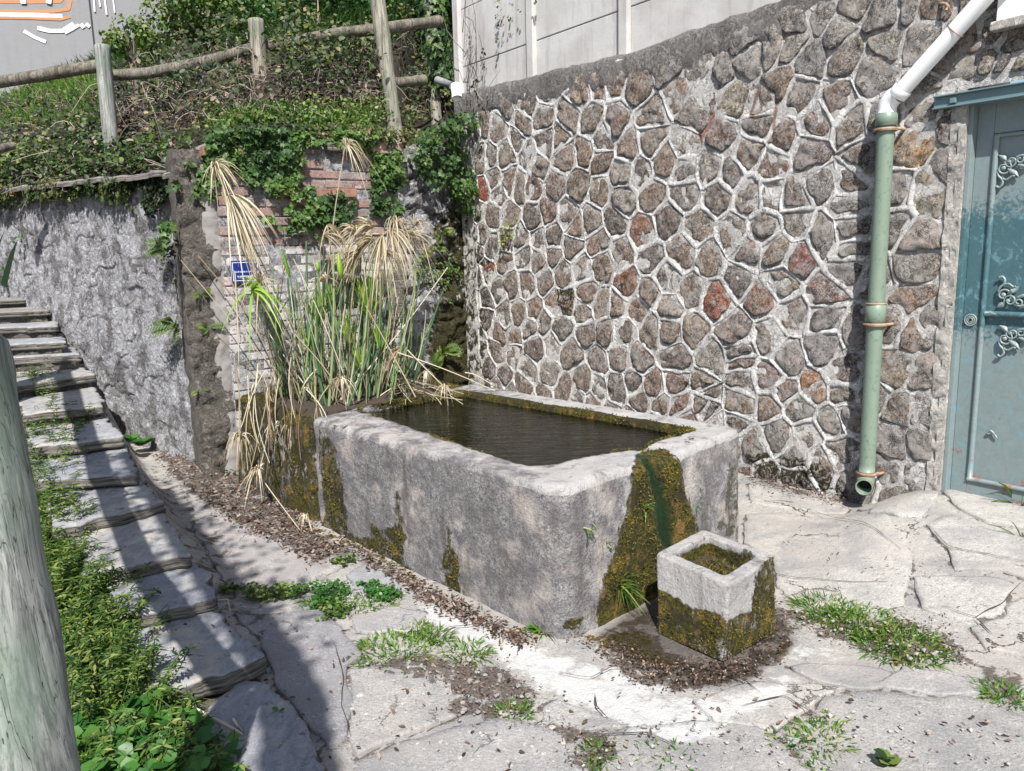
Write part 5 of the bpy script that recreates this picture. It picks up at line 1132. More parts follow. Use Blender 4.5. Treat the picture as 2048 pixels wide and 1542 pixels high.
# rail and second post of this near fence, out of view at the left; their shade falls over the steps
S_ = np.array(SUNV[:]); nfd = np.array([-.65, .76, 0])
def shade_src(x, y, z, Yplane=None, t=None):
    p = gz(x, y, z)
    if t is None:      # meet the vertical plane of the near fence
        nn_ = np.array([nfd[1], -nfd[0], 0]); t = ((nbase-p)@nn_)/(S_@nn_)
    return p+S_*t
rl_ = [shade_src(200, 930, .33), shade_src(216, 975, .29), shade_src(255, 1065, .225), shade_src(296, 1150, .16), shade_src(400, 1290, .10)]
rl_ = [rl_[0]+(rl_[0]-rl_[1])/np.linalg.norm(rl_[0]-rl_[1])*2.0]+rl_+[rl_[-1]+(rl_[-1]-rl_[-2])/np.linalg.norm(rl_[-1]-rl_[-2])*.35]
link('rail', tmesh(np.array(rl_), .062, 12), M['greenwood'], npost)
fp = rl_[0]; link('post', post_mesh(np.array([fp[0], fp[1], .0]), fp+[0, 0, .12], .09, .085, 16, 20, 8), M['greenwood'], npost)
# unseen tree added behind the camera, its limb laid to shade the ground beside the steps
tree = thing('added_shade_tree', 'unseen tree added behind the viewpoint, its limb placed to shade the paving beside the steps', 'tree', (-2.6, -3.0, 0))
lp_ = [shade_src(x, y, z, t=5.6) for x, y, z in ((300, 960, .12), (360, 1040, .08), (420, 1140, .04), (500, 1240, .02), (560, 1340, .02), (600, 1450, .02), (600, 1600, .0))]
root = lp_[-1]+np.array([-.5, -2.2, -1.0])
def smooth(P_, n=40):
    P_ = np.array(P_); t = np.linspace(0, len(P_)-1, n); q = np.stack([np.interp(t, np.arange(len(P_)), P_[:, i]) for i in range(3)], 1)
    for _ in range(6): q[1:-1] = (q[:-2]+2*q[1:-1]+q[2:])/4
    return q
lb_ = smooth(lp_[::1]); lb_ = np.vstack([smooth([(-2.6, -3.0, -.1), (-2.5, -3.0, 1.5), (-2.2, -2.9, 3.0), root, lp_[-1]], 30)[:-1], lb_[::-1]])
v, f = tube(lb_, np.concatenate([np.linspace(.2, .12, 29), np.linspace(.12, .085, 40)]), 12, rnd=.25); link('trunk', mesh(v, clean(f)), M['wood'], tree)
tree_limb = lb_
hf = lambda x, y: hill_z(x, y)
ffence = thing('hillside_fence', 'weathered post and rail fence running through the brambles above the wall', 'fence', hitz(530, 215, hf))
def fpost(xb, yb, xt, yt, Yv, r, seed, mat='wood'):
    b_, t_ = gY(xb, yb, Yv), gY(xt, yt, Yv); a_ = (t_-b_)/np.linalg.norm(t_-b_); link('post', post_mesh(b_-a_*.5, t_, r, r*.94, 18, 40, seed, .015), M[mat], ffence); return b_, t_
P1 = fpost(222, 285, 204, 92, 7.05, .066, 1, 'greenwood'); P2 = fpost(530, 225, 511, 40, 7.35, .070, 2); P3 = fpost(784, 215, 752, -25, 7.5, .072, 4)
def rail(pts, r, seed):
    pts = np.array(pts); t = np.linspace(0, len(pts)-1, 40); p = np.stack([np.interp(t, np.arange(len(pts)), pts[:, i]) for i in range(3)], 1); v, f = tube(p, r, 14); v = v+.012*np.stack([fbm(v*[.4, 1, 1], 7, 3, seed), 0*v[:, 0], fbm(v*[.4, 1, 1], 7, 3, seed+9)], 1)
    link('rail', mesh(v, clean(f)), M['darkwood'], ffence)
rail([gY(-150, 180, 7.1), gY(0, 163, 7.15), gY(100, 148, 7.15), gY(215, 128, 7.17)], .052, 1)
rail([gY(200, 152, 7.3), gY(300, 146, 7.35), gY(430, 120, 7.45), gY(520, 92, 7.5)], .050, 2)
rail([gY(500, 98, 7.5), gY(600, 82, 7.55), gY(680, 66, 7.6), gY(770, 56, 7.65), gY(880, 42, 8.0)], .052, 3)
rail([gY(610, 190, 7.5), gY(730, 172, 7.6), gY(850, 160, 8.0)], .05, 4); rail([gY(-60, 305, 6.9), gY(0, 297, 6.9), gY(28, 292, 7.0)], .035, 5)

# graffiti wall far behind
GY = 13.0
g0, g1 = gY(-260, 60, GY), gY(330, 60, GY+1.0); GF = Frame(g0, (g1-g0)[:2]); glen = np.linalg.norm((g1-g0)[:2])
gw = thing('graffiti_wall', 'pale grey rendered wall with orange and white sprayed strokes, far up the slope', 'wall', GF.P(glen/2, 3.5, 0))
v, f = boxv(GF, -1, glen+2.0, 3.2, 8.5, 0, .3); link('render', mesh(v, clean(f), False), M['wallgrey'], gw)
def stroke(pts, wd, mat, parent=gw):
    q = np.array([GF.px(x, y, -.004) for x, y in pts]); t = np.linspace(0, len(q)-1, 8*len(q)); a = np.interp(t, np.arange(len(q)), q[:, 0]); z = np.interp(t, np.arange(len(q)), q[:, 1])
    T = np.gradient(np.stack([a, z], 1), axis=0); T /= np.linalg.norm(T, axis=1)[:, None]+1e-9; N_ = np.stack([-T[:, 1], T[:, 0]], 1); c = np.stack([a, z], 1); ww = wd*(1+.2*fbm(np.stack([a*3, z*3, 0*a], 1), 2, 2, 1))[:, None]
    V = np.concatenate([GF.P(*(c+N_*ww).T, -.003-random.random()*.004+0*a), GF.P(*(c-N_*ww).T, -.003+0*a)]); V[:, :2] -= GF.d[:2]*stroke.k; stroke.k += .0015; n = len(a); link('spray_stroke', mesh(V, [(i, i+1, n+i+1, n+i) for i in range(n-1)]), M[mat], parent)
stroke.k = .002
stroke([(-40,2),(60,3),(120,2),(136,-20)], .03, 'orange'); stroke([(-40,22),(60,24),(110,22),(137,18),(140,0)], .03, 'orange'); stroke([(-40,34),(60,35),(120,38),(140,33)], .026, 'orange'); stroke([(-40,28),(60,30),(125,32)], .03, 'spray')
stroke([(48,62),(70,75),(92,84)], .03, 'spray'); stroke([(75,56),(100,62),(125,62),(148,48)], .03, 'spray'); stroke([(130,66),(145,58),(158,50)], .022, 'spray'); stroke([(162,48),(168,56)], .03, 'spray'); stroke([(172,48),(180,54)], .03, 'spray'); stroke([(188,-8),(190,24)], .014, 'spray'); stroke([(198,-8),(201,14)], .012, 'spray'); stroke([(209,-8),(214,30)], .014, 'spray'); stroke([(226,-8),(230,26)], .012, 'spray'); stroke([(45,-10),(48,8)], .04, 'spray'); stroke([(100,-10),(98,8)], .04, 'spray')
for x in (184,):
    q = GF.px(x, 50, -.01); v, f = boxv(GF, q[0]-.012, q[0]+.012, 3.2, 8.5, -.012, .0); link('joint_strip', mesh(v, clean(f), False), M['black'], gw)
# pale panels glimpsed between the leaves beside the ivy stem
# white lamp like pipe end on the ivy
lp = thing('white_pipe_end', 'short white plastic pipe end sticking out of the ivy on a grey pipe', 'pipe', gY(912, 196, 7.6))
c_ = gY(911, 170, 7.6); d_ = gY(914, 196, 7.55); link('cap', tmesh([c_+(c_-d_)*.06, c_, d_], [.035, .047, .047], 18), M['pvc'], lp)
link('grey_pipe', tmesh([gY(875, 160, 7.9), gY(905, 172, 7.6)], .035, 14), M['wallgrey'], lp)
# black iron spout behind the reeds
sp = thing('iron_spout', 'black curved iron water spout on the pier behind the reeds', 'spout', PF.P(PF.px(700, 575)[0], PF.px(700, 575)[1], 0))
key = [(650,548,.02),(690,552,-.05),(735,562,-.13),(765,575,-.20),(775,592,-.22)]; P_ = []
for x, y, d in key: a, z = PF.px(x, y, d); P_.append(PF.P(a, z, d))
P_ = np.array(P_); t = np.linspace(0, 4, 20); P_ = np.stack([np.interp(t, range(5), P_[:, i]) for i in range(3)], 1); link('spout', tmesh(P_, np.interp(t, [0, 2, 4], [.05, .042, .034]), 16), M['black'], sp)
v, f = boxv(PF, PF.px(640, 540)[0], PF.px(715, 540)[0], PF.px(640, 610)[1], PF.px(640, 520)[1], -.045, -.012); link('niche_dark_plate', bevel(mesh(v, clean(f), False), .01, 2), M['black'], sp)  # flat black plate stands in for the dark of the niche
v, f = boxv(PF, PF.px(770, 600)[0], PF.px(806, 600)[0], PF.px(780, 640)[1], PF.px(780, 540)[1], -.03, -.012); link('slate_plate', bevel(mesh(v, clean(f), False), .004, 2), M['slate'], pier, color=(.45, .5, .6))
# ---------------------------------------------------------------- foliage builders (numpy, one mesh each)
def rnd_dirs(n):
    v = rng.normal(size=(n, 3)); return v/np.linalg.norm(v, axis=1)[:, None]
def orient(nrm, fwd):
    nrm = nrm/np.linalg.norm(nrm, axis=1)[:, None]; f = fwd-(fwd*nrm).sum(1)[:, None]*nrm; f /= np.linalg.norm(f, axis=1)[:, None]+1e-9
    return f, np.cross(nrm, f), nrm
SHAPES = {
 'oval': (np.array([(0,0,0),(.28,.30,.05),(.28,0,-.03),(.28,-.30,.05),(.65,.32,.03),(.65,0,-.05),(.65,-.32,.03),(1,0,-.06)]), [(0,2,1,1),(0,3,2,2),(1,2,5,4),(2,3,6,5),(4,5,7,7),(5,6,7,7)]),
 'ivy': (np.array([(0,0,0),(.05,.36,.05),(.30,.22,.03),(.45,.52,.04),(.60,.20,.0),(1,0,-.08),(.60,-.20,0),(.45,-.52,.04),(.30,-.22,.03),(.05,-.36,.05),(.40,0,-.04)]), [(0,10,2,1),(2,10,4,3),(4,10,5,5),(5,10,6,6),(6,10,8,7),(8,10,0,9)]),
 'dead': (np.array([(0,0,0),(.3,.28,.16),(.35,0,.0),(.3,-.28,.12),(.7,.22,.02),(.72,0,-.06),(.7,-.24,.14),(1,.05,.08)]), [(0,2,1,1),(0,3,2,2),(1,2,5,4),(2,3,6,5),(4,5,7,7),(5,6,7,7)]),
}
def leaves_mesh(pos, nrm, fwd, size, shape='oval', tint=None, wid=1.0):
    tv, tf = SHAPES[shape]; n = len(pos); f, s, u = orient(nrm, fwd); size = np.broadcast_to(size, (n,))
    tw = tv*np.array([1, wid, 1]); V = pos[:, None]+size[:, None, None]*(tw[None, :, 0, None]*f[:, None]+tw[None, :, 1, None]*s[:, None]+tw[None, :, 2, None]*u[:, None])
    k = len(tv); tri = []
    for q in tf:
        tri.append(q[:3])
        if q[3] != q[2]: tri.append((q[0], q[2], q[3]))
    tri = np.array(tri); Fc = (np.arange(n)[:, None, None]*k+tri[None]).reshape(-1, 3); me = mesh(V.reshape(-1, 3), Fc)
    tint = rng.random(n) if tint is None else tint; attr(me, 'tint', np.repeat(tint, k)); return me
def blades_mesh(root, dirn, L, wd, bend, tint=None, seg=4, side=None, droop=None):
    """flat tapering blades that arch over; arrays of n"""
    n = len(root); d = dirn/np.linalg.norm(dirn, axis=1)[:, None]; L = np.broadcast_to(L, (n,)); wd = np.broadcast_to(wd, (n,)); bend = np.broadcast_to(bend, (n,))
    h = np.cross(d, [0, 0, 1.0]); h /= np.linalg.norm(h, axis=1)[:, None]+1e-6; rd = rnd_dirs(n); sd = np.cross(d, rd); sd /= np.linalg.norm(sd, axis=1)[:, None]+1e-9
    if side is not None: sd = side
    V = np.zeros((n, seg+1, 2, 3)); 
    for k in range(seg+1):
        t = k/seg; c = root+d*(L*t)[:, None]; c = c+np.array([0, 0, -1.0])*(bend*L*t*t)[:, None]
        wv = (wd*(1-t**2.2)*.5+wd*.04)[:, None]*sd; V[:, k, 0] = c-wv; V[:, k, 1] = c+wv
    base = (np.arange(n)*(seg+1)*2)[:, None, None]; q = np.array([(2*k, 2*k+1, 2*k+3, 2*k+2) for k in range(seg)]); Fc = (base+q[None]).reshape(-1, 4)
    me = mesh(V.reshape(-1, 3), Fc); tint = rng.random(n) if tint is None else tint; attr(me, 'tint', np.repeat(tint, (seg+1)*2)); return me
def twigs_mesh(starts, dirs, L, r, seg=6, wig=.15, droop=.3, tint=None):
    parts = []; T = []
    for i in range(len(starts)):
        t = np.linspace(0, 1, seg)[:, None]; o = rng.normal(size=3)*wig*L[i]; p = starts[i]+dirs[i]*L[i]*t+o*np.sin(t*pi)*.5+np.array([0, 0, -1.])*droop*L[i]*t**2
        p = p+rng.normal(size=p.shape)*.01*L[i]; v, f = tube(p, r[i]*(1-.6*t[:, 0]), 4, False); parts.append((v, f)); T.append(np.full(len(v), rng.random() if tint is None else tint))
    me = multi(parts); attr(me, 'tint', np.concatenate(T)); return me
def sample_px(poly, n, seedy=0):
    poly = np.array(poly, float); x0, y0 = poly.min(0); x1, y1 = poly.max(0); out = []
    while sum(len(o) for o in out) < n:
        x = rng.uniform(x0, x1, n*3); y = rng.uniform(y0, y1, n*3); k = inpoly(x, y, poly); out.append(np.stack([x[k], y[k]], 1))
    return np.concatenate(out)[:n]
def on_plane(P, pts, d=0.0):
    R_ = fw[None]+rt[None]*((pts[:, 0:1]-1024)/FPX)-up[None]*((pts[:, 1:2]-771)/FPX); t = (np.broadcast_to(d, (len(pts),))-(EYE-P.o)@P.d)/(R_@P.d); return EYE+R_*t[:, None]
def merge_objs(name, mes, mat, parent=None, kind=None, **k):
    bm = bmesh.new()
    for m_ in mes: bm.from_mesh(m_)
    me = bpy.data.meshes.new(name); bm.to_mesh(me); bm.free(); return link(name, me, mat, parent, kind=kind, **k)

# ---------------------------------------------------------------- ivy and hanging growth
def ivy_on(P, polys, n, name, label, size=.05, d0=.02, thick=.09, mat='ivy', shape='ivy', tmax=1.0, clump=2.2, thr=-.12):
    A = np.array([0.5*abs(np.dot(np.array(p)[:, 0], np.roll(np.array(p)[:, 1], -1))-np.dot(np.array(p)[:, 1], np.roll(np.array(p)[:, 0], -1))) for p in polys]); pos = []
    for p, a in zip(polys, A): pos.append(on_plane(P, sample_px(p, int(n*a/A.sum())+3)))
    pos = np.concatenate(pos); den = fbm(pos, clump*1.6, 3, 7); keep = den > thr+.15*rng.random(len(pos)); pos = pos[keep]; m = len(pos)
    dep = d0+thick*rng.random(m)*np.clip(.4+den[keep]*1.6, .2, 1.6); pos = pos-P.d*dep[:, None]
    nr = -P.d[None]*1.0+np.array([0, 0, .55])+rng.normal(size=(m, 3))*.45; fw_ = np.array([0, 0, -1.0])[None]+rng.normal(size=(m, 3))*.6
    tint = np.clip(.15+.55*rng.random(m)*tmax+dep/thick*.25+.4*fbm(pos, 3, 2, 9), 0, 1)
    o = link(name, leaves_mesh(pos, nr, fw_, size*(.45+.8*rng.random(m)), shape, tint), M[mat], kind='stuff'); tag(o, label, 'ivy' if 'ivy' in name else 'plants', kind='stuff'); return o
ivy_on(PF, [[(408,275),(440,262),(560,258),(600,275),(603,330),(600,372),(565,385),(540,362),(500,372),(470,345),(430,330),(412,345)], [(440,268),(700,262),(760,270),(800,290),(798,360),(762,430),(740,425),(735,360),(736,310),(650,290),(600,292)]], 3800, 'ivy', 'dense dark green ivy draped over the top of the brick pier', .042, .03, .12, clump=4, thr=-.45)
ivy_on(PF, [[(560,372),(620,372),(716,385),(712,400),(690,440),(650,470),(632,482),(615,455),(575,462),(520,445),(515,430),(560,430),(575,400)], [(540,340),(600,352),(575,385),(552,395),(520,378)], [(785,395),(805,410),(790,440),(762,450)]], 1300, 'ivy', 'thin bright ivy strands hanging below the brick ledge of the pier', .045, .05, .08, clump=6, thr=-.25)
ivy_on(PF, [[(410,255),(560,245),(700,250),(830,258),(815,292),(700,284),(560,276),(420,285)]], 1500, 'ledge_growth', 'tangle of leaves and stems hiding the soil on top of the brick pier', .035, .0, .15, mat='bramble', shape='oval', thr=-.6)
ivy_on(BF, [[(350,300),(420,290),(440,330),(420,420),(400,460),(385,420),(372,380),(345,430),(330,500),(315,450),(290,400),(240,390),(250,350)]], 1500, 'ivy', 'dark ivy and bramble hanging over the rubble buttress', .05, .03, .16)
ivy_on(LF, [[(-20,385),(120,378),(240,365),(345,355),(350,390),(300,440),(262,410),(200,395),(150,400),(90,402),(0,420)], [(-20,372),(120,360),(350,345),(350,375),(120,392),(-20,404)]], 3200, 'trailing_ivy', 'ivy and brambles trailing over the coping of the left wall', .04, .02, .14, mat='bramble', thr=-.4)
ivy_on(LF, [[(-20,400),(40,410),(60,460),(30,560),(-20,600)]], 260, 'creeper', 'dark creeper at the left end of the limewashed wall', .05, .02, .10, mat='ivy')
ivy_on(BF, [[(310,400),(350,430),(380,640),(395,700),(385,720),(350,660),(330,560),(318,480)]], 420, 'creepers', 'sparse creeping growth in the shaded angle beside the buttress', .035, -.10, .08, mat='bramble', shape='oval')
ivy_on(RF, [[(795,285),(870,240),(950,215),(962,300),(955,400),(948,440),(905,430),(870,372),(848,345),(838,390),(815,330)]], 2600, 'ivy', 'ivy and brambles tumbling down the corner left of the stone wall', .05, .10, .42)
ivy_on(RF, [[(820,480),(870,470),(890,500),(885,560),(820,590),(812,530)], [(870,470),(905,480),(915,560),(900,610),(880,600)], [(860,690),(905,690),(915,712),(870,715)]], 800, 'wall_herbs', 'small leafy herbs growing on the mossy recessed wall', .03, .04, .10, mat='herb', shape='oval', clump=4)
ivy_on(WF, [[(1015,430),(1045,425),(1050,470),(1025,475),(1010,500),(1005,470)]], 110, 'wall_weed', 'small green weed rooted in the stone wall near the corner', .028, .03, .05, mat='herb', shape='oval', clump=8)
ivy_on(WF, [[(990,0),(1055,-10),(1040,25),(1010,45),(995,90),(985,60)], [(1060,-5),(1085,-5),(1070,14)], [(930,60),(968,80),(975,150),(990,200),(968,330),(940,300)]], 330, 'creeper', 'dry creeper climbing the left end of the concrete panel fence', .035, -.02, .06, mat='bramble', shape='oval', clump=5)
# bare stems on the panels and on the corner
n = 26; st_ = on_plane(WF, sample_px([(930,60),(965,100),(985,260),(940,330)], n), .0)-WF.d*.03; link('creeper_stems', twigs_mesh(st_, np.array([0, 0, 1.])+.35*rng.normal(size=(n, 3)), rng.uniform(.15, .6, n), np.full(n, .004), wig=.25, droop=0), M['twig'], kind='stuff'); tag(bpy.data.objects['creeper_stems'], 'bare creeper stems crossing the corner of the panel fence', 'creeper', kind='stuff')

# ---------------------------------------------------------------- growth on the hillside
def hill_points(n, poly, y0=5.6, y1=20):
    q = sample_px(poly, n); out = []
    Yv = np.linspace(y0, y1, 160)
    R_ = fw[None]+rt[None]*((q[:, 0:1]-1024)/FPX)-up[None]*((q[:, 1:2]-771)/FPX); R_ = R_/R_[:, 1:2]
    P_ = EYE[None, None]+R_[:, None]*Yv[None, :, None]; below = (P_[..., 2] <= hill_z(P_[..., 0], P_[..., 1])) & (P_[..., 1] > np.interp(P_[..., 0], LINEX, LINEY)); i = below.argmax(1); ok = below.any(1); return P_[np.arange(n), i][ok]
def bramble(poly, n, h, label, name='bramble_thicket', size=.05, mat='bramble', shape='oval', tbias=0.0, twigs=0):
    b_ = hill_points(n, poly); m = len(b_); hh = h*rng.random(m)**.8*(.55+.9*np.clip(fbm(b_, 1.8, 3, 5)+.4, 0, 1.2)); pos = b_+np.stack([rng.normal(size=m)*.05, rng.normal(size=m)*.10, hh], 1)
    nr = np.array([0, -.7, .8])[None]+rng.normal(size=(m, 3))*.6; f_ = rnd_dirs(m)+np.array([0, 0, -.3]); tint = np.clip(rng.random(m)*.65+.3*fbm(pos, 2.2, 3, 3)+tbias+.25*hh/h, 0, 1)
    o = link(name, leaves_mesh(pos, nr, f_, size*(.4+.9*rng.random(m)), shape, tint), M[mat]); tag(o, label, 'plants', kind='stuff')
    if twigs:
        b2 = hill_points(twigs, poly); k = len(b2); d_ = np.array([0, -.3, .8])+rng.normal(size=(k, 3))*.8; d_ /= np.linalg.norm(d_, axis=1)[:, None]
        t_ = link('bramble_canes', twigs_mesh(b2, d_, rng.uniform(.35, .95, k)*max(h, .4)*1.3, rng.uniform(.003, .006, k), 7, .45, .55), M['twig']); tag(t_, 'tangle of bare grey canes in '+label, 'brambles', kind='stuff')
bramble([(230,150),(500,95),(500,225),(420,260),(300,270),(225,235)], 2700, .50, 'dark brambles between the first two fence posts', twigs=520)
bramble([(535,115),(760,90),(770,225),(560,235)], 2200, .42, 'brambles between the second and third fence posts', twigs=380)
bramble([(790,60),(900,20),(945,60),(948,260),(800,235)], 3000, .45, 'brambles crowding the corner by the third fence post', twigs=190)
bramble([(-80,215),(200,205),(260,290),(400,300),(395,345),(260,360),(120,385),(-80,400)], 4800, .22, 'low brambles and nettles along the top of the left wall', twigs=300, tbias=-.05)
bramble([(-80,300),(200,300),(380,310),(380,350),(120,375),(-80,392)], 2600, .20, 'fresh green nettles edging the left wall coping', 'nettles', .045, 'herb', tbias=-.05)
bramble([(230,40),(640,-10),(760,30),(520,80),(300,110)], 3800, .5, 'green undergrowth on the upper slope', 'undergrowth', .055, 'ivy')
bramble([(400,232),(820,215),(840,258),(600,262),(410,275)], 2000, .12, 'low green weeds on the ledge above the brick pier', 'ledge_weeds', .032, 'herb', tbias=.05, twigs=60)
def hillgrass(poly, n, L, label, mat='hillgrass', tint=None):
    b_ = hill_points(n, poly); m = len(b_); d_ = np.array([0, -.15, 1.])+rng.normal(size=(m, 3))*.33; o = link('grass', blades_mesh(b_, d_, L*(.5+rng.random(m)*.8), .008+.006*rng.random(m), .35+.4*rng.random(m)), M[mat]); tag(o, label, 'grass', kind='stuff')
hillgrass([(-100,150),(190,140),(210,255),(0,262),(-100,290)], 9000, .22, 'bright grass below the fence rail at the left', 'grass'); hillgrass([(-100,75),(300,75),(330,140),(-100,160)], 7000, .30, 'dark grass in front of the graffiti wall')
hillgrass([(300,-60),(900,-120),(780,90),(450,110)], 12000, .38, 'tall grass on the upper slope between the posts'); hillgrass([(410,215),(830,205),(830,262),(420,268)], 3800, .13, 'short grass on the ledge above the pier', 'grass')
# bushes, trees behind
def bush(name, label, c, rad, n, size, mat, cat, shape='oval', trunk=.03, squash=(1, 1, 1)):
    c = np.array(c, float); g = float(hill_z(c[0], c[1])); th = thing(name, label, cat, (c[0], c[1], g))
    cl = rnd_dirs(14)*rad*.62*np.array(squash); k = rng.integers(0, 14, n); d_ = rnd_dirs(n); pos = c+cl[k]+d_*(rad*.42*(.55+.45*rng.random(n)))[:, None]
    tint = np.clip(.35+.45*rng.random(n)+.25*d_[:, 2], 0, 1); link('crown', leaves_mesh(pos, d_+rng.normal(size=(n, 3))*.5+[0, -.2, .4], rnd_dirs(n)+[0, 0, -.4], size*(.5+.8*rng.random(n)), shape, tint), M[mat], th)
    v, f = tube([(c[0], c[1], g-.2), (c[0]+.03, c[1], (g+c[2])/2), (c[0], c[1], c[2])], [trunk, trunk*.8, trunk*.4], 8); parts = [(v, f)]
    for j in range(9): parts.append(tube([(c[0], c[1], g+(c[2]-g)*.4), c+cl[j]*.5+[0, 0, -.05], c+cl[j]], [trunk*.4, trunk*.3, trunk*.15], 5))
    m_ = multi(parts); attr(m_, 'tint', np.full(len(m_.vertices), .3)); link('trunk', m_, M['twig'], th)
bush('shrub', 'round bright green leafy shrub at the top left beside the graffiti wall', gY(380, 15, 9.6), .55, 2600, .055, 'herb', 'shrub')
bush('shrub', 'small yellow green shrub leaning over the first rail', gY(260, 80, 8.6), .28, 700, .05, 'herb', 'shrub')
bush('shrub', 'dense dark shrub behind the third fence post', gY(690, 8, 9.5), .55, 2600, .05, 'bigleaf', 'shrub')
bush('tree', 'dark leaved tree rising behind the fence at the top of the slope', gY(840, -90, 10.5), 1.3, 5200, .09, 'ivy', 'tree', trunk=.10)
bush('tree', 'tall green tree beyond the upper slope, left of the third post', gY(600, -190, 13.5), 1.9, 6000, .11, 'bigleaf', 'tree', trunk=.13)
bush('tree', 'broad dark tree standing above the shrub at the top left', gY(330, -180, 12.0), 1.4, 4500, .10, 'ivy', 'tree', trunk=.12)
# ivy clad trunk near the panel fence
it = thing('ivy_clad_trunk', 'slim grey trunk wrapped in ivy just left of the concrete panel fence', 'tree', hitz(868, 160, hf)); tb, tt_ = gY(872, 180, 8.3), gY(848, -60, 8.5)
link('trunk', post_mesh(tb-[0, 0, .5], tt_+[0, 0, .6], .06, .045, 12, 30, 9), M['wood'], it)
n = 1300; t = rng.random(n); c_ = tb+(tt_-tb)*t[:, None]; d_ = rnd_dirs(n)*[1, 1, .3]; pos = c_+d_*(.06+.11*rng.random(n))[:, None]+[.06, 0, 0]; link('ivy_leaves', leaves_mesh(pos, d_+[0, -.3, .3], rnd_dirs(n)+[0, 0, -1], .06*(.5+.8*rng.random(n)), 'ivy'), M['ivy'], it)
# long strap leaves near the top and at the far left edge
def straps(name, label, c, n, L, wdt, mat, cat, spread=.6, up_=1.0, tint=None, bend=.45):
    c = np.array(c); m = n; d_ = np.array([0, 0, up_])+rng.normal(size=(m, 3))*spread; o = blades_mesh(np.repeat(c[None], m, 0)+rng.normal(size=(m, 3))*.02, d_, L*(.6+.5*rng.random(m)), wdt, bend, tint, 8)
    th = thing(name, label, cat, c)
    # every strap leaf is a part
    V = np.empty(len(o.vertices)*3, np.float32); o.vertices.foreach_get('co', V); V = V.reshape(m, -1, 3); tn = rng.random(m) if tint is None else tint
    for i in range(m):
        me = mesh(V[i], [(2*k, 2*k+1, 2*k+3, 2*k+2) for k in range(8)]); attr(me, 'tint', np.full(18, tn[i])); link('leaf', me, M[mat], th)
    return th
litter_hill = hill_points(900, [(0,230),(250,200),(500,120),(900,150),(940,270),(420,262),(380,345),(0,380)]); nh_ = len(litter_hill); o = link('dead_leaves', leaves_mesh(litter_hill+np.array([0, -.05, 0])+np.stack([0*rng.random(nh_), 0*rng.random(nh_), .28*rng.random(nh_)], 1), rng.normal(size=(nh_, 3))*.6+[0, -.5, .8], rnd_dirs(nh_), .05*(.4+.9*rng.random(nh_)), 'dead'), M['litter']); tag(o, 'curled brown leaves caught in the brambles', 'dead leaves', kind='stuff')
straps('iris_plant', 'clump of long sword shaped leaves on the slope above the second post', gY(560, 55, 8.4), 16, .55, .030, 'bigleaf', 'plant', .45)
straps('iris_plant', 'pale blue green sword leaves poking in at the left edge above the steps', gY(-25, 575, 3.2), 9, .26, .028, 'reed', 'plant', .6, tint=np.full(9, .12), bend=.2)
straps('yellow_stalks', 'thin yellow stalks standing behind the upper rail', gY(640, 90, 8.3), 5, .8, .008, 'dry', 'plant', .06, tint=np.full(5, .4), bend=.05)

# ---------------------------------------------------------------- ferns on the walls
def fern(P, x, y, d, L, nf, label, mat='herb', down=.3):
    a, z = P.px(x, y, d); c = P.P(a, z, d); th = thing('fern', label, 'fern', c, 'ferns growing from the old walls')
    for i in range(nf):
        an = rng.uniform(-pi, pi)*.8; d0_ = -P.d*rng.uniform(.4, .9)+P.a*sin(an)+np.array([0, 0, 1])*(.5*cos(an)+.1); d0_ /= np.linalg.norm(d0_); Lf = L*rng.uniform(.6, 1.1); ns = 11
        t = np.linspace(0, 1, ns); mid = c+d0_*(Lf*t)[:, None]+np.array([0, 0, -1.])*(down*Lf*t**2)[:, None]; T = np.gradient(mid, axis=0); T /= np.linalg.norm(T, axis=1)[:, None]; s_ = np.cross(T, -P.d+[0, 0, .5]); s_ /= np.linalg.norm(s_, axis=1)[:, None]
        ln = Lf*.26*np.sin(pi*np.clip(t*.92+.06, 0, 1)); pos = np.concatenate([mid, mid]); dr = np.concatenate([s_+T*.5, -s_+T*.5]); nr = np.cross(np.concatenate([T, T]), dr); m_ = leaves_mesh(pos, nr, dr, np.concatenate([ln, ln])+1e-4, 'oval', np.full(2*ns, rng.uniform(.2, .9)), .55); link('frond', m_, M[mat], th)
fern(LF, 338, 495, -.06, .20, 12, 'fern with fine fronds in the shade high on the buttress angle'); fern(LF, 352, 650, -.06, .24, 13, 'larger fern low on the rubble wall beside the buttress'); fern(BF, 418, 655, -.04, .13, 8, 'small pale fern on the buttress edge near the red bricks')
fern(BF, 405, 590, -.04, .10, 7, 'tiny fern on the buttress just above the small pale one'); fern(RF, 882, 470, -.06, .20, 9, 'fern on the recessed wall near its top'); fern(RF, 865, 500, -.06, .16, 9, 'fern on the mossy recessed wall below the highest fern'); fern(RF, 885, 705, -.06, .22, 12, 'fern at the foot of the recessed wall behind the trough'); fern(BF, 400, 780, -.03, .08, 5, 'tiny fern low on the buttress above the leaf litter')

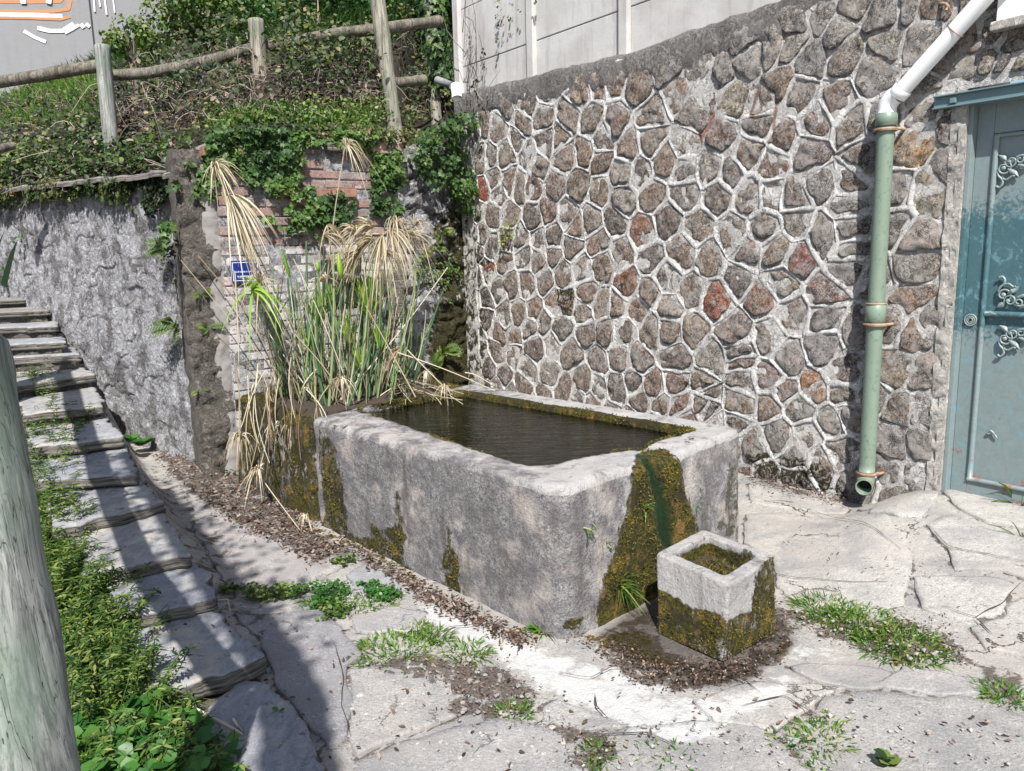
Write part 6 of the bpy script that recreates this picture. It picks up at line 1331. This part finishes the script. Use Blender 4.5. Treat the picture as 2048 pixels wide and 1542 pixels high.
# ---------------------------------------------------------------- papyrus in the basin
TOPZ = .60
reeds = thing('papyrus_clump', 'tall clump of green and dry papyrus stems growing out of the mossy basin', 'papyrus', gz(690, 800, TOPZ))
def stem(p, q, r, mat, bow=.04, k=6, tint=None, kink=None):
    t = np.linspace(0, 1, 10)[:, None]; o = rng.normal(size=3)*bow; pts = p*(1-t)+q*t+o*np.sin(t*pi)
    if kink is not None: pts = np.vstack([pts, kink])
    v, f = tube(pts, np.linspace(r, r*.6, len(pts)), k, False); me = mesh(v, clean(f)); attr(me, 'tint', np.full(len(v), rng.random() if tint is None else tint)); return link('stem', me, M[mat], reeds)
def plane_at(x, y, Yv): return gY(x, y, Yv)
sc_ = 0
def base_pt(x, y=None): y = rng.uniform(752, 812) if y is None else y; return gz(x, y, TOPZ-.02)
def umbel(c, axis, n, L, wdt, mat, name, droop, tint=None, spread=.9):
    axis = np.array(axis, float); axis /= np.linalg.norm(axis); d_ = axis[None]+rng.normal(size=(n, 3))*spread; o = blades_mesh(np.repeat(np.array(c)[None], n, 0), d_, L*(.55+.6*rng.random(n)), wdt, droop, tint, 7); return link(name, o, M[mat], reeds)
# green upright stems
for i in range(135):
    xb = rng.normal(690, 62) if i < 70 else rng.uniform(560, 830); xb = float(np.clip(xb, 560, 835)); b_ = base_pt(xb); yt = rng.uniform(560, 720) if i % 3 else rng.uniform(480, 600); xt = xb+(xb-690)*.25+rng.normal()*22
    t_ = gY(xt, yt, b_[1]+rng.uniform(-.12, .12)); stem(b_, t_, rng.uniform(.0065, .0115), 'reed', .015, tint=rng.random()*.9)
# dry stems leaning all ways, mostly to the left
for i in range(115):
    xb = float(np.clip(rng.normal(655, 75), 545, 840)); b_ = base_pt(xb); lean_ = rng.normal(-70, 75) if i % 2 else rng.normal(10, 90); yt = rng.uniform(500, 760); t_ = gY(xb+lean_*(800-yt)/220, yt, b_[1]+rng.uniform(-.25, .2)); stem(b_, t_, rng.uniform(.0035, .0065), 'dry', .03, tint=rng.random())
# broken stems hanging over the rim, to the left and forwards
for i in range(22):
    xb = rng.uniform(520, 690); b_ = gz(xb, 812+(xb-600)*.10, .66); m_ = gY(xb-rng.uniform(0, 70), rng.uniform(700, 800), b_[1]-.08); e_ = gY(xb-rng.uniform(0, 70), rng.uniform(850, 960), b_[1]-rng.uniform(.12, .22)-.15*(xb < 560)); stem(m_, e_, .0035, 'dry', .03, tint=rng.random())
for i in range(26):   # fallen over towards the right, onto the trough rim
    b_ = base_pt(rng.uniform(720, 820)); e_ = gz(rng.uniform(780, 930), rng.uniform(760, 810), .70); stem(b_+[0, 0, .04], e_, .004, 'dry', .03, tint=rng.random())
# fresh green umbels like upright brushes
for (x, y, n_, L) in ((638, 655, 34, .26), (738, 640, 60, .30), (625, 700, 20, .2), (700, 690, 26, .22), (760, 700, 18, .2), (722, 745, 24, .2), (660, 610, 14, .15)):
    b_ = base_pt(x-10 if x > 700 else x+5, 790); c_ = gY(x, y, b_[1]-.10); stem(b_, c_, .009, 'reed', .008, tint=.55); umbel(c_, (0.02, -.05, 1), int(n_*1.5), L*1.15, .013, 'fresh', 'green_umbel', .08, spread=.22)
# closed bracts (flower sheath) : pointed spindles
def bract(x0, y0, x1, y1, Yv, r, tint):
    p, q = gY(x0, y0, Yv), gY(x1, y1, Yv); t = np.linspace(0, 1, 12)[:, None]; v, f = tube(p*(1-t)+q*t, r*np.sin(pi*np.clip(t[:, 0]**.7, .03, .98)), 10, squash=.45); me = mesh(v, clean(f)); attr(me, 'tint', np.full(len(v), tint)); link('bract', me, M['fresh'], reeds)
bract(683, 560, 676, 500, 5.15, .042, .7); bract(581, 560, 562, 490, 5.2, .024, .1); bract(638, 545, 634, 518, 5.15, .028, .5)
stem(base_pt(668, 800), gY(683, 560, 5.15), .007, 'reed', .01, tint=.5); stem(base_pt(612, 800), gY(581, 560, 5.2), .006, 'reed', .01, tint=.4); stem(base_pt(640, 800), gY(636, 545, 5.15), .010, 'reed', .01, tint=.7)
# drooping dry umbels on long stems: head pixel, base pixel x, strands, length
HEADS = [(428,332,640,46,.36,5.0),(455,390,650,34,.36,5.0),(690,292,642,34,.26,5.4),(778,462,735,44,.36,5.4),(712,462,690,26,.30,5.4),(748,480,720,40,.34,5.35),(798,468,748,26,.30,5.5),(830,452,790,20,.26,5.5),(655,450,660,14,.22,5.4),(520,565,600,26,.28,4.9),(765,470,700,40,.30,5.4),(700,505,700,18,.22,5.4)]
HEADS += [(745,455,720,40,.34,5.5),(790,450,760,34,.30,5.45),(818,470,770,26,.28,5.4),(770,505,730,30,.26,5.3),(722,500,700,26,.26,5.35),(648,470,640,24,.24,5.3),(805,700,790,30,.22,5.3),(650,560,650,20,.24,5.2)]
for (x, y, xb, n_, L, Yv) in HEADS:
    c_ = gY(x, y, Yv); b_ = base_pt(xb, 790); stem(b_, c_, .0055, 'dry' if n_ % 4 else 'reed', .05, tint=.6); umbel(c_, (rng.normal()*.25, -.1, rng.uniform(-.1, .4)), n_, L*rng.uniform(.75, 1.15), rng.uniform(.006, .011), 'dry', 'dry_umbel', rng.uniform(.75, 1.3), spread=rng.uniform(.3, .6), tint=np.clip(rng.uniform(.15, .55)+.3*rng.random(n_), 0, 1))
# strands that sweep down along the two leaning stems of the tall left heads
for (x0, y0, x1, y1) in ((430,340,505,500),(445,375,520,520),(455,380,500,560),(470,400,530,600)):
    for i in range(7):
        p, q = gY(x0+rng.normal()*6, y0+rng.normal()*5, 5.0), gY(x1+rng.normal()*16, y1+rng.normal()*22, 5.0); stem(p, q, .0035, 'dry', .02, tint=rng.random())
# broad arching green-yellow leaves at the left
c_ = gY(505, 580, 4.85); umbel(c_, (.2, -.2, .5), 22, .30, .014, 'fresh', 'green_umbel', .9, spread=.7); stem(base_pt(600, 800), c_, .006, 'reed', .03, tint=.8)
# dead umbels low down over the rims
for (x, y, Yv, n_, L) in ((683,760,4.75,40,.17),(890,775,4.9,26,.13),(852,745,5.4,20,.14),(481,872,4.95,36,.24),(517,940,4.75,30,.20),(560,850,4.8,16,.22),(585,835,4.75,14,.2),(612,1030,4.3,16,.10)):
    c_ = gY(x, y, Yv); umbel(c_, (0, -.2, .3), n_, L, .009, 'dry', 'dry_umbel', 1.3, spread=.45)
p0 = gY(478, 620, 4.95); 
for (a_, b_) in (((470,545),(478,870)),((540,820),(517,945)),((515,945),(600,1060)),((562,1045),(565,960)),((930,745),(985,770)),((795,705),(990,782)),((815,700),(905,790)),((805,690),(830,590)),((830,740),(852,620))):
    Ya = 4.9 if a_[0] < 600 else 5.2; p, q = gY(*a_, Ya), gY(*b_, Ya-.05)
    if b_[1] > 1000: q = gz(*b_, .03)
    stem(p, q, .0045, 'dry', .01, tint=.75)

# ---------------------------------------------------------------- grass tufts and weeds on the paving
def tuft(x, y, n, L, rad, label, mat='grass', squash=1.0, wd=.006, zz=None, group='grass tufts in the paving cracks', tint=None, up_=.9, name='grass_tuft', cat='grass tuft'):
    c = hit_ground(x, y) if zz is None else np.array(zz); rr = rad*np.sqrt(rng.random(n)); an = rng.random(n)*2*pi; p = c+np.stack([rr*np.cos(an), rr*np.sin(an)*squash, 0*rr], 1)
    if zz is None: p[:, 2] = ground_z(p[:, 0], p[:, 1])-.003
    d_ = np.stack([np.cos(an)*rr/rad, np.sin(an)*rr/rad, 0*rr], 1)*.8+np.array([0, 0, up_])+rng.normal(size=(n, 3))*.35
    o = link(name, blades_mesh(p, d_, L*(.5+.7*rng.random(n)), wd*(.6+.6*rng.random(n)), .35+.4*rng.random(n), None if tint is None else tint*np.ones(n)), M[mat]); tag(o, label, cat, group); return o
tuft(790, 1305, 420, .07, .17, 'wide flat grass tuft on the cracked cement before the trough'); tuft(830, 1262, 130, .06, .07, 'small grass tuft just above the wide flat one'); tuft(865, 1275, 170, .07, .08, 'round grass tuft right of the small one beside the white cement'); tuft(935, 1305, 200, .07, .09, 'bright grass tuft at the edge of the white cement patch')
tuft(1028, 1425, 130, .055, .065, 'lone grass tuft in the brown crack in the foreground'); tuft(1650, 1220, 380, .08, .13, 'grass tuft right behind the small planter', up_=.8); tuft(1720, 1245, 500, .075, .15, 'middle part of the long grass patch right of the planter'); tuft(1800, 1290, 620, .07, .17, 'brightest part of the long grass patch, at its right end')
tuft(1085, 1262, 90, .13, .03, 'dark spiky grass tuft at the near corner of the trough', wd=.008, up_=.6); tuft(1185, 1510, 130, .06, .07, 'grass tuft at the bottom edge in the middle of the view'); tuft(1330, 1515, 100, .05, .10, 'thin straggling grass at the bottom edge'); tuft(1640, 1480, 230, .055, .10, 'grass tuft in the crack near the bottom right'); tuft(1580, 1480, 60, .05, .06, 'faint small grass left of the crack tuft'); tuft(1660, 1445, 90, .045, .05, 'small grass tuft at the top end of the crack'); tuft(2010, 1390, 160, .07, .09, 'grass tuft at the right edge of the paving'); tuft(1720, 1403, 30, .04, .03, 'tiny grass tuft on the grey slab at the right'); tuft(1645, 1540, 60, .05, .05, 'grass wisps at the bottom edge right of centre')
tuft(2040, 1010, 14, .30, .03, 'arching green grass at the right edge in front of the door', wd=.012, up_=1.0); tuft(2046, 1075, 10, .16, .03, 'short grass at the right edge below the door', wd=.01)
def clover(x, y, n, rad, label, squash=.6, size=.018, mat='herb', h=.03):
    c = hit_ground(x, y); rr = rad*np.sqrt(rng.random(n)); an = rng.random(n)*2*pi; p = c+np.stack([rr*np.cos(an), rr*np.sin(an)*squash, 0*rr], 1); k = fbm(p, 9, 2, 3) > -.25; p = p[k]; n = len(p); p[:, 2] = ground_z(p[:, 0], p[:, 1])+h*rng.random(n)+.008
    o = link('clover_patch', leaves_mesh(p, np.array([0, 0, 1.])+rng.normal(size=(n, 3))*.4, rnd_dirs(n)*[1, 1, .2], size*(.6+.7*rng.random(n)), 'oval', None, 1.4), M[mat]); tag(o, label, 'ground weeds', kind='stuff')
clover(530, 1190, 800, .22, 'low clover creeping between the slabs left of the trough', .35); clover(690, 1195, 1300, .26, 'thick green clover and grass patch before the trough', .55, mat='bigleaf'); tuft(700, 1205, 350, .07, .24, 'grass blades growing through the clover patch', squash=.5); clover(665, 1225, 300, .08, 'clover spilling into the crack below the patch', 1.5); clover(680, 1125, 200, .09, 'small clover spot beside the leaf litter', .7)
clover(440, 925, 160, .10, 'nettle seedlings at the foot of the pier', .8, .035, 'bigleaf', .08); clover(455, 945, 80, .06, 'small weed under the drooping dry papyrus head', 1, .03)
def rosette(x, y, n, L, label, mat='bigleaf', wid=1.3, name='broad_leaved_weed', zo=0.0, parent_h=.04):
    c = hit_ground(x, y)+[0, 0, zo]; th = thing(name, label, 'weed', c)
    for i in range(n):
        an = 2*pi*i/n+rng.normal()*.4; d_ = np.array([[cos(an), sin(an), rng.uniform(.2, .9)]]); nr = np.array([[-cos(an)*.5, -sin(an)*.5, 1.]]); link('leaf', leaves_mesh(c[None]+[0, 0, parent_h*rng.random()], nr, d_, L*rng.uniform(.7, 1.2), 'oval', None, wid), M[mat], th)
rosette(285, 905, 16, .10, 'dark broad leaved weed at the foot of the rubble wall beside the steps', zo=.05); rosette(262, 898, 9, .09, 'lesser broad leaved weed just left of the bigger one', zo=.05); rosette(1775, 1535, 8, .045, 'pale seedling with rounded leaves at the bottom edge', 'herb')
rosette(560, 1450, 2, .03, 'single small green leaf lying on the big slate slab', zo=.03); rosette(155, 690, 9, .08, 'dark leafy weed on the steps near their top', zo=.05)
# plants rooted on the end face of the trough
def facept(x, y, o=.03):
    n3 = np.array([outn[0], outn[1], 0]); r_ = ray(x, y); t = ((np.array([tN[0], tN[1], 0])-EYE)@n3)/(r_@n3); return EYE+r_*t+n3*o
for (x, y, n_, L, lb) in ((1228, 1165, 85, .13, 'long grass tuft growing out of the mossy end of the trough'), (1275, 1010, 10, .06, 'tiny grass sprig in the moss beside the running water'), (1385, 1010, 8, .05, 'tiny grass sprig on the right side of the moss'), (1165, 1055, 12, .05, 'tiny weed on the pale near corner of the trough'), (1205, 1085, 8, .04, 'smallest weed left of the moss on the trough end')):
    p = facept(x, y); d_ = np.array([outn[0], outn[1], .15])*1.0+rng.normal(size=(n_, 3))*.75; o = link('grass_tuft', blades_mesh(np.repeat(p[None], n_, 0)+rng.normal(size=(n_, 3))*.012, d_, L*(.5+.8*rng.random(n_)), .006, .35), M['grass']); tag(o, lb, 'grass tuft', 'weeds on the trough face')
# ---------------------------------------------------------------- weeds left of the steps
def band_points(poly, n, z0_=0.1):
    q = sample_px(poly, n); out = np.array([hit_ground(x, y, z0_) for x, y in q[:min(n, 260)]]); k = rng.integers(0, len(out), n); p = out[k]+rng.normal(size=(n, 3))*[.035, .035, 0]; p[:, 2] = ground_z(p[:, 0], p[:, 1]); return p
def cleavers(poly, n, h, label):
    """upright stems carrying whorls of narrow leaves"""
    p = band_points(poly, n); parts = []; pos = []; drs = []; nrs = []; sz = []
    for b_ in p:
        d_ = np.array([0.2, 0, 1.])+rng.normal(size=3)*.4; d_ /= np.linalg.norm(d_); Lh = h*rng.uniform(.4, 1.1); t = np.linspace(0, 1, 6)[:, None]; pts = b_+d_*Lh*t+rng.normal(size=3)*.05*np.sin(t*pi); parts.append(tube(pts, .0018, 3, False))
        for s in np.linspace(.15, 1, int(3+Lh/.04)):
            c = b_+d_*Lh*s; a0 = rng.random()*6
            for j in range(6):
                an = a0+j*pi/3; dv_ = np.array([cos(an), sin(an), .25]); pos.append(c); drs.append(dv_); nrs.append([0, 0, 1.]+.2*rng.normal(size=3)); sz.append(.022+.020*rng.random())
    m1 = multi(parts); attr(m1, 'tint', np.full(len(m1.vertices), .5)); m2 = leaves_mesh(np.array(pos), np.array(nrs), np.array(drs), np.array(sz), 'oval', None, .38); o = merge_objs('goosegrass', [m1, m2], M['herb']); tag(o, label, 'weeds', kind='stuff')
cleavers([(30,700),(150,720),(120,800),(170,900),(150,1000),(60,1000),(40,850)], 120, .22, 'thin green goosegrass over the left ends of the upper steps')
cleavers([(60,1000),(140,1010),(160,1120),(200,1220),(120,1250),(90,1150)], 150, .22, 'green goosegrass along the left ends of the middle steps')
cleavers([(100,1200),(230,1210),(270,1330),(300,1450),(150,1480),(130,1330)], 190, .26, 'thick goosegrass beside the near post')
cleavers([(110,1380),(330,1380),(420,1500),(440,1600),(150,1600)], 150, .14, 'goosegrass at the bottom left corner')
for k, (poly, n_, L, lb) in enumerate((([(60,1000),(200,1180),(250,1330),(120,1330)], 900, .16, 'grass growing between the post and the steps'), ([(120,1330),(330,1400),(400,1520),(130,1600)], 1000, .20, 'long grass at the foot of the near post'), ([(20,720),(120,740),(110,990),(50,980)], 500, .13, 'grass at the left end of the upper steps'))):
    p = band_points(poly, int(n_*1.5)); n_ = int(n_*1.5); o = link('grass', blades_mesh(p, np.array([.15, -.1, 1.])+rng.normal(size=(n_, 3))*.45, L*(.4+.9*rng.random(n_)), .007, .5), M['grass']); tag(o, lb, 'grass', kind='stuff')
# arching tall grasses in front
straps('tall_grass', 'tall arching grass blades between the near post and the big step', hit_ground(235, 1330), 16, .42, .011, 'grass', 'grass', .42, tint=rng.random(16)*.4, bend=.6); straps('tall_grass', 'fan of broad grass blades beside the lowest slab', hit_ground(300, 1480), 14, .34, .014, 'grass', 'grass', .5, tint=rng.random(14)*.4, bend=.6)
# strawberry like broad leaves at the bottom left
def broad(poly, n, size, h, label):
    p = band_points(poly, n); p[:, 2] += h*rng.random(n)+.02; o = link('broad_leaves', leaves_mesh(p, np.array([0, -.3, 1.])+rng.normal(size=(n, 3))*.4, rnd_dirs(n)*[1, 1, .3], size*(.6+.7*rng.random(n)), 'oval', None, 1.35), M['bigleaf']); tag(o, label, 'weeds', kind='stuff')
broad([(180,1440),(300,1420),(400,1480),(440,1545),(420,1620),(180,1620)], 420, .055, .09, 'dark broad toothed leaves filling the bottom left corner'); broad([(150,1060),(180,1200),(230,1360),(130,1380)], 260, .035, .08, 'small rounded leaves among the goosegrass')
# bent dry straw on the steps
for (a_, b_, c_, lb) in (((300,1242),(458,1224),(462,1245),'bent dry straw lying across the second step'), ((352,1420),(380,1318),(300,1345),'folded dry straw blade at the left of the big step'), ((360,1430),(490,1500),(470,1470),'dry straw lying beside the lowest slab')):
    pts = [hit_ground(*q)+[0, 0, .06] for q in (a_, b_, c_)]; o = link('straw', tmesh(np.array([pts[0], (pts[0]+pts[1])/2, pts[1], pts[2]]), .005, 5), M['dry']); attr(o.data, 'tint', np.full(len(o.data.vertices), .9)); tag(o, lb, 'straw')

# ---------------------------------------------------------------- leaf litter, pebbles and crumbs
def litter(polys, n, size, label, mat='litter', lift=.015):
    A = [abs(np.dot(np.array(p)[:, 0], np.roll(np.array(p)[:, 1], -1))-np.dot(np.array(p)[:, 1], np.roll(np.array(p)[:, 0], -1))) for p in polys]; P_ = []
    for pl, a in zip(polys, A):
        q = sample_px(pl, int(n*a/sum(A))+4)+rng.normal(size=(int(n*a/sum(A))+4, 2))*8
        pz = gz(0, 900)[:0]; g_ = np.array([gz(x, y)[:2] for x, y in q]); 
        for _ in range(6):
            zz = ground_z(g_[:, 0], g_[:, 1]); g_ = np.array([gz(x, y, z_*.5+.0)[:2] if False else gz(x, y, z_)[:2] for (x, y), z_ in zip(q, zz)])
        P_.append(np.concatenate([g_, (ground_z(g_[:, 0], g_[:, 1])+lift*rng.random(len(g_))+.012)[:, None]], 1))
    p = np.concatenate(P_); n = len(p); o = link('leaf_litter', leaves_mesh(p, np.array([0, 0, 1.])+rng.normal(size=(n, 3))*.45, rnd_dirs(n)*[1, 1, .2], size*(.35+.9*rng.random(n)), 'dead', None, .8), M[mat]); tag(o, label, 'dead leaves', kind='stuff')
litter([DIRT[0]], 3600, .026, 'brown dead leaves heaped along the foot of the trough and wall'); litter([DIRT[1], DIRT[8]], 700, .012, 'fine brown litter in the foreground cracks'); litter([DIRT[2], DIRT[2], DIRT[3], DIRT[7]], 1300, .016, 'dark wet leaves around the small planter'); litter([DIRT[5]], 500, .02, 'russet leaf crumbs along the foot of the stone wall')
litter([[(400,1200),(1500,1400),(2048,1450),(2048,1542),(500,1542)]], 260, .022, 'stray dead leaves over the paving'); litter([[(1500,1000),(1900,1080),(2048,1300),(1600,1200)]], 120, .015, 'scattered crumbs on the cement at the right')
litter([[(100,700),(200,760),(300,1000),(420,1200),(500,1330),(300,1380),(200,1150)]], 200, .02, 'dry bits on the steps', lift=.12)
def pebbles(polys, n, r, label, tint):
    P_ = []
    for pl in polys:
        q = sample_px(pl, n//len(polys)); P_.append(np.array([hit_ground(x, y) for x, y in q]))
    p = np.concatenate(P_); ico = bmesh.new(); bmesh.ops.create_icosphere(ico, subdivisions=1, radius=1); tv = np.array([v.co[:] for v in ico.verts]); tf = np.array([[v.index for v in f.verts] for f in ico.faces]); ico.free(); n = len(p)
    s = r*(.3+.9*rng.random(n)**2)[:, None, None]*np.array([1, 1, .55])*(1+.3*rng.normal(size=(n, len(tv), 1))*.5); V = (p+[0, 0, .012])[:, None]+tv[None]*s; Fc = (np.arange(n)[:, None, None]*len(tv)+tf[None]).reshape(-1, 3); me = mesh(V.reshape(-1, 3), Fc, False); o = link('pebbles', me, M['ground'], color=tint); tag(o, label, 'pebbles', kind='stuff')
pebbles([DIRT[1], DIRT[3], DIRT[0][:]], 260, .011, 'small pale stones in the brown grit', (.9, .86, .82)); pebbles([[(700,1340),(1100,1400),(2048,1420),(2048,1542),(700,1542)]], 160, .010, 'loose gravel crumbs on the paving slabs', (1.2, 1.2, 1.18))
# the growth inside the little planter
p = np.array([[cpt[0], cpt[1], PZ-.06]]) + rng.uniform(-1, 1, size=(520, 1))*np.append((pin[1]-pin[0])/2*.85, 0)+rng.uniform(-1, 1, size=(520, 1))*np.append((pin[3]-pin[0])/2*.85, 0)
link('moss', blades_mesh(p, np.array([0, 0, 1.])+rng.normal(size=(520, 3))*.7, .035, .004, .4, rng.random(520)), M['mossgeo'], planter)

# twigs and leaves on the limb of the unseen tree added for its shade
n = 900; k = rng.integers(45, len(tree_limb), n); pos = tree_limb[k]+rng.normal(size=(n, 3))*[.16, .16, .16]; pos = pos[pos[:, 2] > 3.2]; n = len(pos)
link('leaves', leaves_mesh(pos, rnd_dirs(n)+[0, 0, .8], rnd_dirs(n), .07*(.5+.7*rng.random(n)), 'oval'), M['bigleaf'], tree)

# real thickness of the moss cushions
def cushions(V, w, n, size, parent, nrm=None, name='moss_cushion', th=.55):
    k0 = np.where(w > th)[0]; k = rng.choice(k0, n); pos = V[k]+rng.normal(size=(n, 3))*.0045; m = fbm(pos, 14, 3, 2) > -.15; pos = pos[m]; n = len(pos)
    o = link(name, leaves_mesh(pos, rnd_dirs(n)+[0, -.3, .8], rnd_dirs(n)+[0, -.4, .2], size*(.4+.9*rng.random(n)), 'oval', np.clip(.5+.9*fbm(pos, 9, 3, 6)+.25*rng.normal(size=n), 0, 1), 1.2), M['mossgeo'], parent, kind='stuff'); return o
cushions(TV, TMO, 26000, .008, trough, th=.5); cushions(PV, PMO, 9000, .006, planter, th=.45); cushions(BV, (BV[:, 2] > .1)*(.55+fbm(BV, 5, 3, 8)), 16000, .009, basin, th=.5)
